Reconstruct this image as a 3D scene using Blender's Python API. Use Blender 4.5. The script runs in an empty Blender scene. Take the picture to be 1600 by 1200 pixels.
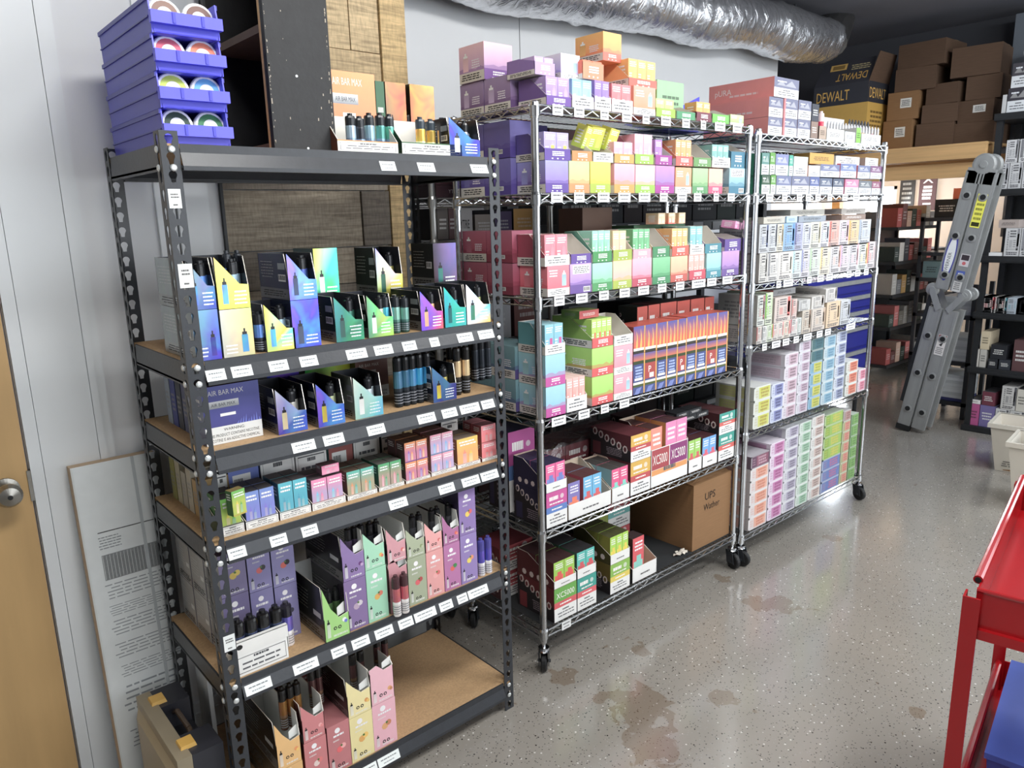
import bpy, math, random
from mathutils import Vector, Matrix
random.seed(7)
PI = math.pi
S = bpy.context.scene
COL = S.collection

# ------------------------------------------------------------------ camera, world, lights, exposure
cam_data = bpy.data.cameras.new('camera')
cam = bpy.data.objects.new('camera', cam_data); COL.objects.link(cam)
cam_data.sensor_fit = 'HORIZONTAL'; cam_data.sensor_width = 36.0
cam_data.lens = 1167.77 / 1600 * 36.0
cam_data.clip_start = 0.02; cam_data.clip_end = 60
_yaw, _pitch, _roll = 0.7123, 0.2164, -0.0254
_f = Vector((math.sin(_yaw)*math.cos(_pitch), math.cos(_yaw)*math.cos(_pitch), -math.sin(_pitch)))
_r = Vector((math.cos(_yaw), -math.sin(_yaw), 0)); _u = _r.cross(_f)
_r2 = _r*math.cos(_roll) + _u*math.sin(_roll); _u2 = _u*math.cos(_roll) - _r*math.sin(_roll)
cam.matrix_world = Matrix(((_r2.x, _u2.x, -_f.x, -0.5229), (_r2.y, _u2.y, -_f.y, -1.7116), (_r2.z, _u2.z, -_f.z, 1.6134), (0, 0, 0, 1)))
S.camera = cam

world = bpy.data.worlds.new('world'); S.world = world; world.use_nodes = True
world.node_tree.nodes['Background'].inputs[0].default_value = (0.82, 0.88, 1.0, 1)
world.node_tree.nodes['Background'].inputs[1].default_value = 0.55

def area_light(name, loc, target, sx, sy, power, color):
    l = bpy.data.lights.new(name, 'AREA'); l.shape = 'RECTANGLE'; l.size = sx; l.size_y = sy
    l.energy = power; l.color = color
    o = bpy.data.objects.new(name, l); COL.objects.link(o)
    o.location = loc; o.rotation_euler = (Vector(target) - Vector(loc)).to_track_quat('-Z', 'Y').to_euler()
    return o
# daylight through the shop front behind the photographer, fluorescent tubes over the aisle
area_light('shopfront_daylight', (3.4, -4.4, 1.8), (3.2, 0.0, 0.5), 6.4, 2.2, 165, (0.90, 0.95, 1.0))
area_light('side_door_daylight', (9.0, -2.6, 1.5), (4.0, -1.2, 0.3), 2.0, 2.4, 120, (0.86, 0.93, 1.0))
area_light('tube_light_near', (0.2, -1.25, 2.92), (0.0, -0.6, 0), 1.3, 0.35, 46, (0.99, 0.98, 0.96))
area_light('tube_light_middle', (2.3, -1.75, 2.92), (2.2, 0.3, 1.0), 1.4, 0.5, 74, (1.0, 0.99, 0.97))
area_light('tube_light_far', (4.3, -1.3, 2.92), (4.7, -0.9, 0), 1.3, 0.35, 52, (0.88, 0.95, 1.0))
area_light('far_window_daylight', (9.05, 2.62, 1.45), (5.0, 0.4, 0.1), 0.7, 1.1, 190, (0.86, 0.93, 1.0))
area_light('tube_light_back_room', (7.3, 1.9, 2.85), (7.3, 1.9, 0), 1.4, 0.6, 110, (0.88, 0.94, 1.0))
VS = S.view_settings
VS.view_transform = 'Standard'; VS.look = 'None'; VS.gamma = 1.0; VS.use_curve_mapping = False
VS.exposure = -0.12
S.cycles.max_bounces = 6; S.cycles.diffuse_bounces = 3; S.cycles.glossy_bounces = 3
S.cycles.transmission_bounces = 4; S.cycles.caustics_reflective = False; S.cycles.caustics_refractive = False
S.cycles.sample_clamp_indirect = 6.0

# ------------------------------------------------------------------ colours and materials
def lin(h):
    if not isinstance(h, str): return tuple(h)[:3]
    h = h.lstrip('#'); out = []
    if len(h) == 3: h = h[0]*2+h[1]*2+h[2]*2
    for i in (0, 2, 4):
        c = int(h[i:i+2], 16) / 255
        out.append(c/12.92 if c <= 0.04045 else ((c+0.055)/1.055)**2.4)
    return tuple(out)
def mixc(a, b, t):
    a, b = lin(a), lin(b); return tuple(x+(y-x)*t for x, y in zip(a, b))
def shade(a, k): return tuple(min(1, x*k) for x in lin(a))

MATS = {}
def _new(name):
    m = bpy.data.materials.new(name); m.use_nodes = True; MATS[name] = m
    return m, m.node_tree.nodes, m.node_tree.links, m.node_tree.nodes['Principled BSDF']
def _noise(n, l, scale, detail=3, coord='Object'):
    tc = n.new('ShaderNodeTexCoord'); t = n.new('ShaderNodeTexNoise')
    t.inputs['Scale'].default_value = scale; t.inputs['Detail'].default_value = detail
    l.new(tc.outputs[coord], t.inputs['Vector']); return t
def _ramp(n, l, fac, stops):
    r = n.new('ShaderNodeValToRGB'); e = r.color_ramp.elements
    while len(e) < len(stops): e.new(0.5)
    for el, (p, c) in zip(e, stops):
        el.position = p; c = lin(c); el.color = (*c, 1)
    l.new(fac, r.inputs[0]); return r
def _bump(n, l, fac, strength, dist, b):
    u = n.new('ShaderNodeBump'); u.inputs['Strength'].default_value = strength; u.inputs['Distance'].default_value = dist
    l.new(fac, u.inputs['Height']); l.new(u.outputs[0], b.inputs['Normal'])
def printed(name, rough, metal=0.0, vary=0.06, bump=0.0, bscale=60, spec=0.4):
    """colour comes from the mesh's own printed colour attribute; noise gives slight wear"""
    m, n, l, b = _new(name)
    a = n.new('ShaderNodeVertexColor'); a.layer_name = 'Col'
    t = _noise(n, l, 25)
    mr = n.new('ShaderNodeMapRange'); mr.inputs['To Min'].default_value = 1 - vary; mr.inputs['To Max'].default_value = 1 + vary
    l.new(t.outputs['Fac'], mr.inputs['Value'])
    mx = n.new('ShaderNodeVectorMath'); mx.operation = 'SCALE'
    l.new(a.outputs['Color'], mx.inputs[0]); l.new(mr.outputs[0], mx.inputs['Scale'])
    hs = n.new('ShaderNodeHueSaturation'); hs.inputs['Saturation'].default_value = 0.86; hs.inputs['Value'].default_value = 1.08
    l.new(mx.outputs[0], hs.inputs['Color']); l.new(hs.outputs[0], b.inputs['Base Color'])
    b.inputs['Roughness'].default_value = rough; b.inputs['Metallic'].default_value = metal
    b.inputs['Specular IOR Level'].default_value = spec
    if bump:
        t2 = _noise(n, l, bscale); _bump(n, l, t2.outputs['Fac'], bump, 0.004, b)
    return m
printed('card', 0.55)
printed('gloss', 0.25, spec=0.5)
m_ = printed('foil', 0.26, metal=0.45, vary=0.12, spec=0.6)
def foil_shimmer(m):
    """diffraction foil: the print drifts in hue across the sheet"""
    n, l = m.node_tree.nodes, m.node_tree.links
    hs = [x for x in n if x.type == 'HUE_SAT'][0]; t = _noise(n, l, 9, 2); t.inputs['Distortion'].default_value = 1.5
    mr = n.new('ShaderNodeMapRange'); mr.inputs['From Min'].default_value = .3; mr.inputs['From Max'].default_value = .7; mr.inputs['To Min'].default_value = .45; mr.inputs['To Max'].default_value = .55
    l.new(t.outputs['Fac'], mr.inputs['Value']); l.new(mr.outputs[0], hs.inputs['Hue']); hs.inputs['Saturation'].default_value = .95; hs.inputs['Value'].default_value = 1.2
foil_shimmer(m_)
printed('plastic', 0.38)
printed('matte', 0.85)
printed('wrap', 0.12, bump=0.9, bscale=22, spec=0.7)
printed('paint', 0.30, vary=0.04, spec=0.5)
printed('wood', 0.6, vary=0.2)

def simple(name, col, rough, metal=0.0, scale=20, vary=0.15, bump=0.0, bscale=None, stretch=None, spec=0.5):
    m, n, l, b = _new(name)
    t = _noise(n, l, scale, 5)
    if stretch:
        mp = n.new('ShaderNodeMapping'); mp.inputs['Scale'].default_value = stretch
        l.new(t.inputs['Vector'].links[0].from_socket, mp.inputs['Vector']); l.new(mp.outputs[0], t.inputs['Vector'])
    r = _ramp(n, l, t.outputs['Fac'], [(0.25, shade(col, 1-vary)), (0.75, shade(col, 1+vary))])
    l.new(r.outputs[0], b.inputs['Base Color'])
    b.inputs['Roughness'].default_value = rough; b.inputs['Metallic'].default_value = metal
    b.inputs['Specular IOR Level'].default_value = spec
    if bump:
        t2 = _noise(n, l, bscale or scale*3, 4); _bump(n, l, t2.outputs['Fac'], bump, 0.003, b)
    return m
simple('chrome', '#c9cbcd', 0.16, 1.0, vary=0.05)
simple('chrome_dull', '#a9a9a6', 0.34, 1.0, vary=0.1)
simple('blackmetal', '#313439', 0.36, 0.0, scale=40, vary=0.12, bump=0.12)
simple('blackplastic', '#202225', 0.5, 0.0, scale=30, vary=0.15)
simple('rubber', '#17181a', 0.6)
simple('zinc', '#d8dcdc', 0.35, 0.6, vary=0.08)
simple('particleboard', '#b89872', 0.75, scale=160, vary=0.16, bump=0.2, bscale=300)
simple('carton', '#8d6a48', 0.8, scale=12, vary=0.07, stretch=(1, 1, 12))
simple('carton_shaded', '#5c4636', 0.85, scale=12, vary=0.1, stretch=(1, 1, 9))  # carton brown darkened to hold the dim light above the loft
simple('wallpaint', '#e4e6e8', 0.6, scale=3, vary=0.03, bump=0.08, bscale=90)
simple('wallbeige', '#b9ab9c', 0.7, scale=3, vary=0.04, bump=0.08, bscale=90)
simple('trimpaint', '#e4e8ea', 0.38, scale=4, vary=0.03)
simple('ceilingpaint', '#74757d', 0.8, scale=2, vary=0.06)
simple('shadepaint', '#46474d', 0.8, scale=2, vary=0.1)  # dark tone stands in for the dimness above the loft
simple('doorwood', '#c7a472', 0.42, scale=2.2, vary=0.12, stretch=(6, 6, 0.7))
simple('lumber', '#d3aa76', 0.65, scale=3, vary=0.14, stretch=(14, 0.8, 14))
simple('blackwood', '#1d1e20', 0.6, scale=30, vary=0.3, bump=0.3, bscale=60)
simple('darkinterior', '#6e5847', 0.7, scale=8, vary=0.2)
simple('nickel', '#9a9790', 0.3, 1.0)
simple('aluminium', '#9fa1a1', 0.45, 0.35, scale=8, vary=0.08, stretch=(4, 4, 0.3))
simple('redpaint', '#a5171d', 0.24, scale=6, vary=0.06, spec=0.6)
simple('toolblue', '#2b2f86', 0.32, scale=5, vary=0.06)
simple('totewhite', '#cfc9bd', 0.5, scale=5, vary=0.05)

def pane_material():
    m, n, l, b = _new('daylightpane'); b.inputs['Emission Color'].default_value = (.88, .94, 1, 1); b.inputs['Emission Strength'].default_value = 9
pane_material()
def plank_material():
    m, n, l, b = _new('plankwood')
    a = n.new('ShaderNodeVertexColor'); a.layer_name = 'Col'
    t = _noise(n, l, 5, 8); t.inputs['Distortion'].default_value = 1.6
    mp = n.new('ShaderNodeMapping'); mp.inputs['Scale'].default_value = (1.0, 8, 14)
    l.new(t.inputs['Vector'].links[0].from_socket, mp.inputs['Vector']); l.new(mp.outputs[0], t.inputs['Vector'])
    t2 = _noise(n, l, 120, 2)
    mp2 = n.new('ShaderNodeMapping'); mp2.inputs['Scale'].default_value = (1.2, 1, 0.25)
    l.new(t2.inputs['Vector'].links[0].from_socket, mp2.inputs['Vector']); l.new(mp2.outputs[0], t2.inputs['Vector'])
    r = _ramp(n, l, t.outputs['Fac'], [(0.2, (0.35, 0.32, 0.3)), (0.5, (0.9, 0.88, 0.85)), (0.8, (1.25, 1.22, 1.2))])
    r2 = _ramp(n, l, t2.outputs['Fac'], [(0.35, (0.75, 0.75, 0.75)), (0.6, (1.05, 1.05, 1.05))])
    x = n.new('ShaderNodeMix'); x.data_type = 'RGBA'; x.blend_type = 'MULTIPLY'; x.inputs[0].default_value = 0.9
    l.new(a.outputs['Color'], x.inputs[6]); l.new(r.outputs[0], x.inputs[7])
    y = n.new('ShaderNodeMix'); y.data_type = 'RGBA'; y.blend_type = 'MULTIPLY'; y.inputs[0].default_value = 0.7
    l.new(x.outputs[2], y.inputs[6]); l.new(r2.outputs[0], y.inputs[7])
    l.new(y.outputs[2], b.inputs['Base Color']); b.inputs['Roughness'].default_value = 0.7
    _bump(n, l, t2.outputs['Fac'], 0.4, 0.003, b)
plank_material()

def floor_material():
    m, n, l, b = _new('epoxyfloor')
    tc = n.new('ShaderNodeTexCoord')
    big = _noise(n, l, 0.9, 4)
    base = _ramp(n, l, big.outputs['Fac'], [(0.3, '#938e86'), (0.7, '#a09b93')])
    cur = base.outputs[0]
    def layer(mask, col):
        nonlocal cur
        x = n.new('ShaderNodeMix'); x.data_type = 'RGBA'
        l.new(mask, x.inputs[0]); l.new(cur, x.inputs[6])
        if isinstance(col, str): x.inputs[7].default_value = (*lin(col), 1)
        else: l.new(col, x.inputs[7])
        cur = x.outputs[2]
    def flakes(scale, thr, dens, col):
        v = n.new('ShaderNodeTexVoronoi'); v.inputs['Scale'].default_value = scale; l.new(tc.outputs['Object'], v.inputs['Vector'])
        c = n.new('ShaderNodeMath'); c.operation = 'LESS_THAN'; c.inputs[1].default_value = thr; l.new(v.outputs['Distance'], c.inputs[0])
        sep = n.new('ShaderNodeSeparateColor'); l.new(v.outputs['Color'], sep.inputs[0])
        d = n.new('ShaderNodeMath'); d.operation = 'LESS_THAN'; d.inputs[1].default_value = dens; l.new(sep.outputs[0], d.inputs[0])
        mu = n.new('ShaderNodeMath'); mu.operation = 'MULTIPLY'; l.new(c.outputs[0], mu.inputs[0]); l.new(d.outputs[0], mu.inputs[1])
        layer(mu.outputs[0], col)
    flakes(120, 0.26, 0.40, '#5f5c59'); flakes(110, 0.26, 0.22, '#a5a19c'); flakes(62, 0.19, 0.20, '#e2dfda'); flakes(66, 0.19, 0.20, '#3c3835')
    st = _noise(n, l, 13.0, 5); st.inputs['Distortion'].default_value = 0.8
    cur_d = None
    for x, y, r in ((1.25, -.30, .11), (1.12, -.45, .10), (1.17, -.17, .035), (1.22, -.26, .04), (1.48, -.46, .05), (2.18, -.25, .07), (2.14, -.18, .05), (2.22, .03, .04), (1.87, -.93, .03), (1.5, -.07, .04), (1.17, .01, .05), (3.0, -.1, .05)):
        dn = n.new('ShaderNodeVectorMath'); dn.operation = 'DISTANCE'; l.new(tc.outputs['Object'], dn.inputs[0]); dn.inputs[1].default_value = (x, y, 0)
        mr = n.new('ShaderNodeMapRange'); mr.inputs['From Min'].default_value = r*1.5; mr.inputs['From Max'].default_value = r*.3; l.new(dn.outputs['Value'], mr.inputs['Value'])
        if cur_d is None: cur_d = mr.outputs[0]
        else:
            q = n.new('ShaderNodeMath'); q.operation = 'MAXIMUM'; l.new(cur_d, q.inputs[0]); l.new(mr.outputs[0], q.inputs[1]); cur_d = q.outputs[0]
    s9 = n.new('ShaderNodeMath'); s9.operation = 'MULTIPLY_ADD'; s9.inputs[1].default_value = 2.2; s9.inputs[2].default_value = -0.6; l.new(st.outputs['Fac'], s9.inputs[0])
    ad = n.new('ShaderNodeMath'); ad.operation = 'ADD'; l.new(cur_d, ad.inputs[0]); l.new(s9.outputs[0], ad.inputs[1])
    s1 = _ramp(n, l, ad.outputs[0], [(0.98, (0, 0, 0)), (1.12, (.7, .7, .7))]); mu = s1
    s1.color_ramp.elements[0].position = .92; s1.color_ramp.elements[1].position = 1.0; s1.color_ramp.elements[1].color = (.5, .5, .5, 1)
    layer(mu.outputs[0], '#735c44')
    l.new(cur, b.inputs['Base Color'])
    rr = _noise(n, l, 3.0, 5)
    r = _ramp(n, l, rr.outputs['Fac'], [(0.3, (0.12, 0.12, 0.12)), (0.7, (0.24, 0.24, 0.24))])
    l.new(r.outputs[0], b.inputs['Roughness']); b.inputs['Specular IOR Level'].default_value = 0.6; b.inputs['Coat Weight'].default_value = 0.7; b.inputs['Coat Roughness'].default_value = 0.14
    b2 = _noise(n, l, 14, 3); _bump(n, l, b2.outputs['Fac'], 0.06, 0.01, b)
floor_material()
def duct_material():
    m, n, l, b = _new('ductfoil')
    b.inputs['Base Color'].default_value = (0.80, 0.81, 0.84, 1); b.inputs['Metallic'].default_value = 0.9; b.inputs['Roughness'].default_value = 0.26
    t = _noise(n, l, 7, 6); t.inputs['Distortion'].default_value = 2.2
    mp = n.new('ShaderNodeMapping'); mp.inputs['Scale'].default_value = (1.6, 1, 1)
    l.new(t.inputs['Vector'].links[0].from_socket, mp.inputs['Vector']); l.new(mp.outputs[0], t.inputs['Vector'])
    _bump(n, l, t.outputs['Fac'], 0.7, 0.02, b)
duct_material()
def glass_material():
    m, n, l, b = _new('clearplastic')
    b.inputs['Base Color'].default_value = (0.92, 0.94, 0.96, 1); b.inputs['Roughness'].default_value = 0.08
    b.inputs['Transmission Weight'].default_value = 0.9; b.inputs['IOR'].default_value = 1.2
    t = _noise(n, l, 14, 3); _bump(n, l, t.outputs['Fac'], 0.25, 0.003, b)
glass_material()

# ------------------------------------------------------------------ mesh collector
X, Y, Z = Vector((1, 0, 0)), Vector((0, 1, 0)), Vector((0, 0, 1))
class MB:
    def __init__(s): s.v = []; s.f = []; s.c = []; s.mi = []; s.cur = 0; s.mats = None
    def poly(s, pts, col):
        i = len(s.v); s.v.extend([tuple(p) for p in pts]); n = len(pts)
        s.f.append(tuple(range(i, i+n))); s.mi.append(s.cur)
        if isinstance(col, list): s.c.extend([lin(c) for c in col])
        else: s.c.extend([lin(col)]*n)
    def box(s, x0, y0, z0, x1, y1, z1, col, **k):
        """k may give front back left right top bottom their own colour"""
        P = lambda a, b, c: (a, b, c)
        g = lambda w: k.get(w, col)
        s.poly([P(x0,y0,z0),P(x1,y0,z0),P(x1,y0,z1),P(x0,y0,z1)], g('front'))
        s.poly([P(x1,y1,z0),P(x0,y1,z0),P(x0,y1,z1),P(x1,y1,z1)], g('back'))
        s.poly([P(x0,y1,z0),P(x0,y0,z0),P(x0,y0,z1),P(x0,y1,z1)], g('left'))
        s.poly([P(x1,y0,z0),P(x1,y1,z0),P(x1,y1,z1),P(x1,y0,z1)], g('right'))
        s.poly([P(x0,y0,z1),P(x1,y0,z1),P(x1,y1,z1),P(x0,y1,z1)], g('top'))
        s.poly([P(x0,y1,z0),P(x1,y1,z0),P(x1,y0,z0),P(x0,y0,z0)], g('bottom'))
    def hexa(s, p, col):
        """p: four bottom then four top points, both counter-clockwise from above"""
        for q in ((3,2,1,0),(4,5,6,7),(0,1,5,4),(1,2,6,5),(2,3,7,6),(3,0,4,7)): s.poly([p[i] for i in q], col)
    def tube(s, a, b, r, col, n=8, r2=None, caps=True):
        a, b = Vector(a), Vector(b); d = (b-a).normalized(); r2 = r if r2 is None else r2
        e = d.orthogonal().normalized(); g = d.cross(e)
        A = [a+(e*math.cos(2*PI*i/n)+g*math.sin(2*PI*i/n))*r for i in range(n)]
        B = [b+(e*math.cos(2*PI*i/n)+g*math.sin(2*PI*i/n))*r2 for i in range(n)]
        for i in range(n): s.poly([A[i], A[(i+1)%n], B[(i+1)%n], B[i]], col)
        if caps: s.poly(A[::-1], col); s.poly(B, col)
    def lathe(s, c, prof, cols, n=16, axis=Z):
        """prof: (radius, height along axis); cols: one colour per band"""
        c = Vector(c); e = axis.orthogonal().normalized(); g = axis.cross(e)
        rings = [[c+axis*h+(e*math.cos(2*PI*i/n)+g*math.sin(2*PI*i/n))*r for i in range(n)] for r, h in prof]
        for k in range(len(prof)-1):
            col = cols[k] if isinstance(cols, list) else cols
            for i in range(n):
                q = [rings[k][i], rings[k][(i+1)%n], rings[k+1][(i+1)%n], rings[k+1][i]]
                if prof[k][0] < 1e-6: q = [q[0], q[2], q[3]]
                elif prof[k+1][0] < 1e-6: q = [q[0], q[1], q[2]]
                s.poly(q, col)
        if prof[0][0] > 1e-6: s.poly(rings[0][::-1], cols[0] if isinstance(cols, list) else cols)
        if prof[-1][0] > 1e-6: s.poly(rings[-1], cols[-1] if isinstance(cols, list) else cols)
    def sheet(s, O, U, V, pts, t, cout, cin=None, cedge=None):
        """flat panel of thickness t with outline pts in (u,v); outer side faces U x V"""
        O, U, V = Vector(O), Vector(U), Vector(V); N = U.cross(V)
        a = [O+U*u+V*v for u, v in pts]; b = [p-N*t for p in a]; n = len(a)
        s.poly(a, cout); s.poly(b[::-1], cin or cout)
        for i in range(n): s.poly([b[i], b[(i+1)%n], a[(i+1)%n], a[i]], cedge or cin or cout)
    def build(s, name, mat='card', parent=None, loc=(0, 0, 0), rz=0.0, smooth=False, rot=None):
        me = bpy.data.meshes.new(name); me.from_pydata(s.v, [], s.f)
        at = me.color_attributes.new('Col', 'FLOAT_COLOR', 'CORNER')
        at.data.foreach_set('color', [x for c in s.c for x in (c[0], c[1], c[2], 1.0)])
        for mn in (mat if isinstance(mat, (list, tuple)) else [mat]): me.materials.append(MATS[mn])
        me.polygons.foreach_set('material_index', s.mi)
        if smooth: me.polygons.foreach_set('use_smooth', [True]*len(s.f))
        o = bpy.data.objects.new(name, me); COL.objects.link(o)
        o.parent = parent; o.location = loc; o.rotation_euler = rot or (0, 0, rz)
        return o

_GLYPH = {}
def glyphs(txt):
    """outline of a word as flat triangles, cap height 1"""
    if txt not in _GLYPH:
        cu = bpy.data.curves.new('word', 'FONT'); cu.body = txt; cu.size = 1.0; cu.resolution_u = 2
        ob = bpy.data.objects.new('word', cu); COL.objects.link(ob)
        me = bpy.data.meshes.new_from_object(ob.evaluated_get(bpy.context.evaluated_depsgraph_get()))
        vs = [(v.co.x, v.co.y) for v in me.vertices]; ps = [tuple(p.vertices) for p in me.polygons]
        bpy.data.objects.remove(ob); bpy.data.curves.remove(cu); bpy.data.meshes.remove(me)
        x0 = min(v[0] for v in vs); x1 = max(v[0] for v in vs); hh = 0.70
        _GLYPH[txt] = ([((v[0]-x0)/hh, v[1]/hh) for v in vs], ps, (x1-x0)/hh)
    return _GLYPH[txt]

class Face:
    """a printable side of a box: U to the reader's right, V up; sizes in metres"""
    def __init__(s, mb, O, U, V, w, h):
        s.mb, s.O, s.U, s.V, s.w, s.h = mb, Vector(O), Vector(U), Vector(V), w, h; s.N = s.U.cross(s.V); s.k = 1
    def p(s, u, v, e): return s.O + s.U*(u*s.w) + s.V*(v*s.h) + s.N*(0.00025*e)
    def rect(s, u0, v0, u1, v1, col, col2=None, e=1):
        s.mb.poly([s.p(u0,v0,e), s.p(u1,v0,e), s.p(u1,v1,e), s.p(u0,v1,e)], col if col2 is None else [col, col, col2, col2])
    def poly(s, pts, col, e=1): s.mb.poly([s.p(u, v, e) for u, v in pts], col)
    def disc(s, u, v, r, col, e=1, n=10, asp=None):
        a = asp or s.w/s.h
        s.poly([(u+r*math.cos(2*PI*i/n), v+r*a*math.sin(2*PI*i/n)) for i in range(n)], col, e)
    def words(s, u0, v0, u1, v1, col, lines=2, e=2, fill=0.5, seed=0, ragged=True):
        """lines of unreadable small print as short bars"""
        rnd = random.Random(seed + int(u0*97) + lines*13); lh = (v1-v0)/lines
        for i in range(lines):
            vb = v1-(i+1)*lh + lh*(1-fill)/2; u = u0 + (rnd.random()*0.1*(u1-u0) if ragged else 0)
            end = u1 - (rnd.random()*0.15*(u1-u0) if ragged else 0)
            while u < end:
                wl = min((0.08+rnd.random()*0.16)*(u1-u0), end-u)
                s.rect(u, vb, u+wl, vb+lh*fill, col, e=e); u += wl + 0.03*(u1-u0)
    def text(s, txt, u, v, h, col, e=2, center=False, maxw=None, flip=False):
        """real lettering; u,v = lower left (or centre) in 0..1, h = cap height in metres"""
        vs, ps, w = glyphs(txt); k = h; kx = k
        if maxw and w*k > maxw*s.w: kx = maxw*s.w/w
        du = -w*kx/2 if center else 0
        base = s.O + s.U*(u*s.w) + s.V*(v*s.h) + s.N*(0.00025*e)
        sg = -1 if flip else 1
        P = [base + s.U*((du+x*kx)*sg) + s.V*(y*k*sg) for x, y in vs]
        i = len(s.mb.v); s.mb.v.extend([tuple(q) for q in P])
        for f in ps:
            s.mb.f.append(tuple(i+j for j in f)); s.mb.mi.append(s.mb.cur); s.mb.c.extend([lin(col)]*len(f))
    def barcode(s, u0, v0, u1, v1, e=2, seed=1):
        s.rect(u0, v0, u1, v1, '#e8e8e6', e=e); r = random.Random(seed); u = u0+0.06*(u1-u0)
        while u < u1-0.1*(u1-u0):
            w = (0.03+r.random()*0.05)*(u1-u0); s.rect(u, v0+0.2*(v1-v0), u+w, v1-0.12*(v1-v0), '#222222', e=e+1); u += w*1.9

ABBR = {'~n': ' near chrome rack', '~f': ' far chrome rack', '~b': ' black rack', '~s': ' shelf of', '~a': ' along', '~t': ' white upright carton with', '~d': ' display', '~c': ' carton', '~u': ' tube', '~i': ' small', '~p': ' flat pack,', '~o': ' column'}
def full(s):
    for k, v in ABBR.items(): s = s.replace(k, v)
    return ' '.join(s.split())
def tag(o, label, cat, group=None, kind=None):
    o['label'] = full(label); o['category'] = cat
    if group: o['group'] = full(group)
    if kind: o['kind'] = kind
    return o
def empty(name, loc=(0, 0, 0), rz=0.0):
    o = bpy.data.objects.new(name, None); COL.objects.link(o); o.location = loc; o.rotation_euler = (0, 0, rz)
    o.empty_display_size = 0.05
    return o
def struct(o): o['kind'] = 'structure'; return o
def faces(mb, x0, y0, z0, x1, y1, z1):
    """front, left, top and right printable sides of an axis-aligned box"""
    return (Face(mb, (x0, y0, z0), X, Z, x1-x0, z1-z0), Face(mb, (x0, y1, z0), -Y, Z, y1-y0, z1-z0),
            Face(mb, (x0, y0, z1), X, Y, x1-x0, y1-y0), Face(mb, (x1, y0, z0), Y, Z, y1-y0, z1-z0))

# ------------------------------------------------------------------ goods: one builder per kind of package
WHITE, INK, CREAM, KRAFT = '#e9e9e6', '#2b2b2d', '#e3ddd0', '#a98b6d'
def place(x, y, z, w, d): return (x+w/2, y+d/2, z)
def warn(F, v0, v1, seed=0, u0=0.0, u1=1.0, lines=3, col=WHITE, border=False):
    F.rect(u0, v0, u1, v1, col)
    if border:
        m = 0.04; 
        for a, b, c, d in ((u0+m, v0+.12*(v1-v0), u1-m, v0+.15*(v1-v0)), (u0+m, v1-.15*(v1-v0), u1-m, v1-.12*(v1-v0)), (u0+m, v0+.12*(v1-v0), u0+m+.008, v1-.12*(v1-v0)), (u1-m-.008, v0+.12*(v1-v0), u1-m, v1-.12*(v1-v0))): F.rect(a, b, c, d, '#55565a', e=2)
    c = (u0+u1)/2; q = (u1-u0); dv = v1-v0
    F.words(c-.14*q, v0+.70*dv, c+.14*q, v0+.84*dv, '#4c4d52', 1, fill=.7, seed=seed, ragged=False)
    F.words(u0+.1*q, v0+.2*dv, u1-.08*q, v0+.66*dv, '#5c5d62', lines-1, fill=.34, seed=seed+1)
def device(F, u, v, du, dv, body, cap=INK, e=2):
    F.rect(u, v, u+du, v+dv*.74, body, shade(body, .8), e)
    F.rect(u+du*.12, v+dv*.74, u+du*.88, v+dv*.86, cap, e=e); F.rect(u+du*.36, v+dv*.86, u+du*.64, v+dv, cap, e=e)

# every small retail box that stands inside a display or a tray
def small_box(w, d, h, c, seed, kind):
    m = MB(); x0, y0, x1, y1 = -w/2, -d/2, w/2, d/2
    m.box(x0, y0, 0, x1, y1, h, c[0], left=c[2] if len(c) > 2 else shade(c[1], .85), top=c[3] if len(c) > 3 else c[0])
    F, L, T, R = faces(m, x0, y0, 0, x1, y1, h); r = random.Random(seed)
    if kind == 'fruit':
        F.rect(0, 0, 1, 1, c[1], c[0]); F.poly([(0, .35), (.35, .6), (.5, .3), (.8, .62), (1, .4), (1, 0), (0, 0)], mixc(c[0], c[1], .5), 2)
        device(F, .26, .08, .18, .5, mixc(c[1], WHITE, .35), c[1], 3); device(F, .55, .08, .18, .44, mixc(c[0], WHITE, .3), c[0], 4)
        F.words(.1, .72, .9, .92, '#f4f4f4', 2, e=5, seed=seed); L.words(.15, .6, .8, .9, '#d8d8d8', 3, seed=seed)
        F.rect(0, 0, 1, .06, mixc(c[3], c[1], .5) if len(c) > 3 else INK, e=6)
    elif kind == 'stripe':
        F.rect(0, 0, 1, 1, c[1], c[0]); device(F, .55, .12, .3, .55, c[4] if len(c) > 4 else shade(c[0], 1.3), c[0])
        F.words(.1, .7, .9, .92, '#f2f2f2', 3, seed=seed); F.words(.08, .12, .4, .5, '#f0f0f0', 4, seed=seed+2)
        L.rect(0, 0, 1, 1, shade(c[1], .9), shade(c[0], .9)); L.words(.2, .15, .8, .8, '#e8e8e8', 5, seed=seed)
    elif kind == 'pack':
        F.rect(0, .45, 1, 1, c[0]); F.rect(.1, .08, .9, .45, c[1]); F.rect(.35, .05, .75, .58, c[4] if len(c) > 4 else c[1], e=2)
        F.words(.15, .68, .9, .92, '#f0eef0', 3, seed=seed); F.rect(.74, .06, .98, .22, INK, e=3)
    else:
        F.words(.12, .62, .88, .9, INK, 3, seed=seed); F.rect(.3, .12, .7, .5, c[1], e=1); L.words(.2, .3, .8, .8, INK, 4, seed=seed)
    return m
SB = {}
def put_small(x, y, z, w, d, h, c, label, group, kind='stripe', rz=0.0, rot=None, cat='box', name='small_box'):
    key = (round(w, 4), round(d, 4), round(h, 4), str(c), kind)
    if key not in SB:
        o = small_box(w, d, h, c, len(SB), kind).build(name, 'card'); SB[key] = o
    else:
        o = SB[key].copy(); COL.objects.link(o)
    o.location = (x, y, z); o.rotation_euler = rot or (0, 0, rz)
    return tag(o, label, cat, group)

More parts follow.
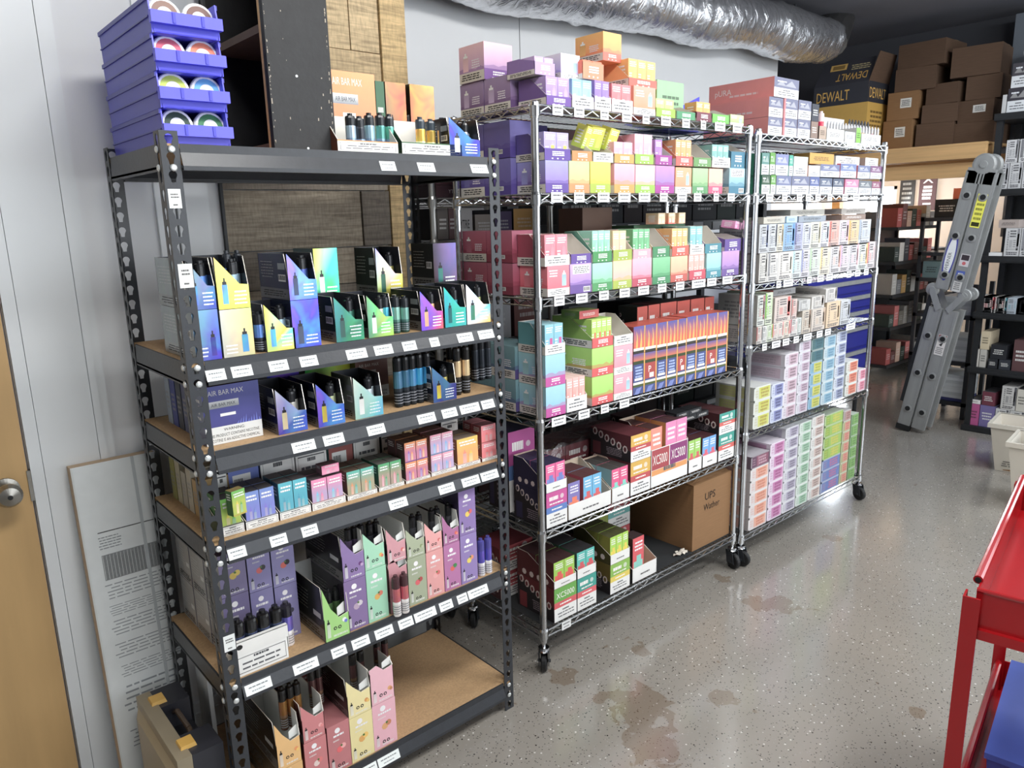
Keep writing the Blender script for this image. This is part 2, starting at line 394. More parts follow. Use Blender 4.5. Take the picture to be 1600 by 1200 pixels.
def contents(x, y, z, w, d, h, spec, label, group):
    """spec: (nx, ny, colours, kind[, height share, u0, u1])"""
    nx, ny, c, kind = spec[:4]; hs = spec[4] if len(spec) > 4 else .78
    u0, u1 = (spec[5], spec[6]) if len(spec) > 6 else (0, 1)
    iw, idp = (w-.008)*(u1-u0), (d-.010)/max(ny, 2)
    bw = iw/nx
    for i in range(nx):
        for j in range(ny):
            q = ('' if nx == 1 else '%s ' % ('first', 'second', 'third', 'fourth')[i]) + ('' if ny == 1 else '%s ' % ('front', 'rear' if ny == 2 else 'middle', 'rear')[j])
            put_small(x+.004+(w-.008)*u0+bw*(i+.5), y+.005+idp*(j+.5), z+.0025, bw-.0016, idp-.0016, h*hs, c, q+label, label, kind)

def open_box(m, w, d, h, hl, hr, cf, cl, cin='#d9d4cb', back=None, notch=None, floor=True):
    """display carton with its front torn down to hl and its sides sloping up to the full back"""
    t = .0016; x0, y0, x1, y1 = -w/2, -d/2, w/2, d/2
    front = [(0, 0), (w, 0), (w, hl), (0, hl)] if notch is None else notch
    m.sheet((x0, y0, 0), X, Z, front, t, cf, cin, CREAM)
    k = hr
    m.sheet((x0, y1, 0), -Y, Z, [(0, 0), (d, 0), (d, hl), (d*k, h), (0, h)], t, cl, cin, CREAM)
    m.sheet((x1, y0, 0), Y, Z, [(0, 0), (d, 0), (d, h), (d*(1-k), h), (0, hl)], t, cl, cin, CREAM)
    m.sheet((x1, y1, 0), -X, Z, [(0, 0), (w, 0), (w, h), (0, h)], t, back or cl, cin, CREAM)
    if floor: m.box(x0+t, y0+t, 0, x1-t, y1-t, t, cin)
    return x0, y0, x1, y1

def finish(m, name, x, y, z, w, d, label, cat, group, rz=0.0, mat='card'):
    o = m.build(name, mat, None, place(x, y, z, w, d), rz)
    return tag(o, label, cat, group)
def solid(w, d, h, col, **k):
    m = MB(); m.box(-w/2, -d/2, 0, w/2, d/2, h, col, **k); return (m,) + faces(m, -w/2, -d/2, 0, w/2, d/2, h)

def hills(F, top, mid, low, v0=.32, seed=0):
    r = random.Random(seed)
    F.rect(0, v0, 1, 1, mid, top)
    a = [.06+r.random()*.10 for _ in range(7)]
    F.poly([(0, v0), (1, v0)] + [(1-i/6, v0+a[i]) for i in range(7)], mixc(mid, low, .45), 2)
    F.rect(0, 0, 1, v0, low)
def g_hill(x, y, z, w, d, h, c, label, group, seed, front='label', **k):
    """carton with a colour fade and a row of hills; c = (top, middle, low)"""
    m, F, L, T, R = solid(w, d, h, c[1], top=shade(c[0], .95), back=c[1])
    if front == 'warn':
        F.rect(0, .25, 1, 1, c[1], c[0]); warn(F, 0, .25, seed); device(F, .66, .32, .2, .5, '#a8cfe0', '#cfe4ee'); F.words(.08, .62, .5, .88, '#f5eef0', 3, seed=seed)
    elif front == 'back':
        hills(F, c[0], c[1], c[2], .3, seed); F.rect(.12, .66, .92, .95, '#efeaf4', e=2); F.words(.15, .68, .9, .92, '#777', 4, e=3, seed=seed); F.barcode(.62, .04, .95, .22, 2, seed)
    else:
        hills(F, c[0], c[1], c[2], .30, seed); F.words(.3, .12, .72, .25, '#f4f4f2', 2, e=2, fill=.62, seed=seed, ragged=False)
        for u in (.3, .5, .7): F.rect(u-.03, .045, u+.03, .075, '#f0f0ee', e=2)
    hills(L, c[0], c[1], c[2], .26, seed+3)
    if k.get('side', 1):
        L.rect(0, 0, 1, .27, '#d9d4cc', e=3); L.words(.08, .05, .92, .23, INK, 3, e=4, fill=.5, seed=seed)
        device(L, .16, .3, .22, .5, c[0] if not k.get('dev') else k['dev'], '#eef0f0', 3); L.words(.5, .35, .85, .6, '#e8e4ee', 4, e=3, seed=seed)
    else: L.barcode(.42, .12, .72, .24, 3, seed); 
    return finish(m, 'carton', x, y, z, w, d, label, 'box', group, k.get('rz', 0))
def g_hillopen(x, y, z, w, d, h, c, label, group, seed, inner=None, inlabel=None, front='label', hl=.36, hr=.45, **k):
    """opened display carton; c = (side, lip)"""
    m = MB(); x0, y0, x1, y1 = open_box(m, w, d, h, h*hl, hr, c[1], c[0], c[2] if len(c) > 2 else '#d8d2c8')
    F = Face(m, (x0, y0, 0), X, Z, w, h*hl); L = Face(m, (x0, y1, 0), -Y, Z, d, h)
    if front == 'warn': warn(F, 0, 1, seed)
    else:
        F.words(.3, .35, .75, .8, '#f4f4f2', 3, fill=.62, seed=seed, ragged=False)
        for u in (.3, .5, .7): F.rect(u-.03, .1, u+.03, .2, '#f0f0ee', e=2)
    L.rect(0, 0, 1, .27, '#d9d4cc'); L.words(.08, .05, .92, .23, INK, 3, e=2, fill=.5, seed=seed)
    o = finish(m, 'display_box', x, y, z, w, d, label, 'display box', group, k.get('rz', 0))
    if inner: contents(x, y, z, w, d, h, inner, inlabel, inlabel)
    return o
def g_bold(x, y, z, w, d, h, c, label, group, seed, txt=None, **k):
    """dark carton with a coloured label, a stripe and a white warning on its front; c = (label, stripe, body)"""
    body = c[2] if len(c) > 2 else '#4a1a22'
    m, F, L, T, R = solid(w, d, h, body, top=shade(body, 1.1))
    F.rect(0, .58, 1, 1, c[0]); F.rect(0, .40, 1, .58, c[1]); warn(F, 0, .40, seed)
    if txt: F.text(txt, .1, .68, h*.17, '#f3f0ea', maxw=.8)
    else:
        F.words(.14, .72, .56, .9, '#f6f2ee', 1, seed=seed, fill=.6, ragged=False); F.disc(.75, .81, .09, mixc(c[0], WHITE, .6), 2); F.words(.14, .62, .86, .70, '#f2eee8', 1, seed=seed+5)
    F.words(.25, .45, .75, .53, '#f6f2ee', 1, seed=seed+1, ragged=False)
    sd = k.get('side', '#2a2528')
    L.poly([(0, 0), (1, 0), (1, .42), (0, .95)], sd); L.rect(.06, .03, .26, .5, shade(body, 1.5), e=2)
    for i in range(6): L.disc(.12+i*.15, .88-i*.085, .062, '#d9c9c4', 2+i, 7, asp=w/h*2.2); L.disc(.12+i*.15, .88-i*.085, .034, body, 9, 6, asp=w/h*2.6)
    L.words(.4, .1, .8, .4, '#8d8088', 5, e=2, seed=seed)
    return finish(m, 'carton', x, y, z, w, d, label, 'box', group, k.get('rz', 0))
def g_boldopen(x, y, z, w, d, h, c, label, group, seed, inner=None, inlabel=None, hl=.32, hr=.3, txt=None, **k):
    m = MB(); x0, y0, x1, y1 = open_box(m, w, d, h, h*hl, hr, WHITE, c[0], '#c9b39a')
    F = Face(m, (x0, y0, 0), X, Z, w, h*hl); F.words(.3, .3, .7, .5, '#666', 1, seed=seed)
    if txt:
        F.rect(.02, .45, .48, .98, txt[1]); F.text(txt[0], .05, .58, h*hl*.26, '#f3efe8', maxw=.38)
        F.rect(.5, .45, .98, .98, txt[2]); F.text(txt[0], .54, .58, h*hl*.26, '#f3efe8', maxw=.38); F.rect(.02, .3, .98, .44, '#e0913c')
    L = Face(m, (x0, y1, 0), -Y, Z, d, h*hl)
    for i in range(4): L.disc(.2+i*.2, .6, .06, '#d9c9c4', 2, 7)
    o = finish(m, 'display_tray', x, y, z, w, d, label, 'display tray', group, k.get('rz', 0))
    for n, s in enumerate(inner or []): contents(x, y, z, w, d, h, s, inlabel[n], inlabel[n])
    return o
def g_plain(x, y, z, w, d, h, c, label, group, seed, bars=True, mat='card', name='carton', **k):
    """plain carton; c = (front, left, top)"""
    m, F, L, T, R = solid(w, d, h, c[0], left=c[1] if len(c) > 1 else c[0], top=c[2] if len(c) > 2 else c[0])
    if bars: F.words(.15, .3, .85, .7, mixc(c[0], INK if sum(lin(c[0])) > .6 else WHITE, .7), 3, seed=seed); L.words(.15, .3, .8, .7, mixc(c[1] if len(c) > 1 else c[0], '#888888', .7), 4, seed=seed)
    return finish(m, name, x, y, z, w, d, label, 'box', group, k.get('rz', 0), mat)
def g_warn(x, y, z, w, d, h, c, label, group, seed, **k):
    """white carton whose front is a bordered warning panel; c = (front, left)"""
    m, F, L, T, R = solid(w, d, h, c[0], left=c[1])
    warn(F, .05, .95, seed, .03, .97, border=True)
    if k.get('bar'): F.rect(0, 0, 1, 1, c[0], e=3); F.rect(.12, .25, .72, .7, WHITE, e=4); F.barcode(.15, .3, .5, .66, 5, seed)
    L.words(.1, .1, .9, .4, '#777', 3, seed=seed)
    return finish(m, 'carton', x, y, z, w, d, label, 'box', group, k.get('rz', 0))
def g_air(x, y, z, w, d, h, c, label, group, seed, **k):
    """opened foil display with a diagonal front; c = (upper left, upper right, lower left, lower right, side, pictured device)"""
    m = MB(); t = .0016
    cut = k.get('cut', .45); N = [(0, 0), (w, 0), (w, h*cut), (w*.72, h*(cut+.02)), (0, h)]
    x0, y0, x1, y1 = open_box(m, w, d, h, h*cut, .9, c[2], c[4], k.get('inside', '#3a3d44'), back=c[4], notch=N)
    F = Face(m, (x0, y0, 0), X, Z, w, h)
    mid = mixc(c[0], c[3], .5)
    m.poly([F.p(0,0,1), F.p(1,0,1), F.p(1,cut,1), F.p(.72,cut+.02,1)], [c[2], c[3], c[1], mid])
    m.poly([F.p(0,0,1), F.p(.72,cut+.02,1), F.p(.36,(cut+.02+1)/2,1), F.p(0,1,1)], [c[2], mid, mixc(c[0], c[1], .5), c[0]])
    device(F, .16, .1, .17, .5, c[5]); F.words(.5, .06, .92, .36, '#e6ecf2', 4, fill=.35, seed=seed, e=2)
    L = Face(m, (x0, y1, 0), -Y, Z, d, h)
    L.rect(0, 0, 1, .24, mixc(c[4], '#8a8a8a', .55)); L.words(.08, .05, .92, .2, '#23252b', 3, e=2, seed=seed)
    L.words(.08, .45, .55, .85, mixc(c[4], WHITE, .3), 6, seed=seed, fill=.3); L.barcode(.68, .4, .92, .55, 2, seed); L.rect(.68, .66, .92, .8, '#9aa0a6', e=2)
    if k.get('tubes', 1) and d >= .1:
        a, _, b = label.partition(','); a = a.split(' with')[0]
        for i in (0, 1): g_tube(x+w*(.60+.24*i)-.011, y+.006+.026*i, z+.0022, .022, .022, min(h*.93, .125), (mixc(c[5], c[3], .3), '#2a2d34', '#17191d'), '%s tube in %s,%s' % (('first', 'second')[i], a, b), None, seed)
    return finish(m, 'display_box', x, y, z, w, d, label, 'display box', group, k.get('rz', 0), 'foil')
def g_airshut(x, y, z, w, d, h, c, label, group, seed, **k):
    """closed foil carton; c = (upper left, upper right, lower left, lower right, side, device)"""
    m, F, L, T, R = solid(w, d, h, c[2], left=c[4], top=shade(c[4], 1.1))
    m.poly([F.p(0,0,1), F.p(1,0,1), F.p(1,1,1), F.p(0,1,1)], [c[2], c[3], c[1], c[0]])
    device(F, .18 if k.get('dl', 1) else .62, .08, .2, .5, c[5]); F.words(.45 if k.get('dl', 1) else .08, .05, .92 if k.get('dl', 1) else .5, .28, '#eef0ee', 3, fill=.35, seed=seed, e=2)
    L.rect(0, 0, 1, .24, mixc(c[4], '#9a9a98', .5)); L.words(.08, .05, .92, .2, '#23252b', 3, e=2, seed=seed); L.words(.08, .45, .6, .85, mixc(c[4], WHITE, .35), 6, seed=seed, fill=.3)
    L.barcode(.68, .45, .92, .6, 2, seed)
    return finish(m, 'carton', x, y, z, w, d, label, 'box', group, k.get('rz', 0), 'foil')
def g_airbig(x, y, z, w, d, h, c, label, group, seed, **k):
    """wide master carton with a pictured device over a white warning; c = (ground, accent, left)"""
    m, F, L, T, R = solid(w, d, h, c[0], left=c[2], top=shade(c[0], .8))
    F.rect(0, .3, 1, 1, c[0], mixc(c[0], c[1], .25)); F.text('AIR BAR MAX', .1, .84, h*.085, mixc(c[0], WHITE, .75), maxw=.62)
    F.rect(.08, .62, .62, .74, '#8f9399', '#d3d6d8', e=2); F.rect(.03, .645, .08, .715, INK, e=2); F.text('AIR BAR MAX', .14, .65, h*.055, '#44474d', e=3, maxw=.42)
    F.rect(.28, .47, .55, .52, WHITE, e=2)
    for i in range(9): F.poly([(.55+i*.05, .3), (.58+i*.05, .3), (.6+i*.045, .36+.03*(i % 4))], mixc(c[1], c[0], .3), 2)
    F.rect(0, 0, 1, .3, '#dcdedc'); F.text('WARNING:', .5, .215, h*.05, INK, center=True)
    F.text('THIS PRODUCT CONTAINS NICOTINE.', .5, .125, h*.052, INK, center=True, maxw=.9); F.text('NICOTINE IS AN ADDICTIVE CHEMICAL.', .5, .04, h*.052, INK, center=True, maxw=.9)
    L.words(.1, .3, .8, .8, mixc(c[2], WHITE, .5), 5, seed=seed)
    return finish(m, 'carton', x, y, z, w, d, label, 'box', group, k.get('rz', 0), 'gloss')
def g_nex(x, y, z, w, d, h, c, label, group, seed, open=True, side='#28242c', **k):
    """tall fruit-flavour carton; c = (front, fruit, second fruit); open ones have a torn diagonal front"""
    f = mixc(c[0], WHITE, .10); m = MB()
    if open:
        cut = k.get('cut', .58); N = [(0, 0), (w, 0), (w, h*cut), (w*.6, h*(cut-.04)), (w*.3, h*(cut+.16)), (0, h)]
        x0, y0, x1, y1 = open_box(m, w, d, h, h*cut, .95, f, side, '#e9eae6', back=f, notch=N)
        for P in ([(.62, cut-.06), (1, cut-.02), (1, cut+.2), (.62, cut+.1)],):
            m.sheet((x0, y0+.012, 0), X, Z, [(u*w, v*h) for u, v in P], .001, '#eef0ec')
    else:
        m.box(-w/2, -d/2, 0, w/2, d/2, h, f, left=side, top=shade(f, .8)); x0, y0, x1, y1 = -w/2, -d/2, w/2, d/2; cut = 1.0
    F = Face(m, (x0, y0, 0), X, Z, w, h); L = Face(m, (x0, y1, 0), -Y, Z, d, h)
    if not open:
        F.disc(.45, .86, .12, '#f2eff2'); F.words(.2, .72, .8, .8, '#f2eff2', 1, seed=seed); F.words(.2, .63, .55, .69, mixc(f, WHITE, .6), 1, seed=seed)
        F.disc(.5, .45, .14, c[1], 2, 8); F.disc(.66, .5, .12, c[2], 3, 8); F.disc(.58, .52, .05, '#4f7a35', 4, 6)
    else: F.disc(.8, .3, .09, c[1], 2, 8); F.disc(.86, .27, .07, c[2], 3, 8)
    device(F, .1, .06, .13, .34 if open else .26, mixc(f, WHITE, .6), INK, 3)
    for u in (.42, .6): F.disc(u, .2 if open else .12, .07, INK, 3, 8); F.disc(u, .2 if open else .12, .035, f, 4, 8)
    F.words(.3, .03, .9, .1, mixc(f, WHITE, .65), 1, seed=seed)
    L.rect(0, 0, 1, .24, mixc(side, '#8d8a88', .5)); L.words(.06, .04, .94, .2, '#1d1d20', 3, e=2, seed=seed); L.words(.1, .4, .6, .8, mixc(side, WHITE, .25), 6, fill=.3, seed=seed); L.rect(.7, .4, .92, .5, '#cfcfcf')
    return finish(m, 'display_box' if open else 'carton', x, y, z, w, d, label, 'display box' if open else 'box', group, k.get('rz', 0), 'gloss')
def g_tray(x, y, z, w, d, h, c, label, group, seed, inner=None, inlabel=None, **k):
    """low display tray with a white warning lip; c = (side, rim); h is the lip height"""
    hb = k.get('tall', h*2.2); m = MB(); x0, y0, x1, y1 = open_box(m, w, d, hb, h, .45, WHITE, c[0], k.get('cin', '#9d9890'))
    F = Face(m, (x0, y0, 0), X, Z, w, h); F.rect(0, .9, 1, 1.0, c[1]); warn(F, 0, .9, seed, border=True, lines=3)
    o = finish(m, 'display_tray', x, y, z, w, d, label, 'display tray', group, k.get('rz', 0))
    for n, s in enumerate(inner or []):
        nx, ny, nz, cc, bh = s; bw = (w-.006)/nx
        bd = (d-.008)/max(ny, 3)
        for i in range(nx):
            for j in range(ny):
                for q in range(nz):
                    e = ('' if nx == 1 else ('first ', 'second ', 'third ')[i]) + ('' if ny == 1 else ('front ', 'rear ', 'hind ')[j]) + ('' if nz == 1 else ('lower ', 'upper ')[q])
                    put_small(x+.003+bw*(i+.5), y+.004+bd*(j+.5), z+.0022+q*(bh+.0006), bw-.002, bd-.002, bh, cc, e+inlabel[n], inlabel[n], 'fruit')
    return o
def g_white(x, y, z, w, d, h, c, label, group, seed, **k):
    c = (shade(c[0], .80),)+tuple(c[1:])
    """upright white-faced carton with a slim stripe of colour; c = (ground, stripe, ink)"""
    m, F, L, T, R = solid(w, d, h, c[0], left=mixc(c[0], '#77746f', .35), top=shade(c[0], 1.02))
    r = random.Random(seed); u = r.choice([0, .06, .78, .84]); F.rect(u, .2, u+.16, .98, c[1])
    ink = c[2] if len(c) > 2 else '#5a5a5e'
    F.words(.28, .66, .72, .94, ink, 3, seed=seed, fill=.5); F.rect(.3, .3, .5, .58, mixc(c[1], c[0], .5)); F.words(.55, .3, .75, .6, mixc(ink, c[0], .4), 4, seed=seed)
    F.words(.08, .04, .9, .16, ink, 2, seed=seed+1, fill=.6); F.rect(.12, .22, .9, .27, mixc(c[0], ink, .3)); F.words(.15, .1, .24, .9, mixc(ink, c[0], .35), 9, e=3, seed=seed+3, fill=.7); F.rect(.8, .35, .92, .8, mixc(c[0], c[1], .35), e=1); L.words(.1, .2, .9, .8, mixc(ink, c[0], .3), 5, seed=seed)
    return finish(m, 'upright_box', x, y, z, w, d, label, 'device box', group, k.get('rz', 0))
def g_brick(x, y, z, w, d, h, c, label, group, seed, **k):
    """flat ten-pack with pale edges and block lettering; c = (ground, block, ink)"""
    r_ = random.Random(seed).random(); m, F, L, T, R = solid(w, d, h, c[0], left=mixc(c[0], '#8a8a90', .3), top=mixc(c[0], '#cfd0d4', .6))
    wq = shade(mixc(c[0], WHITE, .3), .92); F.rect(0, 0, 1, 1, shade(c[0], .84)); F.rect(.0, .0, 1, .07, wq, e=2); F.rect(.0, .93, 1, 1, wq, e=2); F.rect(0, 0, .06, 1, wq, e=2)
    F.rect(.3, .1, .95, .9, shade(mixc(c[1], c[0], .25), .9), shade(c[1], .9), e=2); ink = mixc(c[2] if len(c) > 2 else INK, c[1], .4)
    F.words(.40, .16, .88, .86, ink, 3, e=4, seed=seed, fill=.66); F.rect(.34+.4*r_, .1, .42+.4*r_, .9, mixc(c[1], ink, .25), e=3); F.words(.1, .2, .26, .8, mixc(ink, c[0], .5), 3, e=2, seed=seed)
    L.rect(.1, .12, .9, .88, mixc(c[1], '#9a9aa2', .4)); L.words(.15, .2, .85, .8, mixc(ink, c[0], .3), 3, e=2, seed=seed)
    return finish(m, 'flat_pack', x, y, z, w, d, label, 'pack', group, k.get('rz', 0))
def g_flat(x, y, z, w, d, h, c, label, group, seed, **k):
    """flat carton, picture band above a white warning band; c = (picture, left, stripe)"""
    m, F, L, T, R = solid(w, d, h, c[0], left=c[1], top=c[1])
    F.rect(0, .48, 1, 1, c[0]); F.poly([(.1, .6), (.3, .86), (.45, .62), (.7, .9), (.9, .58)], mixc(c[0], WHITE, .3), 2); F.words(.12, .74, .5, .86, '#e6e8ee', 1, e=3, seed=seed)
    warn(F, 0, .48, seed, col='#d9dce0')
    if len(c) > 2: F.rect(.0, 0, .12, 1, c[2], e=4)
    if k.get('txt'): L.text(k['txt'], .1, .4, h*.3, '#f4e4e0', maxw=.4)
    L.words(.3, .2, .8, .4, mixc(c[1], WHITE, .6), 1, seed=seed)
    return finish(m, 'carton', x, y, z, w, d, label, 'box', group, k.get('rz', 0))
def g_flame(x, y, z, w, d, h, c, label, group, seed, top=False, **k):
    """tall blue carton with flame print; top ones show the flames, lower ones the big letter and warning bands"""
    m, F, L, T, R = solid(w, d, h, '#3d4a86', left='#7a2c24', top='#c8482c')
    F.rect(.9, 0, 1, 1, '#e0a23a', e=3)
    if top:
        F.rect(0, .2, 1, 1, '#d8772c', '#4a4fa0')
        for i in range(5): F.poly([(i*.18, .2), (.2+i*.18, .2), (.16+i*.18, .55+.1*(i % 2)), (.06+i*.18, .92-.08*(i % 3)), (.09+i*.18, .55)], '#f0a83c' if i % 2 else '#d9482a', 2)
        F.rect(0, .1, 1, .2, '#e9e4da', e=2); F.rect(0, 0, 1, .1, '#3b3a33', e=2)
    else:
        F.rect(0, .82, 1, 1, '#d0682f', '#5a5a9c'); F.rect(0, .74, 1, .82, '#3b4a2c', e=2)
        if seed % 3 == 0: F.rect(0, .34, .92, .74, '#a8332f', e=2); F.text('P', .3, .5, h*.16, '#f3efe6', e=3); F.rect(.38, .36, .75, .48, '#eceae4', e=3)
        else: F.words(.15, .4, .8, .7, '#9fb4e4', 4, e=2, seed=seed, fill=.6); F.rect(.12, .34, .8, .4, '#eef0f2', e=2)
        F.rect(0, .24, 1, .3, '#e4e0d8', e=2); F.rect(0, .18, 1, .24, '#4c5b2e', e=2); F.poly([(.1, 0), (.5, 0), (.75, .16), (.3, .14)], '#6d7ec0', 2)
    return finish(m, 'flame_carton', x, y, z, w, d, label, 'retail box', group, k.get('rz', 0), 'gloss')
def g_parcel(x, y, z, w, d, h, c, label, group, seed, dark=False, **k):
    """closed brown shipping carton with tape and a paper label"""
    t = empty('shipping_carton', place(x, y, z, w, d), k.get('rz', 0)+k.get('jit', 0)); tag(t, label, 'carton', group)
    m = MB(); m.box(-w/2, -d/2, 0, w/2, d/2, h, '#000000'); m.build('body', 'carton_shaded' if dark else 'carton', t)
    m = MB(); m.box(-w/2-.001, -.03, h, w/2+.001, .03, h+.001, '#b79a72'); m.box(-w/2-.0012, -.03, h*.7, -w/2, .03, h, '#b79a72'); m.build('packing_tape', 'gloss', t)
    if c:
        m = MB(); F = Face(m, (-w*.08, -d/2-.0015, h*.42), X, Z, w*.36, h*.34); F.rect(0, 0, 1, 1, '#d8d6d0'); F.words(.1, .15, .9, .85, '#555', 4, seed=seed); m.build('paper_label', 'card', t)
    return t
TUBE = {}
def g_tube(x, y, z, w, d, h, c, label, group, seed, **k):
    """disposable tube: dark base with print, coloured middle, dark clear cap; c = (middle, base, cap)"""
    key = (round(w, 3), round(h, 3), c)
    if key not in TUBE:
        m = MB(); r = w/2; q = '#8f939a'
        m.lathe((0, 0, 0), [(r*.9, 0), (r, .003), (r, h*.05), (r, h*.3), (r, h*.36), (r, h*.66), (r*.98, h*.68)], [c[1], c[1], c[1], shade(c[1], 2.0), c[0], c[0]], 12)
        for i in range(4): m.lathe((0, 0, h*(.07+.055*i)), [(r*1.012, 0), (r*1.012, h*.02)], q, 12)
        b = m.build('vape_tube', 'foil')
        m = MB(); m.lathe((0, 0, h*.68), [(r*.98, 0), (r*.98, h*.2), (r*.9, h*.25), (r*.5, h*.27), (r*.5, h*.32), (r*.34, h*.32)], c[2], 12); cp = m.build('cap', 'gloss', b)
        TUBE[key] = (b, cp); o = b
    else:
        b, cp = TUBE[key]; o = b.copy(); COL.objects.link(o); q = cp.copy(); COL.objects.link(q); q.parent = o
    o.location = place(x, y, z, w, d); o.rotation_euler = k.get('rot', (0, 0, 0))
    return tag(o, label, 'vape tube', group)
BUILD = {n[2:]: f for n, f in list(globals().items()) if n.startswith('g_')}
_seed = 0
def G(style, x, y, z, w, d, h, c, label, group=None, **k):
    global _seed; _seed += 1
    return BUILD[style](x, y, z, w, d, h, c, label, group, _seed, **k)

# ------------------------------------------------------------------ the room
def slab(name, x0, y0, z0, x1, y1, z1, mat, parent=None):
    m = MB(); m.box(x0, y0, z0, x1, y1, z1, '#808080'); o = m.build(name, mat, parent)
    return struct(o) if parent is None else o
slab('floor', -2.6, -4.8, -0.12, 9.6, 3.4, 0.0, 'epoxyfloor')
slab('ceiling', -2.6, -4.8, 3.0, 9.6, 3.4, 3.1, 'ceilingpaint')
slab('wall_back', -0.255, 0.60, 0, 0.34, 0.72, 3.0, 'wallpaint')
slab('wall_over_door', -1.25, 0.60, 2.12, -0.256, 0.72, 3.0, 'wallpaint')
slab('wall_near_door', -2.6, 0.60, 0, -1.25, 0.72, 3.0, 'wallpaint')
slab('wall_return', 0.34, 0.68, 0, 1.06, 1.40, 3.0, 'wallpaint')
slab('wall_panel_near', 1.06, 1.36, 0, 2.238, 1.46, 3.0, 'wallpaint')
slab('wall_panel_far', 2.243, 1.36, 0, 4.75, 1.46, 3.0, 'wallpaint')
slab('wall_left', -2.6, -4.8, 0, -2.5, 0.6, 3.0, 'wallpaint')
slab('wall_far', 9.2, -4.8, 0, 9.3, 2.28, 3.0, 'wallbeige')
slab('wall_far_sill', 9.2, 2.28, 0, 9.3, 3.0, .85, 'wallbeige'); slab('wall_far_head', 9.2, 2.28, 1.9, 9.3, 3.0, 3.0, 'wallbeige'); slab('wall_far_jamb', 9.2, 2.95, .85, 9.3, 3.0, 1.9, 'wallbeige')
wn = empty('window_1', (9.25, 2.28, .85)); struct(wn)
m = MB(); m.box(0, 0, 0, .012, .67, 1.05, '#fff'); m.build('sky_lit_pane', 'daylightpane', wn)
for a, b, c_, e in ((0, .04, 0, 1.05), (.315, .355, 0, 1.05), (.63, .67, 0, 1.05), (0, .67, 0, .04), (0, .67, .5, .54), (0, .67, 1.01, 1.05)): m = MB(); m.box(-.04, a, c_, -.001, b, e, '#fff'); m.build('window_bar', 'trimpaint', wn)
m = MB(); m.box(6.25, -0.2, 2.10, 6.33, 3.0, 3.0, '#444'); struct(m.build('wall_shade_panel', 'shadepaint'))  # added dark panel, keeps the dimness behind the cartons in its colour
slab('wall_front', -2.6, -4.9, 0, 9.2, -4.8, 3.0, 'wallpaint')
slab('wall_far_back', 4.75, 3.0, 0, 9.2, 3.1, 3.0, 'wallbeige')
slab('wall_right', 9.2, -4.8, 0, 9.6, -4.7, 3.0, 'wallpaint')
# door in the back wall
d = empty('door_1', (-1.2, 0.585, 0)); struct(d)
m = MB(); m.box(0, 0, 0.01, 0.94, 0.04, 2.06, '#fff'); m.build('door_leaf', 'doorwood', d)
m = MB(); m.lathe((0.885, -0.002, 0.95), [(0.033, 0.0), (0.033, 0.008), (0.012, 0.012), (0.012, 0.035), (0.029, 0.045), (0.031, 0.062), (0.024, 0.074), (0.006, 0.078), (0.0, 0.074)], '#888', 24, -Y); k = m.build('door_knob', 'nickel', d, smooth=True)
m = MB(); m.lathe((0.885, -0.0805, 0.95), [(0.006, 0), (0.006, 0.003), (0, 0.0031)], '#333', 10, -Y); m.build('key_hole', 'rubber', k)
m = MB(); m.box(0.937, -0.004, 0.905, 0.946, 0.018, 0.99, '#aaa'); m.build('latch_plate', 'nickel', d)
# moulded white casing beside the door and strip of wall
t = empty('trim_1', (-0.253, 0.6, 0)); struct(t)
for i, (a, b, e) in enumerate([(0.0, 0.030, 0.016), (0.031, 0.168, 0.019), (0.169, 0.186, 0.023), (0.187, 0.208, 0.016)]):
    m = MB(); m.box(a, -e, 0, b, 0, 2.42, '#fff'); m.build('moulding', 'trimpaint', t)
m = MB(); m.box(-0.95, -0.019, 2.42, 0.208, 0, 2.56, '#fff'); m.build('head_moulding', 'trimpaint', t)
m = MB(); m.box(-0.044, 0.585, 0, 0.149, 0.6, 0.115, '#fff'); m.box(-0.044, 0.579, 0, 0.149, 0.585, 0.085, '#fff'); struct(m.build('baseboard_back', 'trimpaint'))
t = empty('trim_2', (0.15, 0.6, 0)); struct(t)
for a, b, e in ((0.0, 0.05, 0.012), (0.055, 0.145, 0.02)):
    m = MB(); m.box(a, -e, 0.115, b, 0, 2.9, '#fff'); m.build('moulding', 'trimpaint', t)
m = MB(); m.box(0.334, 0.585, 0, 0.342, 0.60, 2.9, '#222'); struct(m.build('trim_3', 'blackplastic'))
# reclaimed plank cladding on the partition, every board its own piece
pw = empty('wall_planks', (0.345, 0.655, 0)); struct(pw)
rnd = random.Random(11); z = 0.0; PC = ['#8f877c', '#a39b8e', '#7f776d', '#b0a593', '#94897b', '#777066', '#a79c8b', '#877e72']
pi_ = 0
while z < 2.98:
    h = rnd.choice([0.125, 0.14, 0.17, 0.19]); h = min(h, 2.99-z)
    cuts = [0.0, rnd.choice([0.18, 0.30, 0.42, 0.5, 0.36]), 0.612]
    for a, b in zip(cuts, cuts[1:]):
        e = rnd.choice([0.0, 0.004, 0.008, 0.003]); m = MB(); c = rnd.choice(PC)
        if z > 1.85: c = shade(mixc(c, '#cdb68c', 0.75), 1.12)  # upper boards lightened, the light on them put into their colour
        m.box(a+0.0012, -e, z+0.0015, b-0.0012, 0.024, z+h-0.0015, c); m.build('plank', 'plankwood', pw)
    z += h
m = MB(); m.box(0.615, -0.012, 0, 0.715, 0.024, 2.98, '#d3b98a'); m.build('corner_board', 'plankwood', pw)
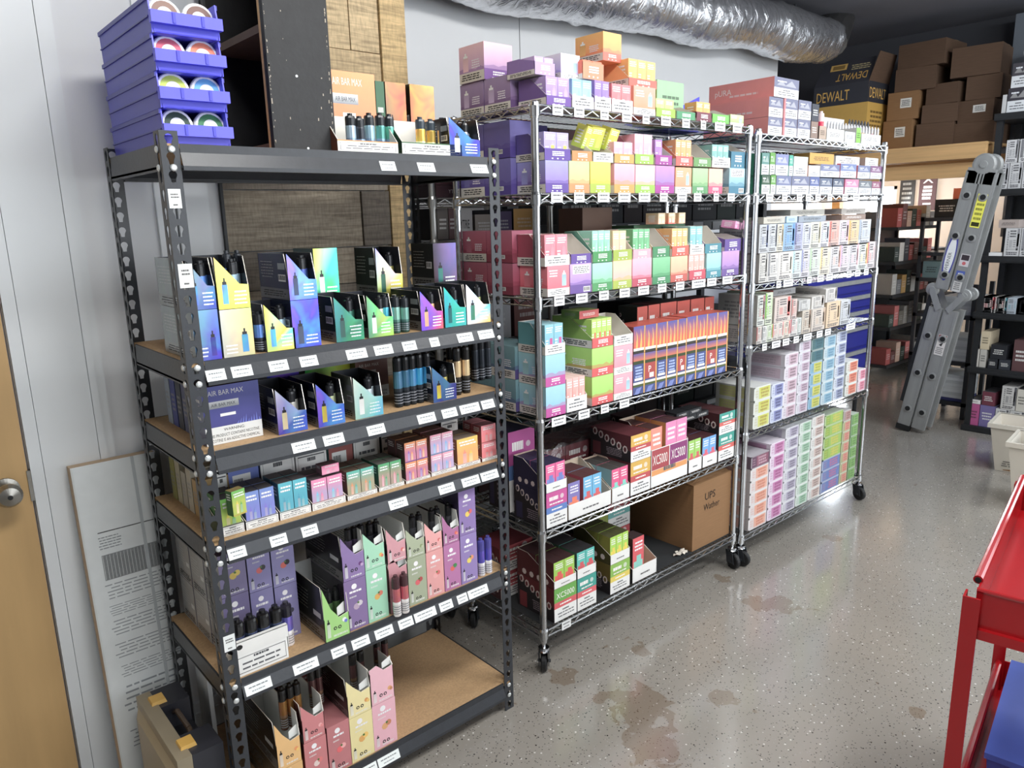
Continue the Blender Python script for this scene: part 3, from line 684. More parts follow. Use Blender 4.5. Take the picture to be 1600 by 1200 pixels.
# silver insulated duct along the back wall
def duct():
    m = MB(); n = 28; N = 150; r0 = 0.16; rn = random.Random(5)
    P = []
    for i in range(N+1):
        x = 0.7+4.35*i/N; sag = 0.012*math.sin(x*5.0); rr = r0 + 0.010*math.sin(x*7.3) + (0.012 if i % 31 == 0 else 0)
        zc = 2.70 + 0.028*(x-0.7) + sag
        P.append([(x + rn.uniform(-.004, .004), 1.165+rr*math.cos(2*PI*j/n)*(1+rn.uniform(-.035, .035)), zc+rr*math.sin(2*PI*j/n)*(1+rn.uniform(-.035, .035))) for j in range(n)])
    for i in range(N):
        for j in range(n): m.poly([P[i][j], P[i][(j+1) % n], P[i+1][(j+1) % n], P[i+1][j]], '#ccc')
    m.poly(P[-1], '#888'); m.poly(P[0][::-1], '#888')
    return m
t = empty('air_duct', (0, 0, 0)); tag(t, 'silver foil insulated duct running along the top of the white wall', 'duct')
m = duct(); me = m.build('foil_sleeve', 'ductfoil', t)
import bmesh
bm = bmesh.new(); bm.from_mesh(me.data); bmesh.ops.remove_doubles(bm, verts=bm.verts, dist=1e-5); bm.to_mesh(me.data); bm.free()
me.data.polygons.foreach_set('use_smooth', [True]*len(me.data.polygons))
for x in (2.35, 3.55, 4.6):
    m = MB(); m.tube((x, 1.165, 2.88+.028*(x-.7)-.02), (x, 1.165, 3.0), 0.006, '#333', 6); m.build('hanger_strap', 'blackmetal', t)
m = MB(); m.tube((5.06, 1.165, 2.83), (5.22, 1.165, 2.995), .15, '#fff', 16, .12); m.build('collar', 'chrome_dull', t)
o = MB(); o.tube((2.6, 1.343, 2.975), (4.74, 1.343, 2.975), 0.011, '#ddd', 8); tag(o.build('conduit_pipe', 'trimpaint', smooth=True), 'thin white conduit pipe fixed along the ceiling above the duct', 'pipe')
# ceiling light fittings over the aisle, out of the photograph's view
for x, y in ((0.2, -1.25), (2.3, -1.75), (4.3, -1.3)):
    t = empty('tube_light', (x, y, 2.94)); tag(t, 'white fluorescent ceiling fitting at x %.1f over the aisle' % x if False else 'white fluorescent ceiling fitting over the %s of the aisle' % {0.2: 'start', 2.3: 'middle', 4.3: 'end'}[x], 'light', 'ceiling fittings over the aisle')
    m = MB(); m.box(-.7, -.2, .03, .7, .2, .055, '#eee'); m.build('housing', 'trimpaint', t)

# ------------------------------------------------------------------ black boltless rack
RW, RD, RH = 0.9267, 0.4533, 1.83
BZ = [1.7768, 1.3054, 1.0929, 0.8675, 0.4989, 0.0924]
rack = empty('boltless_rack', (0, 0, 0)); tag(rack, 'black slotted steel rack with chipboard shelves standing before the plank wall', 'shelving rack')
def flange(m, O, U, N, w=0.038):
    """slotted strip: every keyhole is cut through"""
    O, U, N = Vector(O), Vector(U), Vector(N); p = 0.0378; n = int(RH/p); t = N*0.0018
    hole = [(0.009*math.cos(a), 0.004+0.009*math.sin(a)) for a in [PI*k/6 for k in range(7)]] + [(-.0055, -.004), (-.0045, -.012), (.0045, -.012), (.0055, -.004)]
    for i in range(n):
        z0, z1 = i*p, (i+1)*p; zc = (z0+z1)/2; x0, x1 = -w/2, w/2
        q = [(hx, hz) for hx, hz in hole]
        out = []
        for hx, hz in q:
            k = min(w/2/max(abs(hx), 1e-6), p/2/max(abs(hz), 1e-6)); out.append((hx*k, hz*k))
        poly = lambda L, off: [O+U*(w/2+a)+Z*(zc+b)+off for a, b in L]
        for off, rev in ((Vector((0, 0, 0)), False), (t, True)):
            A, B = poly(q, off), poly(out, off); c = len(q)
            for j in range(c):
                f = [B[j], B[(j+1) % c], A[(j+1) % c], A[j]]; m.poly(f[::-1] if rev else f, '#333')
            for sx in (-1, 1):
                for sz in (-1, 1):
                    C = O+U*(w/2+sx*w/2)+Z*(zc+sz*p/2)+off
                    near = sorted(range(c), key=lambda j: -(sx*out[j][0]/w*2+sz*out[j][1]/p*2))
                    a = max((j for j in range(c) if abs(abs(out[j][0])-w/2) < 1e-6 and out[j][0]*sx > 0), key=lambda j: sz*out[j][1])
                    b = max((j for j in range(c) if abs(abs(out[j][1])-p/2) < 1e-6 and out[j][1]*sz > 0), key=lambda j: sx*out[j][0], default=None)
                    if b is not None and a != b: m.poly([B[a], C, B[b]], '#333')
    return m
for x, sx in ((0, 1), (RW, -1)):
    for y, sy in ((0, 1), (RD, -1)):
        m = MB(); flange(m, (x, y, 0) if sx > 0 else (x-0.038, y, 0), X, Y*sy)
        flange(m, (x, y, 0) if sy > 0 else (x, y-0.038, 0), Y, X*sx)
        p_ = m.build('post', 'blackmetal', rack)
for u0, z0, w, h in ((.004, 1.655, .026, .040), (.006, 1.485, .030, .052), (.008, .60, .028, .042)):
    m = MB(); F = Face(m, (u0, -.0008, z0), X, Z, w, h); F.rect(0, 0, 1, 1, '#e8ecea'); F.words(.15, .5, .85, .8, '#666', 2, seed=int(z0*100)); F.words(.3, .1, .7, .25, '#555', 1, seed=3); m.build('price_sticker', 'card', rack)
bolt = None
def bolt_at(p, ax):
    global bolt
    if bolt is None:
        m = MB(); m.lathe((0, 0, 0), [(.0075, 0), (.0075, .002), (.005, .004), (0, .0045)], '#ccc', 10, -Y); b = m.build('rivet', 'zinc', rack); bolt = b
    else: b = bolt.copy(); COL.objects.link(b); b.parent = rack
    b.location = p; b.rotation_euler = (0, 0, ax)
for i, zb in enumerate(BZ):
    for j in (0, 1):
        bolt_at((.022, -.0005, zb-j*.0378), 0); bolt_at((RW-.020, -.0005, zb-j*.0378), 0); bolt_at((-.0005, .022, zb-j*.0378), -PI/2)
BEAM = [(0.004, .012), (-.0005, .012), (-.001, -.006), (-.0115, -.034), (-.0115, -.043), (.004, -.043), (.004, -.040), (-.008, -.039), (-.008, -.033), (.0025, -.006)]
for i, zb in enumerate(BZ):
    for y, s in ((0.003, 1), (RD-0.003, -1)):
        m = MB(); A = [(0.040, y+a*s, zb+b) for a, b in BEAM]; B = [(RW-.040, y+a*s, zb+b) for a, b in BEAM]; n = len(A)
        for k in range(n): m.poly([A[k], A[(k+1) % n], B[(k+1) % n], B[k]], '#333')
        m.build('beam', 'blackmetal', rack)
    for x, s in ((0.003, 1), (RW-0.003, -1)):
        m = MB(); A = [(x+(max(a, -.002))*s, 0.04, zb+b) for a, b in BEAM]; B = [(x+(max(a, -.002))*s, RD-.04, zb+b) for a, b in BEAM]; n = len(A)
        for k in range(n): m.poly([A[k], A[(k+1) % n], B[(k+1) % n], B[k]], '#333')
        m.build('side_beam', 'blackmetal', rack)
    m = MB(); m.box(.008, .0035, zb+.002, RW-.008, RD-.0035, zb+.0118, '#999')
    m.build('shelf_board', 'particleboard', rack)
def shelf_tag(px0, px1, i, tilt=0.0):
    """paper price label on the sloping lip of shelf i"""
    zb = BZ[i]; a, b = Vector((px0, 0.003-.0018, zb-.0095)), Vector((px0, 0.003-.0125, zb-.0335))
    px1 = min(px1, RW-.040); V = (a-b); h = V.length; V.normalize(); m = MB(); F = Face(m, b+Vector((0, -.0006, .0)), X, V, px1-px0, h)
    F.rect(0, 0, 1, 1, '#e6ecea', e=1); F.words(.14, .52, .86, .80, '#7c8286', 1, seed=int(px0*1e4), fill=.42, ragged=False); F.words(.2, .16, .8, .42, '#979ca0', 1, seed=int(px0*1e4)+1, fill=.4)
    o = m.build('shelf_label', 'card', rack)

# ------------------------------------------------------------------ chrome wire racks
def wire_rack(label, x0, y0, W, D, zs, H, casters=True, tags=None, mat='chrome', liner=(), zfoot=0.12):
    R = empty('wire_rack', (x0, y0, 0)); tag(R, label, 'wire rack')
    for x in (0, W):
        for y in (0, D):
            m = MB(); m.tube((x, y, zfoot), (x, y, H), .0125, '#ccc', 14); m.lathe((x, y, H), [(.0128, 0), (.0128, .006), (.006, .010), (0, .010)], '#777', 12)
            p = m.build('post', mat, R, smooth=False)
            if casters:
                c = empty('caster', (x, y, 0)); c.parent = R; yaw = -PI/2-.25 if x else .75 if x0 < 2 else -PI/2+.1; c.rotation_euler = (0, 0, yaw)
                m = MB(); m.lathe((0, 0, .085), [(.007, .05), (.007, .018), (.020, .016), (.0215, .010), (.018, .006), (.0215, .002), (.020, 0)], '#ccc', 14)
                m.build('swivel', 'chrome', c, smooth=False)
                m = MB()
                for s in (-1, 1): m.hexa([(-.012, s*.018-.001, .03), (.034, s*.018-.001, .03), (.034, s*.018+.001, .03), (-.012, s*.018+.001, .03), (-.022, s*.018-.001, .09), (.02, s*.018-.001, .09), (.02, s*.018+.001, .09), (-.022, s*.018+.001, .09)], '#555')
                m.tube((.012, -.024, .0385), (.012, .024, .0385), .006, '#999', 8); m.build('fork', 'blackmetal', c)
                m = MB(); m.lathe((.012, -.013, .0385), [(.012, 0), (.034, .002), (.038, .006), (.038, .020), (.034, .024), (.012, .026)], '#222', 20, Y); m.build('wheel', 'rubber', c)
    for i, zt in enumerate(zs):
        m = MB(); zb = zt-.026; r = .0032
        for y in (-.011, D+.011):
            m.tube((.012, y, zt-r), (W-.012, y, zt-r), r, '#ccc', 6); m.tube((.012, y, zb), (W-.012, y, zb), r, '#ccc', 6)
            n = int(W/.034); q = [(.014+(W-.028)*k/n, y, zt-r*2 if k % 2 else zb+r) for k in range(n+1)]
            for a, b in zip(q, q[1:]): m.tube(a, b, .002, '#ccc', 4, caps=False)
        for x in (-.011, W+.011):
            m.tube((x, .012, zt-r), (x, D-.012, zt-r), r, '#ccc', 6); m.tube((x, .012, zb), (x, D-.012, zb), r, '#ccc', 6)
            n = int(D/.034); q = [(x, .014+(D-.028)*k/n, zt-r*2 if k % 2 else zb+r) for k in range(n+1)]
            for a, b in zip(q, q[1:]): m.tube(a, b, .002, '#ccc', 4, caps=False)
        for k in range(int(W/.0254)):
            x = .02+k*.0254; m.tube((x, -.011, zt-.0015), (x, D+.011, zt-.0015), .0015, '#ccc', 4, caps=False)
        for y in (D*.33, D*.67):
            m.tube((-.011, y, zt-.006), (W+.011, y, zt-.006), r*.8, '#ccc', 5, caps=False)
        o = m.build('wire_shelf', mat, R); o['kind'] = 'stuff'
        m = MB()
        for x in (0, W):
            for y in (0, D): m.lathe((x, y, zt-.036), [(.0165, 0), (.0165, .030), (.0145, .040)], '#bbb', 14); m.lathe((x, y, zt-.042), [(.0135, 0), (.0135, .006)], '#222', 12)
        m.build('corner_sleeve', 'chrome_dull' if mat != 'chrome' else 'chrome', o)
        if i in liner:
            m = MB(); m.box(.02, .005, zt-.0004, W-.02, D-.005, zt+.0003, '#2a2c2e'); m.build('shelf_liner', 'matte', R)
        for a, b, dz in (tags or {}).get(i, []):
            m = MB(); F = Face(m, (a-x0, -.0162, zb-.004+dz), X, Z, b-a, .032); F.rect(0, 0, 1, 1, '#e4e6e6'); F.words(.14, .55, .86, .85, '#66666a', 1, fill=.5, seed=int(a*1e4), ragged=False); F.words(.2, .16, .8, .44, '#7c7c80', 1, fill=.45, seed=int(b*1e4), ragged=False)
            m.build('shelf_label', 'card', R)
    return R

def shrink_wrap(x0, y0, z0, w, d, h):
    m = MB(); r = random.Random(3); nx, ny = 46, 22
    g = [[(x0+w*i/nx+r.uniform(-.004, .004), y0-.006+d*j/ny, z0+h-.03+.007*math.sin(i*.9+j*.5)+r.uniform(0, .006)-(0 if j else .05)) for j in range(ny+1)] for i in range(nx+1)]
    for i in range(nx):
        for j in range(ny): m.poly([g[i][j], g[i+1][j], g[i+1][j+1], g[i][j+1]], '#6a2a34')
    tag(m.build('shrink_wrap', 'filmwrap'), 'clear wrinkled shrink wrap stretched over the maroon cartons of near chrome rack', 'plastic wrap')
def film_material():
    m, n, l, b = _new('filmwrap')
    out = [x for x in n if x.type == 'OUTPUT_MATERIAL'][0]
    tr = n.new('ShaderNodeBsdfTransparent'); gl = n.new('ShaderNodeBsdfGlossy'); gl.inputs['Roughness'].default_value = .28; gl.inputs['Color'].default_value = (.9, .88, .88, 1)
    t = _noise(n, l, 26, 4); bu = n.new('ShaderNodeBump'); bu.inputs['Strength'].default_value = .6; bu.inputs['Distance'].default_value = .006
    l.new(t.outputs['Fac'], bu.inputs['Height']); l.new(bu.outputs[0], gl.inputs['Normal'])
    mx = n.new('ShaderNodeMixShader'); mx.inputs[0].default_value = .2; l.new(tr.outputs[0], mx.inputs[1]); l.new(gl.outputs[0], mx.inputs[2]); l.new(mx.outputs[0], out.inputs[0])
film_material()

def tube_band(x, y, z, w, d):
    """white card band with four holes clipped round the tubes of the tray"""
    m = MB(); m.sheet((x, y-.001, z+.060), X, Z, [(0, 0), (w, 0), (w, .034), (0, .034)], .0015, '#e6e6e2')
    m.sheet((x, y-.001, z+.094), X, Y, [(0, 0), (w, 0), (w, .012), (0, .012)], .0015, '#e6e6e2')
    F = Face(m, (x, y-.001, z+.060), X, Z, w, .034); F.poly([(.06+.06*math.cos(a), .6+.2*math.sin(a)) for a in [2*PI*k/12 for k in range(12)]], '#222')
    for sx in (x, x+w-.0015): m.box(sx, y-.0005, z+.03, sx+.0015, y+.012, z+.062, '#e6e6e2')
    tag(m.build('card_band', 'card'), 'white holed card band around the four black capped tubes, black rack fifth shelf', 'card band')

wire_rack('chrome wire rack on casters filled with bright cartons, beside the black rack', 1.139, 0.074, 1.206, 0.415, [1.9609, 1.6938, 1.3602, 0.9495, 0.5479, 0.1703], 1.961, True, {0: [(1.201, 1.248, 0), (1.298, 1.345, 0), (1.422, 1.463, 0), (1.531, 1.582, 0), (1.64, 1.679, 0), (1.744, 1.8, 0), (1.869, 1.916, 0), (1.985, 2.018, 0), (2.077, 2.147, 0), (2.2, 2.264, 0)], 1: [(1.19, 1.242, 0), (1.295, 1.344, 0), (1.409, 1.468, 0), (1.514, 1.579, 0), (1.624, 1.689, 0), (1.744, 1.79, 0), (1.848, 1.908, 0), (1.953, 2.002, 0), (2.084, 2.119, 0), (2.182, 2.232, 0)], 2: [(1.198, 1.246, 0), (1.301, 1.358, 0), (1.416, 1.466, 0), (1.524, 1.58, 0), (1.627, 1.689, 0), (1.742, 1.793, 0), (1.852, 1.905, 0), (1.955, 2.045, 0), (2.058, 2.121, 0), (2.166, 2.237, 0)], 3: [(1.179, 1.247, 0), (1.31, 1.366, 0), (1.426, 1.468, 0), (1.528, 1.582, 0)], 5: [(1.216, 1.263, 0)]}, liner=(5,))
wire_rack('chrome wire rack on casters holding pale cartons, standing nearer the ladder', 2.392, 0.060, 1.205, 0.415, [1.9383, 1.6924, 1.3145, 1.0418, 0.645, 0.1493], 1.949, True, {1: [(2.448, 2.504, 0), (2.578, 2.621, 0), (2.704, 2.749, 0), (2.784, 2.831, 0), (2.872, 2.921, 0), (2.988, 3.032, 0), (3.136, 3.189, 0), (3.25, 3.319, 0)], 2: [(2.567, 2.605, 0), (2.627, 2.712, 0), (2.841, 2.883, 0), (2.939, 3.001, 0), (3.027, 3.092, 0), (3.24, 3.289, 0), (3.331, 3.389, 0), (3.432, 3.484, 0)], 3: [(2.474, 2.512, 0), (2.555, 2.627, 0), (2.649, 2.707, 0), (2.747, 2.795, 0), (2.837, 2.917, 0), (2.967, 3.025, 0), (3.051, 3.11, 0), (3.275, 3.375, 0)]}, liner=(5,))
# ---- goods on the black rack
G('tray',.4198,.012,1.7896,.1744,.13,.0268,('#5b2f1c','#e08a35'),'white~d tray with orange rim, first~a top shelf of~b',tall=.1,cin='#e8e6de')
G('tray',.6068,.012,1.7896,.1964,.13,.0298,('#274a33','#3f6b45'),'white~d tray with green rim, second~a top shelf of~b',tall=.1,cin='#e8e6de')
G('air',.762,.012,1.7896,.106,.12,.1008,('#3a57b0','#2a3f96','#26357e','#263a88','#23262e','#c5cfd8'),'blue foil~d with diagonal front, third~a top shelf of~b')
G('tube',.4715,.045,1.792,.027,.027,.094,('#9fb6c8','#5a6f80','#23272c'),'dark capped~u, first of five in the orange rimmed tray, ~b top shelf')
G('tube',.4975,.045,1.792,.027,.027,.089,('#2c3038','#5a6f80','#23272c'),'dark capped~u, second of five in the orange rimmed tray, ~b top shelf')
G('tube',.5265,.045,1.792,.027,.027,.099,('#8fb2c4','#5a6f80','#23272c'),'dark capped~u, third of five in the orange rimmed tray, ~b top shelf')
G('tube',.5585,.045,1.792,.027,.027,.101,('#4f8f86','#5a6f80','#23272c'),'dark capped~u, fourth of five in the orange rimmed tray, ~b top shelf')
G('tube',.5865,.045,1.792,.027,.027,.1,('#57a08e','#5a6f80','#23272c'),'dark capped~u, fifth of five in the orange rimmed tray, ~b top shelf')
G('tube',.6885,.05,1.792,.027,.027,.1,('#d9b24a','#c2b98a','#35404a'),'gold~u, first of three in the green rimmed tray, ~b top shelf')
G('tube',.7225,.05,1.792,.027,.027,.097,('#b99a45','#c2b98a','#35404a'),'gold~u, second of three in the green rimmed tray, ~b top shelf')
G('tube',.7615,.05,1.792,.027,.027,.103,('#cda64a','#c2b98a','#35404a'),'gold~u, third of three in the green rimmed tray, ~b top shelf')
G('airbig',.4778,.15,1.7896,.1414,.12,.2158,('#e2793a','#f2c14a','#5a3320'),'big orange~c with pictured device, first~a back of~b top shelf')
G('plain',.6338,.17,1.7896,.0274,.1,.2048,('#3f6b50','#2f4a3a'),'slim dark green~c, second~a back of~b top shelf')
G('airshut',.6648,.17,1.7896,.0664,.1,.2058,('#8a6a50','#b0683e','#7a6250','#c27a3e','#3a2a22','#24302c'),'brown foil~c with flame print, third~a back of~b top shelf')
G('airshut',.7458,.17,1.7896,.0834,.1,.2068,('#a0663a','#c98a4e','#8a6a4a','#8a5a38','#3a2a22','#24302c'),'copper foil~c with parrot print, fourth~a back of~b top shelf')
G('airshut',.0248,.006,1.3181,.0574,.22,.1143,('#6f8fae','#5a86b8','#5d7fa6','#2f57b8','#8d979b','#35458f'),'steel blue foil~c at the base, first~a second shelf of~b',dl=0)
G('air',.0248,.006,1.4336,.0574,.22,.1128,('#8a9299','#3f6f9a','#5a7f9a','#2f62a0','#8d979b','#4a86c8'),'grey blue foil~d on top, first~a second shelf of~b')
G('airshut',.0868,.006,1.3181,.0734,.17,.1103,('#b9b6b0','#e0d27a','#b9b8ae','#c9bf8a','#9aa0a2','#4a86c0'),'silver and yellow foil~c at the base, second~a second shelf of~b',dl=0)
G('air',.0868,.006,1.4296,.0734,.17,.1178,('#d8c765','#c9d86a','#d9c24a','#c8d24a','#5a5a52','#5b8fd0'),'yellow foil~d on top, second~a second shelf of~b')
G('air',.1908,.006,1.3181,.0724,.12,.1133,('#d8e04a','#4ad0d8','#b9c86a','#e8d84a','#3a4254','#4f9fe0'),'rainbow foil~d, third~a second shelf of~b')
G('airshut',.2588,.006,1.3181,.0724,.17,.1163,('#5a55c8','#3a6fe0','#4a45b0','#3f5fd8','#2a2d52','#4a4d6a'),'violet blue foil~c at the base, fourth~a second shelf of~b')
G('air',.2588,.006,1.4356,.0724,.17,.1108,('#7a6fd8','#3f6fe8','#6a5fd8','#3f86e8','#2b2e52','#3b3f62'),'violet blue foil~d on top, fourth~a second shelf of~b',cut=.42)
G('air',.3738,.006,1.3181,.0804,.15,.1153,('#3f8a86','#2f6f5a','#3a7a74','#3a9a6a','#20302c','#3a5a58'),'teal foil~d with torn side, fifth~a second shelf of~b')
G('air',.4678,.006,1.3181,.0764,.15,.1113,('#6a9a6a','#5ae08a','#5a8a6a','#b0d84a','#24342a','#dfe6e0'),'green rainbow foil~d, sixth~a second shelf of~b')
G('air',.6348,.006,1.3181,.0744,.15,.1093,('#6a4fd8','#b04a8a','#5a3fd0','#d8585a','#23252c','#e0b080'),'violet and red foil~d, seventh~a second shelf of~b')
G('air',.7158,.006,1.3181,.0754,.15,.1153,('#1fa0a0','#2fa8a0','#1f9aa0','#3ab0a8','#20242c','#1f5a62'),'teal foil~d with dark side, eighth~a second shelf of~b')
G('air',.7948,.006,1.3181,.0874,.15,.1163,('#e8e4ec','#4ab8e0','#d0d4dc','#e8b84a','#2a2a30','#3f7f6a'),'silver rainbow foil~d, ninth~a second shelf of~b')
G('plain',.4098,.17,1.3181,.0704,.12,.0923,('#24423a','#1c2a28'),'dark green base~c at the base, first~a back of~b second shelf',bars=False)
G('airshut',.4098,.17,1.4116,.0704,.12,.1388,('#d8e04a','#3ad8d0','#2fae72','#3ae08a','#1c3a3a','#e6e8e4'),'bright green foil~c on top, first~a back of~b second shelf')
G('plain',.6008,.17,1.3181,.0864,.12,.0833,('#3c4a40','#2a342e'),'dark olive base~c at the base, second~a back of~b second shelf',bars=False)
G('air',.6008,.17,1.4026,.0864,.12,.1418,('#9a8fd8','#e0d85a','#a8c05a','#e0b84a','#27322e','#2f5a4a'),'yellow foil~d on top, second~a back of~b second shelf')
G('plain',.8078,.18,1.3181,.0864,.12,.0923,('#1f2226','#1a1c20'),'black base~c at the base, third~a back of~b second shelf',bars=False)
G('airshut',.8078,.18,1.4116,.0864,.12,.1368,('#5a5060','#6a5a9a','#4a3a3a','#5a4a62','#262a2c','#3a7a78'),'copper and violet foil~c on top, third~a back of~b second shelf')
G('tube',.172,.018,1.3181,.026,.026,.0965,('#5f8fd8','#20242a','#1d2126'),'loose glossy~u, first~a second shelf of~b')
G('tube',.523,.018,1.3181,.026,.026,.1085,('#4ac0d8','#2f4a4a','#1d2126'),'loose glossy~u, second~a second shelf of~b')
G('tube',.555,.018,1.3181,.026,.026,.1045,('#7fb0a0','#3a5a52','#1d2126'),'loose glossy~u, third~a second shelf of~b')
G('tube',.584,.018,1.3181,.026,.026,.0995,('#6fa094','#33504a','#1d2126'),'loose glossy~u, fourth~a second shelf of~b')
G('tube',.126,.05,1.4345,.02,.02,.125,('#5a86d8','#2f57b0','#20252c'),'blue~u standing in yellow foil~d, first of two, ~b second shelf')
G('tube',.151,.05,1.4345,.02,.02,.125,('#5a86d8','#2f57b0','#20252c'),'blue~u standing in yellow foil~d, second of two, ~b second shelf')
G('airbig',.0398,.05,1.1056,.1374,.08,.1418,('#3b3a86','#5a6fd8','#5a6488'),'navy~c with pictured device and warning, first~a third shelf of~b')
G('air',.2048,.02,1.1056,.0774,.15,.1148,('#b8b8cc','#3f4fb8','#4a3fa8','#3f6fd8','#22284c','#d9cfa0'),'violet silver foil~d, second~a third shelf of~b')
G('air',.3078,.01,1.1056,.0754,.15,.1138,('#6a5fd0','#3a4fd0','#4a48c0','#4a9ae0','#1f2442','#c8c04a'),'royal blue foil~d with yellow device, third~a third shelf of~b')
G('air',.4138,.01,1.1056,.0854,.12,.1138,('#cfe0d4','#7ac8d0','#a8cfc0','#5ab8d8','#8f9a90','#eef2ee'),'silver green foil~d, fourth~a third shelf of~b')
G('air',.6658,.01,1.1056,.0824,.1,.1038,('#4a6aa8','#3a4a86','#3a5590','#3a3f86','#202634','#d0c040'),'slate blue foil~d with yellow device, fifth~a third shelf of~b')
G('airbig',.5278,.2,1.1056,.1084,.1,.1138,('#7a5a58','#a07a70','#4a3a3a'),'dusky pink master~c, first~a back of~b third shelf')
G('airshut',.2628,.2,1.1056,.0904,.12,.1138,('#6a3fd0','#5a3fc0','#2a2a5a','#3a2f7a','#20224a','#3a3a6a'),'violet foil~c, second~a back of~b third shelf')
G('airshut',.3858,.23,1.1056,.1474,.12,.1158,('#2fae6a','#c8d83a','#1f5a4a','#2a8a5a','#1c3a34','#2a4a40'),'green foil~c, third~a back of~b third shelf')
G('tube',.5622,.037,1.1056,.0255,.0255,.15,('#4f7f9a','#23282e','#16191d'),'blue banded~u, first in cluster of eight on third shelf of~b')
G('tube',.5862,.037,1.1056,.0255,.0255,.15,('#3f6f8a','#23282e','#16191d'),'blue banded~u, second in cluster of eight on third shelf of~b')
G('tube',.6092,.037,1.1056,.0255,.0255,.15,('#4f90b8','#23282e','#16191d'),'blue banded~u, third in cluster of eight on third shelf of~b')
G('tube',.6332,.037,1.1056,.0255,.0255,.15,('#3aa0d0','#23282e','#16191d'),'blue banded~u, fourth in cluster of eight on third shelf of~b')
G('tube',.6602,.037,1.1056,.0255,.0255,.15,('#3f9ad0','#23282e','#16191d'),'blue banded~u, fifth in cluster of eight on third shelf of~b')
G('tube',.5982,.072,1.1056,.0255,.0255,.15,('#3a5a70','#23282e','#16191d'),'blue banded~u, sixth in cluster of eight on third shelf of~b')
G('tube',.6262,.072,1.1056,.0255,.0255,.15,('#3a5a70','#23282e','#16191d'),'blue banded~u, seventh in cluster of eight on third shelf of~b')
G('tube',.6552,.072,1.1056,.0255,.0255,.15,('#3a5a70','#23282e','#16191d'),'blue banded~u, eighth in cluster of eight on third shelf of~b')
G('tube',.7692,.037,1.1056,.0255,.0255,.15,('#d9bd92','#2a2723','#1c1a18'),'gold banded~u, first in cluster of four on third shelf of~b')
G('tube',.8022,.037,1.1056,.0255,.0255,.15,('#d9bd92','#2a2723','#1c1a18'),'gold banded~u, second in cluster of four on third shelf of~b')
G('tube',.7732,.072,1.1056,.0255,.0255,.15,('#d9bd92','#2a2723','#1c1a18'),'gold banded~u, third in cluster of four on third shelf of~b')
G('tube',.8092,.072,1.1056,.0255,.0255,.15,('#d9bd92','#2a2723','#1c1a18'),'gold banded~u, fourth in cluster of four on third shelf of~b')
G('tube',.9232,.147,1.1056,.0255,.0255,.15,('#2a3038','#22262c','#17191d'),'near black~u, first in cluster of five, back of~b third shelf')
G('tube',.9492,.147,1.1056,.0255,.0255,.15,('#2a3038','#22262c','#17191d'),'near black~u, second in cluster of five, back of~b third shelf')
G('tube',.9762,.147,1.1056,.0255,.0255,.15,('#2a3038','#22262c','#17191d'),'near black~u, third in cluster of five, back of~b third shelf')
G('tube',.9362,.177,1.1056,.0255,.0255,.15,('#2a3038','#22262c','#17191d'),'near black~u, fourth in cluster of five, back of~b third shelf')
G('tube',.9632,.177,1.1056,.0255,.0255,.15,('#2a3038','#22262c','#17191d'),'near black~u, fifth in cluster of five, back of~b third shelf')
G('plain',.05,.33,1.1056,.05,.038,.13,('#8796a8','#8796a8'),'slim grey blue~c, first from the wall on third shelf of~b')
G('plain',.05,.285,1.1056,.05,.038,.13,('#2f3f86','#2f3f86'),'slim royal blue~c, second from the wall on third shelf of~b')
G('plain',.05,.24,1.1056,.05,.038,.13,('#39404e','#39404e'),'slim charcoal~c, third from the wall on third shelf of~b')
G('plain',.05,.195,1.1056,.05,.038,.13,('#4a5274','#4a5274'),'slim slate~c, fourth from the wall on third shelf of~b')
G('plain',.05,.15,1.1056,.05,.038,.13,('#8a94ac','#8a94ac'),'slim pale violet~c, fifth from the wall on third shelf of~b')
G('tray',.0428,.03,.8801,.0564,.15,.0263,('#3a4a34','#4a4a3a'),'white lipped tray with green rim, first~a fourth shelf of~b',inner=[(1,2,1,('#6ac04a','#e0d23a','#2f6a34','#3c3a40','#e8e8ee','#d0d0e0'),.0905)],inlabel=['~i green fruit box in first tray~a fourth shelf of~b'])
G('tray',.1038,.03,.8801,.0834,.15,.0233,('#4a4650','#4a4a6a'),'white lipped tray with purple rim, second~a fourth shelf of~b',inner=[(2,2,1,('#6a8ad0','#7a6ad0','#4a5a8a','#4f4d52','#e8e8ee','#d0d0e0'),.0925)],inlabel=['~i violet blue fruit box in second tray, fourth shelf of~b'])
G('tray',.1918,.03,.8801,.0844,.15,.0223,('#565250','#3f6a6a'),'white lipped tray with teal rim, third~a fourth shelf of~b',inner=[(2,2,1,('#4ab8c8','#3a9ab8','#3f6a72','#5a565a','#e8e8ee','#d0d0e0'),.0935)],inlabel=['~i teal fruit box in third tray~a fourth shelf of~b'])
G('tray',.2808,.03,.8801,.0964,.15,.0213,('#5a4a50','#9a5a6a'),'white lipped tray with pink rim, fourth~a fourth shelf of~b',inner=[(2,2,1,('#f07aa8','#6ac0e0','#7a4a5a','#5a4a50','#e8e8ee','#d0d0e0'),.0795)],inlabel=['~i pink and aqua fruit box, fourth tray, fourth shelf of~b'])
G('tray',.3838,.03,.8801,.0914,.15,.0143,('#6a5a4c','#7a5a44'),'white lipped tray with brown rim, fifth~a fourth shelf of~b',inner=[(2,2,1,('#4ab8a8','#e08a4a','#5a5044','#5a4a3c','#e8e8ee','#d0d0e0'),.0765)],inlabel=['~i orange and teal fruit box, fifth tray, fourth shelf of~b'])
G('tray',.4818,.03,.8801,.0824,.15,.0123,('#6a6860','#7a7a70'),'white lipped tray with grey rim, sixth~a fourth shelf of~b',inner=[(2,2,1,('#3aa86a','#e88aa0','#3a5a4a','#5a5a54','#e8e8ee','#d0d0e0'),.0745)],inlabel=['~i green and pink fruit box, sixth tray, fourth shelf of~b'])
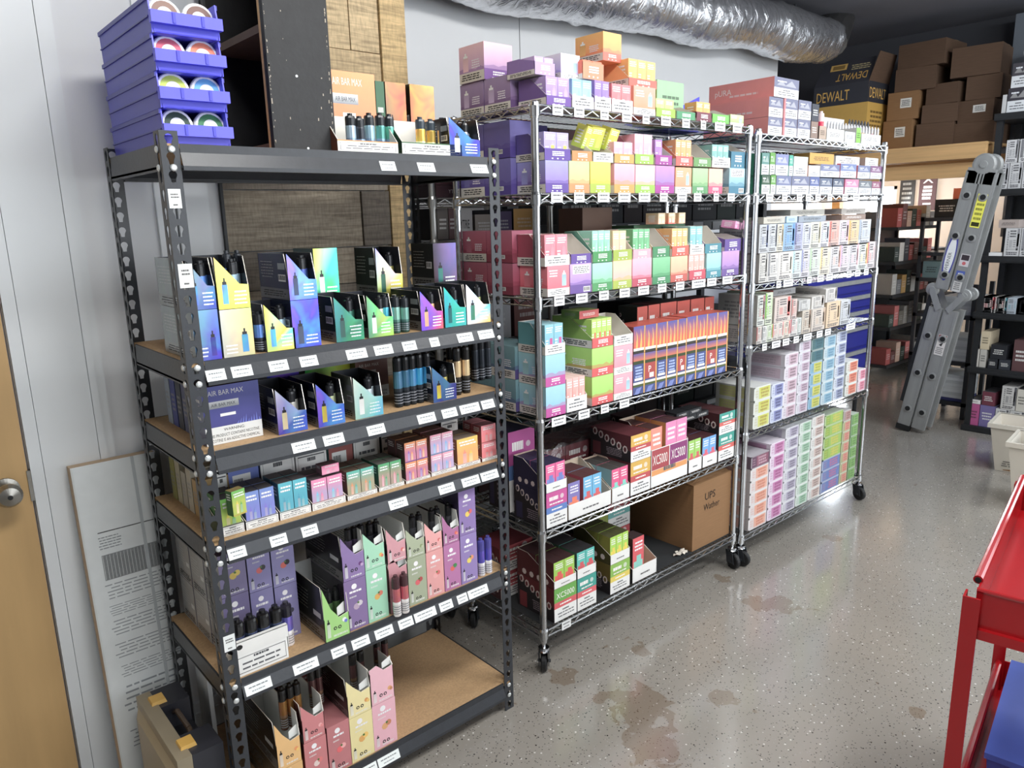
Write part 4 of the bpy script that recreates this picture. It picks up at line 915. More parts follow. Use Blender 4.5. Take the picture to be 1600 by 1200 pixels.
G('tray',.5708,.03,.8801,.0844,.15,.0093,('#7a5040','#7a5a4a'),'white lipped tray with violet rim, seventh~a fourth shelf of~b',inner=[(2,2,2,('#f0923a','#8a4ac0','#5a3a3a','#6a4a38','#e8e8ee','#d0d0e0'),.0583)],inlabel=['~i orange and violet fruit box, seventh tray, fourth shelf of~b'])
G('tray',.6598,.03,.8801,.0894,.15,.0123,('#8a7068','#8a6a60'),'white lipped tray with light blue rim, eighth~a fourth shelf of~b',inner=[(2,2,2,('#f0a0b0','#5aa8e0','#7a5a60','#6a4a44','#e8e8ee','#d0d0e0'),.0602)],inlabel=['pale blue and pink fruit box, eighth tray, fourth shelf of~b'])
G('tray',.7558,.03,.8801,.0874,.15,.0123,('#8a7058','#b0574a'),'white lipped tray with yellow rim, ninth~a fourth shelf of~b',inner=[(1,2,1,('#f0c03a','#f07a5a','#7a5a3a','#8a7a6a','#e8e8ee','#d0d0e0'),.0875)],inlabel=['~i yellow fruit box in ninth tray~a fourth shelf of~b'])
G('tray',.8508,.03,.8801,.0654,.15,.0113,('#8a3a40','#b84a4a'),'white lipped tray with red rim, tenth~a fourth shelf of~b',inner=[(1,2,2,('#f08a94','#f05a5a','#8a3a40','#8a4a50','#e8e8ee','#d0d0e0'),.0553)],inlabel=['~i coral red fruit box in tenth tray, fourth shelf of~b'])
G('warn',.0948,.19,.8801,.0294,.1,.1173,('#e0e0de','#8a8a88'),'white warning~c, first~a back of~b fourth shelf')
G('warn',.1288,.19,.8801,.0814,.1,.1323,('#5a6fc0','#4a4a7a'),'violet~c with barcode, second~a back of~b fourth shelf',bar=1)
G('warn',.2158,.19,.8801,.0974,.1,.1293,('#e4e4e2','#8a8a88'),'white warning~c, third~a back of~b fourth shelf')
G('warn',.3168,.19,.8801,.0934,.1,.1193,('#e4e4e2','#8a8a88'),'white warning~c, fourth~a back of~b fourth shelf')
G('warn',.4178,.19,.8801,.0764,.1,.1293,('#9a4a44','#3f7a78'),'red and teal~c with barcode, fifth~a back of~b fourth shelf',bar=1)
G('warn',.4978,.19,.8801,.0874,.1,.1273,('#e4e4e2','#5a4a48'),'white warning~c, sixth~a back of~b fourth shelf')
G('warn',.5918,.19,.8801,.0344,.1,.1183,('#2b2b2e','#222226'),'black~c, seventh~a back of~b fourth shelf')
G('warn',.8148,.19,.8801,.0654,.1,.1143,('#e4e4e2','#5a4a48'),'white warning~c, eighth~a back of~b fourth shelf')
put_small(.075,.0000,.9421,.036,.024,.062,('#5ab04a','#e0c83a','#2f6a34','#7a6a3a','#e8e8ee','#d0d0e0'),'loose yellow green fruit box tipped onto first tray of~b fourth shelf',None,'fruit',.25,None)
put_small(.344,.055,.9681,.05,.034,.024,('#f07aa8','#f0a0c0','#7a4a5a','#6a5058','#e8e8ee','#d0d0e0'),'pink box lying flat on the aqua fruit boxes of~b fourth shelf',None,'fruit',0,None)
G('plain',.048,.37,.8801,.12,.038,.12,('#8a8848','#8a8848'),'olive~c, first from the wall on fourth shelf of~b')
G('plain',.048,.325,.8801,.12,.038,.125,('#a09a80','#a09a80'),'pale khaki~c, second from the wall on fourth shelf of~b')
G('plain',.048,.28,.8801,.12,.038,.1,('#9a9484','#9a9484'),'grey~c, third from the wall on fourth shelf of~b')
G('plain',.048,.235,.8801,.12,.038,.12,('#a8a290','#a8a290'),'cream~c, fourth from the wall on fourth shelf of~b')
G('plain',.048,.19,.8801,.12,.038,.1,('#a08048','#a08048'),'ochre~c, fifth from the wall on fourth shelf of~b')
G('nex',.0478,.1,.5116,.0684,.15,.1758,('#5f4f8a','#c9a83a','#d9b84a'),'purple grape~c at the base, first~a fifth shelf of~b',open=False,side='#8a8a88')
G('nex',.0478,.1,.6886,.0684,.15,.1158,('#6a5a94','#d8b83a','#e0c44a'),'purple banana~c on top, first~a fifth shelf of~b',open=False,side='#8a8a88')
G('nex',.1198,.1,.5116,.0614,.15,.1648,('#6f66a8','#c84a4a','#3a3a4a'),'violet berry~c at the base, second~a fifth shelf of~b',open=False,side='#6a6470')
G('nex',.1198,.1,.6776,.0614,.15,.1218,('#7a70b4','#d85050','#3a3a3a'),'violet cherry~c on top, second~a fifth shelf of~b',open=False,side='#6a6470')
G('nex',.1848,.1,.5116,.0634,.15,.1568,('#7068aa','#d04a4a','#3a3a4a'),'lavender berry~c at the base, third~a fifth shelf of~b',open=False,side='#4a4658')
G('nex',.1848,.1,.6696,.0634,.15,.1238,('#8078ba','#e05a4a','#2a2a2a'),'lavender cherry~c on top, third~a fifth shelf of~b',open=False,side='#4a4658')
G('nex',.2738,.006,.5116,.0744,.2,.1568,('#8fd058','#e8efe6','#5a6ad0'),'lime green~d, fourth~a fifth shelf of~b',side='#2c302a',cut=.42)
G('nex',.3418,.012,.5116,.0694,.22,.1488,('#6f4a92','#b8a0b8','#d0c8d0'),'purple~c with grapes at the base, fifth~a fifth shelf of~b',open=False,side='#2a242e')
G('nex',.3418,.012,.6616,.0694,.22,.1298,('#7a55a0','#6a3a7a','#c0a0c8'),'purple torn~d on top, fifth~a fifth shelf of~b',side='#241f28')
G('nex',.4098,.012,.5116,.0664,.2,.1588,('#8fd4ae','#e0a83a','#d86a4a'),'mint~c with peach at the base, sixth~a fifth shelf of~b',open=False,side='#2a3a34')
G('nex',.4098,.012,.6716,.0664,.2,.1108,('#96d8b2','#e8b04a','#d86a4a'),'mint torn~d on top, sixth~a fifth shelf of~b',side='#24302c',cut=.62)
G('nex',.4828,.012,.5116,.0634,.2,.1538,('#c87a86','#d85a5a','#f0c0b8'),'dusky pink~d with window at the base, seventh~a fifth shelf of~b',side='#6a3a40',cut=.9)
G('nex',.4828,.012,.6666,.0634,.2,.1058,('#d08490','#d85a5a','#f0c0b8'),'dusky pink torn~d on top, seventh~a fifth shelf of~b',side='#3a2a2e')
G('nex',.5478,.012,.5116,.0634,.2,.1478,('#9aa583','#d84a52','#b03a3a'),'olive~c with strawberry at the base, eighth~a fifth shelf of~b',open=False,side='#3a3c34')
G('nex',.5478,.012,.6606,.0634,.2,.0918,('#a3ae8a','#8a9a6a','#b8c0a0'),'olive torn~d on top, eighth~a fifth shelf of~b',side='#2c2e28')
G('nex',.6128,.012,.5116,.0614,.2,.1468,('#e08a88','#e8a0a0','#d85a5a'),'salmon~c with cherries at the base, ninth~a fifth shelf of~b',open=False,side='#5a3a3c')
G('nex',.6128,.012,.6596,.0614,.2,.0938,('#e89492','#d85a5a','#f0b0a0'),'salmon torn~d on top, ninth~a fifth shelf of~b',side='#3c2a2c')
G('nex',.6768,.012,.5116,.0604,.2,.1488,('#b0529a','#d84a3a','#3a8a4a'),'magenta~c with watermelon at the base, tenth~a fifth shelf of~b',open=False,side='#5a2a4e')
G('nex',.6768,.012,.6616,.0604,.2,.0958,('#a8488f','#d84a3a','#e87a5a'),'magenta torn~d on top, tenth~a fifth shelf of~b',side='#2c1a28',cut=.5)
G('nex',.7398,.012,.5116,.0634,.2,.1598,('#7f5fb0','#e8d04a','#e08a5a'),'purple~c with lemon at the base, eleventh~a fifth shelf of~b',open=False,side='#4a3a66')
G('nex',.7398,.012,.6726,.0634,.2,.1418,('#7a55a8','#e8c83a','#d84a4a'),'purple~c with passion fruit on top, eleventh~a fifth shelf of~b',open=False,side='#33284a')
G('tube',.814,.01,.5116,.024,.024,.125,('#5a52b8','#e4e2ea','#3a3590'),'violet~u with white foot, first of two ending fifth shelf of~b')
G('tube',.843,.01,.5116,.024,.024,.125,('#5a52b8','#e4e2ea','#3a3590'),'violet~u with white foot, second of two ending fifth shelf of~b')
G('tube',.483,-.016,.5116,.024,.024,.125,('#c86a74','#e8e4e2','#4a2a30'),'pink~u with white foot, first of two before dusky pink~d, ~b')
G('tube',.51,-.016,.5116,.024,.024,.125,('#c86a74','#e8e4e2','#4a2a30'),'pink~u with white foot, second of two before dusky pink~d, ~b')
G('tube',.184,.055,.5116,.03,.03,.125,('#6f66c0','#e6e4ea','#26242e'),'violet~u with white foot standing alone on fifth shelf of~b')
G('tray',.0308,.012,.5116,.1404,.07,.0638,('#d8d8d4','#e4e4e0'),'white tray with holed band holding four black capped tubes, ~b fifth shelf',tall=.05)
tube_band(.04,.012,.511,.135,.07)
G('tube',.0415,.0245,.514,.0325,.0325,.14,('#3f4a6a','#2a3350','#141416'),'black capped navy~u, first of four in the holed white tray, ~b fifth shelf')
G('tube',.0748,.0245,.514,.0325,.0325,.14,('#3f4a6a','#2a3350','#141416'),'black capped navy~u, second of four in the holed white tray, ~b fifth shelf')
G('tube',.1081,.0245,.514,.0325,.0325,.14,('#3f4a6a','#2a3350','#141416'),'black capped navy~u, third of four in the holed white tray, ~b fifth shelf')
G('tube',.1414,.0245,.514,.0325,.0325,.14,('#3f4a6a','#2a3350','#141416'),'black capped navy~u, fourth of four in the holed white tray, ~b fifth shelf')
G('nex',.046,.33,.5116,.1,.108,.125,('#7a7688','#8a8a8a','#9a9a9a'),'lower grey~c nearest the wall, open end of~b fifth shelf',open=False,side='#a3a29f')
G('nex',.046,.215,.5116,.1,.108,.125,('#7a7688','#8a8a8a','#9a9a9a'),'lower pale grey~c in mid depth, open end of~b fifth shelf',open=False,side='#a3a29f')
G('nex',.046,.33,.6386,.1,.108,.125,('#7a7688','#8a8a8a','#9a9a9a'),'upper grey~c nearest the wall, open end of~b fifth shelf',open=False,side='#a3a29f')
G('nex',.046,.215,.6386,.1,.108,.125,('#7a7688','#8a8a8a','#9a9a9a'),'upper pale grey~c in mid depth, open end of~b fifth shelf',open=False,side='#a3a29f')
G('nex',.046,.215,.7656,.1,.108,.06,('#7a7688','#8a8a8a','#9a9a9a'),'flat grey~c crowning the stack, open end of~b fifth shelf',open=False,side='#a3a29f')
G('tube',.3755,.04,.673,.021,.021,.128,('#6a5a7a' if 'purple'=='purple' else '#4a4a50','#33303a','#17161a'),'black capped~u, first in the purple torn~d on fifth shelf of~b')
G('tube',.3955,.04,.673,.021,.021,.128,('#6a5a7a' if 'purple'=='purple' else '#4a4a50','#33303a','#17161a'),'black capped~u, second in the purple torn~d on fifth shelf of~b')
G('tube',.4155,.04,.673,.021,.021,.128,('#6a5a7a' if 'purple'=='purple' else '#4a4a50','#33303a','#17161a'),'black capped~u, third in the purple torn~d on fifth shelf of~b')
G('tube',.4435,.04,.668,.021,.021,.128,('#6a5a7a' if 'mint'=='purple' else '#4a4a50','#33303a','#17161a'),'black capped~u, first in the mint torn~d on fifth shelf of~b')
G('tube',.4645,.04,.668,.021,.021,.128,('#6a5a7a' if 'mint'=='purple' else '#4a4a50','#33303a','#17161a'),'black capped~u, second in the mint torn~d on fifth shelf of~b')
G('tube',.5855,.04,.648,.021,.021,.128,('#6a5a7a' if 'olive'=='purple' else '#4a4a50','#33303a','#17161a'),'black capped~u, first in the olive torn~d on fifth shelf of~b')
G('tube',.6085,.04,.648,.021,.021,.128,('#6a5a7a' if 'olive'=='purple' else '#4a4a50','#33303a','#17161a'),'black capped~u, second in the olive torn~d on fifth shelf of~b')
G('tube',.6545,.04,.648,.021,.021,.128,('#6a5a7a' if 'salmon'=='purple' else '#4a4a50','#33303a','#17161a'),'black capped~u, first in the salmon torn~d on fifth shelf of~b')
G('tube',.6735,.04,.648,.021,.021,.128,('#6a5a7a' if 'salmon'=='purple' else '#4a4a50','#33303a','#17161a'),'black capped~u, second in the salmon torn~d on fifth shelf of~b')
G('tube',.7165,.04,.648,.021,.021,.128,('#6a5a7a' if 'magenta'=='purple' else '#4a4a50','#33303a','#17161a'),'black capped~u, first in the magenta torn~d on fifth shelf of~b')
G('tube',.7385,.04,.648,.021,.021,.128,('#6a5a7a' if 'magenta'=='purple' else '#4a4a50','#33303a','#17161a'),'black capped~u, second in the magenta torn~d on fifth shelf of~b')
G('tube',.302,.04,.514,.022,.022,.125,('#5a7a4a','#2a2e28','#17191a'),'black capped~u, first in lime green~d on fifth shelf of~b')
G('tube',.325,.04,.514,.022,.022,.125,('#5a7a4a','#2a2e28','#17191a'),'black capped~u, second in lime green~d on fifth shelf of~b')
G('nex',.1118,.01,.1051,.0674,.24,.0943,('#e0a53f','#e88a3a','#f0c050'),'amber~c with mango at the base, first~a bottom shelf of~b',open=False,side='#3a322c')
G('nex',.1118,.01,.2006,.0674,.24,.1398,('#e6ac48','#e88a3a','#f0c050'),'amber torn~d on top, first~a bottom shelf of~b',side='#241f1e',cut=.55)
G('nex',.1868,.01,.1051,.0654,.24,.1363,('#c4545a','#e8d0c8','#d86a6a'),'red~c with berries at the base, second~a bottom shelf of~b',open=False,side='#7a2a30')
G('nex',.1868,.01,.2426,.0654,.24,.1148,('#c85a60','#e8a0a0','#e07a7a'),'red torn~d on top, second~a bottom shelf of~b',side='#5a2026',cut=.62)
G('nex',.2558,.01,.1051,.0694,.24,.1493,('#b95158','#e84a50','#f0a0a0'),'brick red~c with strawberries, third~a bottom shelf of~b',open=False,side='#6a262c')
G('nex',.3238,.01,.1051,.0744,.24,.1423,('#ead98a','#e0a03a','#f0c04a'),'cream~c with pineapple at the base, fourth~a bottom shelf of~b',open=False,side='#4a4438')
G('nex',.3238,.01,.2486,.0744,.24,.1198,('#eddc90','#d8903a','#e8b84a'),'cream torn~d on top, fourth~a bottom shelf of~b',side='#2c2824',cut=.6)
G('nex',.3988,.01,.1051,.0774,.24,.1463,('#e8a3b4','#e0a060','#c87a4a'),'rose pink~c with peach at the base, fifth~a bottom shelf of~b',open=False,side='#6a4048')
G('nex',.3988,.01,.2526,.0774,.24,.1148,('#ecabbb','#e0a060','#c87a4a'),'rose pink torn~d on top, fifth~a bottom shelf of~b',side='#2e2426',cut=.9)
G('nex',.2968,.27,.1051,.0764,.12,.1983,('#b8484f','#e86a6a','#f0a0a0'),'deep red~c, first~a back of~b bottom shelf',open=False,side='#6a262c')
G('nex',.3758,.27,.1051,.0694,.12,.1863,('#e6d48a','#e0a03a','#f0c04a'),'pale cream~c, second~a back of~b bottom shelf',open=False,side='#4a4438')
G('tube',.15,.05,.2765,.022,.022,.128,('#8a5a2a' if 'amber'=='amber' else '#5a3a3a','#5a4230','#1a1716'),'dark capped~u, first in the amber torn~d on bottom shelf of~b')
G('tube',.172,.05,.2765,.022,.022,.128,('#8a5a2a' if 'amber'=='amber' else '#5a3a3a','#5a4230','#1a1716'),'dark capped~u, second in the amber torn~d on bottom shelf of~b')
G('tube',.192,.05,.2765,.022,.022,.128,('#8a5a2a' if 'amber'=='amber' else '#5a3a3a','#5a4230','#1a1716'),'dark capped~u, third in the amber torn~d on bottom shelf of~b')
G('tube',.246,.07,.2865,.022,.022,.128,('#8a5a2a' if 'red'=='amber' else '#5a3a3a','#5a4230','#1a1716'),'dark capped~u, first in the red torn~d on bottom shelf of~b')
G('tube',.266,.07,.2865,.022,.022,.128,('#8a5a2a' if 'red'=='amber' else '#5a3a3a','#5a4230','#1a1716'),'dark capped~u, second in the red torn~d on bottom shelf of~b')
G('tube',.374,.07,.2765,.022,.022,.128,('#8a5a2a' if 'cream'=='amber' else '#5a3a3a','#5a4230','#1a1716'),'dark capped~u, first in the cream torn~d on bottom shelf of~b')
G('tube',.4,.07,.2765,.022,.022,.128,('#8a5a2a' if 'cream'=='amber' else '#5a3a3a','#5a4230','#1a1716'),'dark capped~u, second in the cream torn~d on bottom shelf of~b')
G('tube',.467,.09,.2865,.022,.022,.128,('#8a5a2a' if 'pink'=='amber' else '#5a3a3a','#5a4230','#1a1716'),'dark capped~u, first in the pink torn~d on bottom shelf of~b')
G('tube',.494,.09,.2865,.022,.022,.128,('#8a5a2a' if 'pink'=='amber' else '#5a3a3a','#5a4230','#1a1716'),'dark capped~u, second in the pink torn~d on bottom shelf of~b')
# ---- goods on the near chrome rack
G('hillopen',1.1908,.075,1.9619,.1124,.13,.0875,('#6a4a92','#6a3fa0'),'purple~d box, first~a top shelf of~n',hl=.34,inner=(2,2,('#b89ad8','#8a6ac0','#5a4a8a','#a08ac8'),'stripe',.97),inlabel='lilac box in first display~a top shelf of~n')
G('hillopen',1.3078,.075,1.9619,.1004,.13,.0905,('#b89ad0','#e8e6e0'),'white lipped~d box, second~a top shelf of~n',front='warn',hl=.42,inner=(2,1,('#8ac0e8','#a8d0f0','#7a9ac0','#c8e0f0'),'stripe',.97),inlabel='~i sky blue box in second display~a top shelf of~n')
G('hillopen',1.4138,.075,1.9619,.0804,.13,.0955,('#7a5aa0','#e8e6e0'),'purple edged~d box, third~a top shelf of~n',front='warn',hl=.45,inner=(2,1,('#9a7ad0','#8a6ac8','#6a4a9a','#b8a8e0'),'stripe',.97),inlabel='~i violet box in third display~a top shelf of~n')
G('hillopen',1.4988,.075,1.9619,.1084,.13,.0935,('#e8707a','#e8e4dc'),'coral~d box, fourth~a top shelf of~n',front='warn',hl=.45,inner=(2,2,('#f07a80','#e8505a','#c84a50','#f0a0a0'),'stripe',.97),inlabel='~i coral red box in fourth display~a top shelf of~n')
G('hill',1.6118,.075,1.9619,.1184,.13,.0955,('#f0a08a','#f08a5a','#e8743f'),'orange~c, fifth~a top shelf of~n',front='warn')
G('hillopen',1.7358,.075,1.9619,.1144,.13,.0635,('#b8d86a','#9ac03a'),'lime~d box, sixth~a top shelf of~n',hl=.5,inner=(2,1,('#c8e08a','#a8d05a','#8ab84a','#d8e8a0'),'stripe',.97),inlabel='~i lime box in sixth display~a top shelf of~n')
G('hillopen',1.8558,.075,1.9619,.1174,.13,.0575,('#d8e0a0','#4a9a6a'),'dark green lipped~d box, seventh~a top shelf of~n',hl=.5)
G('hillopen',1.9798,.075,1.9619,.0984,.12,.0435,('#6a2a3a','#7a3a4a'),'maroon lipped~d box, eighth~a top shelf of~n',hl=.8,inner=(2,1,('#f0b050','#e88a3a','#c87a3a','#f0c880'),'stripe',1.6),inlabel='~i amber box in eighth display~a top shelf of~n')
G('hillopen',2.0828,.075,1.9619,.1164,.13,.0625,('#7ab84a','#6ab84a'),'green~d with cream inside, ninth~a top shelf of~n',hl=.55)
G('hill',2.2068,.075,1.9619,.0944,.12,.0405,('#c8e0a0','#a0d070','#6ab84a'),'white labelled green~c, tenth~a top shelf of~n',front='warn')
G('hillopen',1.1668,.1,2.0546,.0904,.13,.0538,('#8a6ab0','#b89ad8'),'lilac~d box, first~a upper tier, top shelf of~n',hl=.7,inner=(2,1,('#c8a8e0','#b08ad0','#8a6ab0','#c0a0d8'),'stripe',.95),inlabel='~i orchid box in first display~a upper tier, top shelf~n')
G('hill',1.3018,.12,2.0546,.0874,.13,.0798,('#e8e4f0','#c0b0e0','#8a7ac0'),'white and lilac~c, second~a upper tier, top shelf of~n',front='warn')
G('hillopen',1.3818,.1,2.0626,.1044,.13,.0578,('#e8603a','#f08050'),'orange red~d box, third~a upper tier, top shelf of~n',hl=.9,inner=(2,1,('#f0703a','#e84a3a','#c84a3a','#f09060'),'stripe',.98),inlabel='~i orange red box in third~d, upper tier, top shelf~n')
G('hillopen',1.6018,.09,2.0586,.1564,.13,.0888,('#f0a050','#e0503a'),'orange~d box with red lip, fourth~a upper tier, top shelf of~n',hl=.3,inner=(3,1,('#f8c060','#f0a04a','#e08a3a','#f8d080'),'stripe',.98),inlabel='~i golden orange box in fourth~d, upper tier, top shelf~n')
G('hill',1.5148,.13,2.1376,.0934,.13,.0918,('#f8b858','#f59a4a','#e8604a'),'bright orange~c, fifth~a upper tier, top shelf of~n')
G('plain',1.8978,.2,1.9619,.1674,.12,.1595,('#9ac89a','#c0d880','#b0d090'),'pale green~c, sixth~a upper tier, top shelf of~n')
G('hill',1.172,.36,1.9619,.11,.128,.112,('#a08ab4','#8a6a9a','#6a4a80'),'mauve~c nearest the wall, open end of~n top shelf',dev='#c8b0d8')
G('hill',1.172,.222,1.9619,.11,.133,.112,('#a08ab4','#8a6a9a','#6a4a80'),'mauve~c in mid depth, open end of~n top shelf',dev='#c8b0d8')
G('hill',1.166,.345,2.0753,.125,.135,.118,('#f0c4d0','#c8a0cc','#7a4a9a'),'pink and purple~c stacked over mauve cartons, ~n top shelf')
G('hill',1.1828,.075,1.6948,.1024,.135,.1006,('#9a98dc','#8a70c0','#5a3a9c'),'violet~c, first~a lower tier, second shelf of~n')
G('hill',1.2898,.075,1.6948,.0964,.135,.1016,('#b8d098','#c8c080','#d08a4a'),'pale green and orange~c, second~a lower tier, second shelf of~n')
G('hill',1.3908,.075,1.6948,.1014,.135,.1026,('#e8d850','#d8c83a','#a8bc30'),'yellow~c, third~a lower tier, second shelf of~n')
G('hill',1.5118,.075,1.6948,.1084,.135,.0996,('#eeb0c0','#e890a4','#c89a3c'),'pink~c with ochre base, fourth~a lower tier, second shelf of~n')
G('hill',1.6248,.075,1.6948,.1104,.135,.0986,('#f2bcc8','#f0a8b8','#94be3c'),'pale pink~c with lime base, fifth~a lower tier, second shelf of~n')
G('hill',1.7388,.075,1.6948,.1114,.135,.0986,('#c08cc8','#9a78bc','#a83298'),'orchid~c with magenta base, sixth~a lower tier, second shelf of~n')
G('hill',1.8578,.075,1.6948,.0984,.135,.0956,('#f2a070','#f0885a','#e86a3a'),'orange~c, seventh~a lower tier, second shelf of~n',front='warn')
G('hill',1.9658,.075,1.6948,.0994,.135,.0956,('#a8cc98','#94bc84','#5a9a62'),'sage green~c, eighth~a lower tier, second shelf of~n')
G('hill',2.0718,.075,1.6948,.0944,.135,.0956,('#f0c0a0','#f0a898','#c84470'),'peach~c with raspberry base, ninth~a lower tier, second shelf of~n')
G('hill',2.2138,.075,1.6948,.1134,.135,.1016,('#a8ccd8','#78aabc','#3a7a94'),'powder blue~c, tenth~a lower tier, second shelf of~n',front='back')
G('hillopen',1.1818,.078,1.7966,.1194,.135,.0858,('#5a4a9a','#5a3a9c'),'purple~d box, first~a upper tier, second shelf of~n',hl=.42,inner=(2,1,('#b0a4e8','#9a84d8','#6a5aa8','#8a7ac8','#e8e04a'),'stripe',.98),inlabel='violet box with yellow device in first~d, upper, second shelf~n')
G('hillopen',1.3058,.078,1.7966,.0994,.135,.0788,('#8a9a6a','#c8843c'),'ochre lipped~d box, second~a upper tier, second shelf of~n',hl=.42)
G('hillopen',1.4098,.078,1.7966,.0984,.135,.0798,('#c8c84a','#e8e6e0'),'white lipped~d box, third~a upper tier, second shelf of~n',front='warn',hl=.4)
G('hillopen',1.5148,.078,1.7966,.1074,.135,.0808,('#c88aa0','#c89a3c'),'ochre lipped~d with pink boxes, fourth~a upper tier, second shelf of~n',hl=.38,inner=(2,2,('#f0b0c0','#e890a8','#d07a98','#f0a0b8'),'stripe',.85),inlabel='~i rose box in fourth display~a upper tier, second shelf~n')
G('hillopen',1.6248,.078,1.7966,.1064,.135,.1028,('#c87a98','#94be3c'),'lime lipped~d, fifth~a upper tier, second shelf of~n',hl=.33,inner=(2,2,('#f4b4c4','#f090a8','#d8809a','#f0a8b8'),'stripe',.97),inlabel='~i pink box in fifth display~a upper tier, second shelf~n')
G('hillopen',1.7398,.078,1.7966,.1004,.135,.0958,('#8a5aa0','#a03296'),'magenta lipped~d, sixth~a upper tier, second shelf of~n',hl=.36,hr=.35,inner=(1,2,('#b080c8','#9a6ab8','#7a4a98','#a880c0'),'stripe',.9,0,.45),inlabel='~i purple box in sixth display~a upper tier, second shelf~n')
G('hillopen',1.8618,.078,1.7966,.1064,.135,.0968,('#e8743a','#e0483a'),'red lipped~d, seventh~a upper tier, second shelf of~n',hl=.36,inner=(3,2,('#f4a860','#f09050','#d8743a','#f0b070'),'stripe',.95),inlabel='~i orange box in seventh display~a upper tier, second shelf~n')
G('hillopen',1.9738,.078,1.7966,.1164,.135,.0928,('#8ab060','#6a9a5a'),'sage~d with white panel, eighth~a upper tier, second shelf of~n',hl=.36)
G('hillopen',2.0958,.078,1.7966,.1234,.135,.0938,('#5a9a94','#e8d0b8'),'peach~d with white panel, ninth~a upper tier, second shelf of~n',front='warn',hl=.4,inner=(3,2,('#8ac0b8','#6aa8a4','#4a8a88','#90c8c0'),'stripe',.9),inlabel='~i sea green box in ninth~d, upper tier, second shelf~n')
G('hillopen',2.2248,.078,1.7966,.1042,.135,.0998,('#3a7a94','#3a7a94'),'teal~d, tenth~a upper tier, second shelf of~n',hl=.65)
put_small(1.401,.135,1.8466,.055,.04,.075,('#e8e04a','#b8d03a','#a8b03a','#e8e03a'),'yellow box leaning in open ochre~d, first of three, ~n second shelf',None,'stripe',.3,(.35,.1,.3))
put_small(1.455,.135,1.8466,.055,.04,.075,('#e8e04a','#b8d03a','#a8b03a','#e8e03a'),'yellow box leaning in open ochre~d, second of three, ~n second shelf',None,'stripe',-.2,(.35,.1,-.2))
put_small(1.527,.135,1.8466,.055,.04,.075,('#e8e04a','#b8d03a','#a8b03a','#e8e03a'),'yellow box leaning in open ochre~d, third of three, ~n second shelf',None,'stripe',.15,(.35,.1,.15))
G('plain',1.21,.3,1.6948,.2,.14,.24,('#4a3f96','#4a3f86','#3a3070'),'deep purple~c behind violet~d on second shelf of~n')
G('plain',1.44,.32,1.6948,.14,.12,.235,('#6a4a52','#5a3a44','#5a3a44'),'dull mauve~c behind ochre~d on second shelf of~n')
G('plain',1.6,.32,1.6948,.15,.12,.235,('#8a8a3a','#7a7a3a','#7a7a3a'),'olive~c behind pink boxes on second shelf of~n')
G('plain',2.05,.33,1.6948,.2,.12,.23,('#3f7f80','#3a6a6a','#3a6a6a'),'teal~c behind sea green boxes on second shelf of~n')
G('hill',1.158,.352,1.6948,.12,.134,.1168,('#6f68b0','#5f50a0','#4a3590'),'dark violet~c base, by the wall, open end of~n second shelf',side=1)
G('hill',1.158,.214,1.6948,.12,.134,.1168,('#6f68b0','#5f50a0','#4a3590'),'dark violet~c base, in mid depth, open end of~n second shelf',side=0)
G('hill',1.158,.352,1.8138,.12,.134,.1168,('#6f68b0','#5f50a0','#4a3590'),'dark violet~c top, by the wall, open end of~n second shelf',side=1)
G('hill',1.158,.214,1.8138,.12,.134,.1168,('#6f68b0','#5f50a0','#4a3590'),'dark violet~c top, in mid depth, open end of~n second shelf',side=0)
G('hill',1.1848,.075,1.3612,.1014,.135,.1002,('#ee7a88','#e8566a','#d23a4c'),'crimson pink~c, first~a lower tier, third shelf of~n',front='warn')
G('hill',1.2908,.075,1.3612,.1034,.135,.1002,('#c8a8e8','#a880cc','#6a4a9c'),'lavender~c with printed back, second~a lower tier, third shelf of~n',front='back')
G('hill',1.4008,.075,1.3612,.1024,.135,.0972,('#a4e0cc','#8cd4a8','#4a9a5a'),'mint~c with green base, third~a lower tier, third shelf of~n')
G('hill',1.5078,.075,1.3612,.1014,.135,.0992,('#f4c8a0','#f0a8a4','#a8b840'),'peach~c with lime base, fourth~a lower tier, third shelf of~n')
G('hill',1.6138,.075,1.3612,.1094,.135,.1012,('#f0b0c4','#ea88a0','#b83a54'),'pink~c with crimson base, fifth~a lower tier, third shelf of~n')
G('hill',1.7308,.075,1.3612,.1054,.135,.0992,('#80c894','#62b078','#3f8a5a'),'green~c, sixth~a lower tier, third shelf of~n')
G('hill',1.8408,.075,1.3612,.1054,.135,.0982,('#e8c098','#e8a07c','#bc4a3c'),'sand~c with brick base, seventh~a lower tier, third shelf of~n')
G('hillopen',1.9578,.075,1.3612,.1124,.135,.1052,('#e0a8a8','#c0344a'),'crimson lipped~d, eighth~a lower tier, third shelf of~n',hl=.36,inner=(3,2,('#f2b0a8','#f0907c','#d87a74','#f4c0b0'),'stripe',.95),inlabel='~i salmon box in eighth display~a lower tier, third shelf~n')
G('hill',2.0748,.075,1.3612,.1014,.135,.0992,('#a4d4d4','#88c0c4','#3a8a9a'),'aqua~c with teal base, ninth~a lower tier, third shelf of~n')
G('hill',2.1838,.075,1.3612,.1244,.135,.1022,('#c090d0','#a078bc','#684a94'),'violet~c with dark base, tenth~a lower tier, third shelf of~n')
G('hillopen',1.1778,.078,1.4606,.1134,.135,.1038,('#a83a54','#e8e6e0'),'white lipped~d, first~a upper tier, third shelf of~n',front='warn',hl=.33,inner=(2,2,('#f08090','#e85a70','#c84a5a','#f09aa4'),'stripe',.95),inlabel='~i crimson box in first display~a upper tier, third shelf~n')
G('hillopen',1.2978,.078,1.4606,.1004,.135,.0998,('#8a6ab0','#5f3f9a'),'purple lipped~d, second~a upper tier, third shelf of~n',hl=.34,hr=.3)
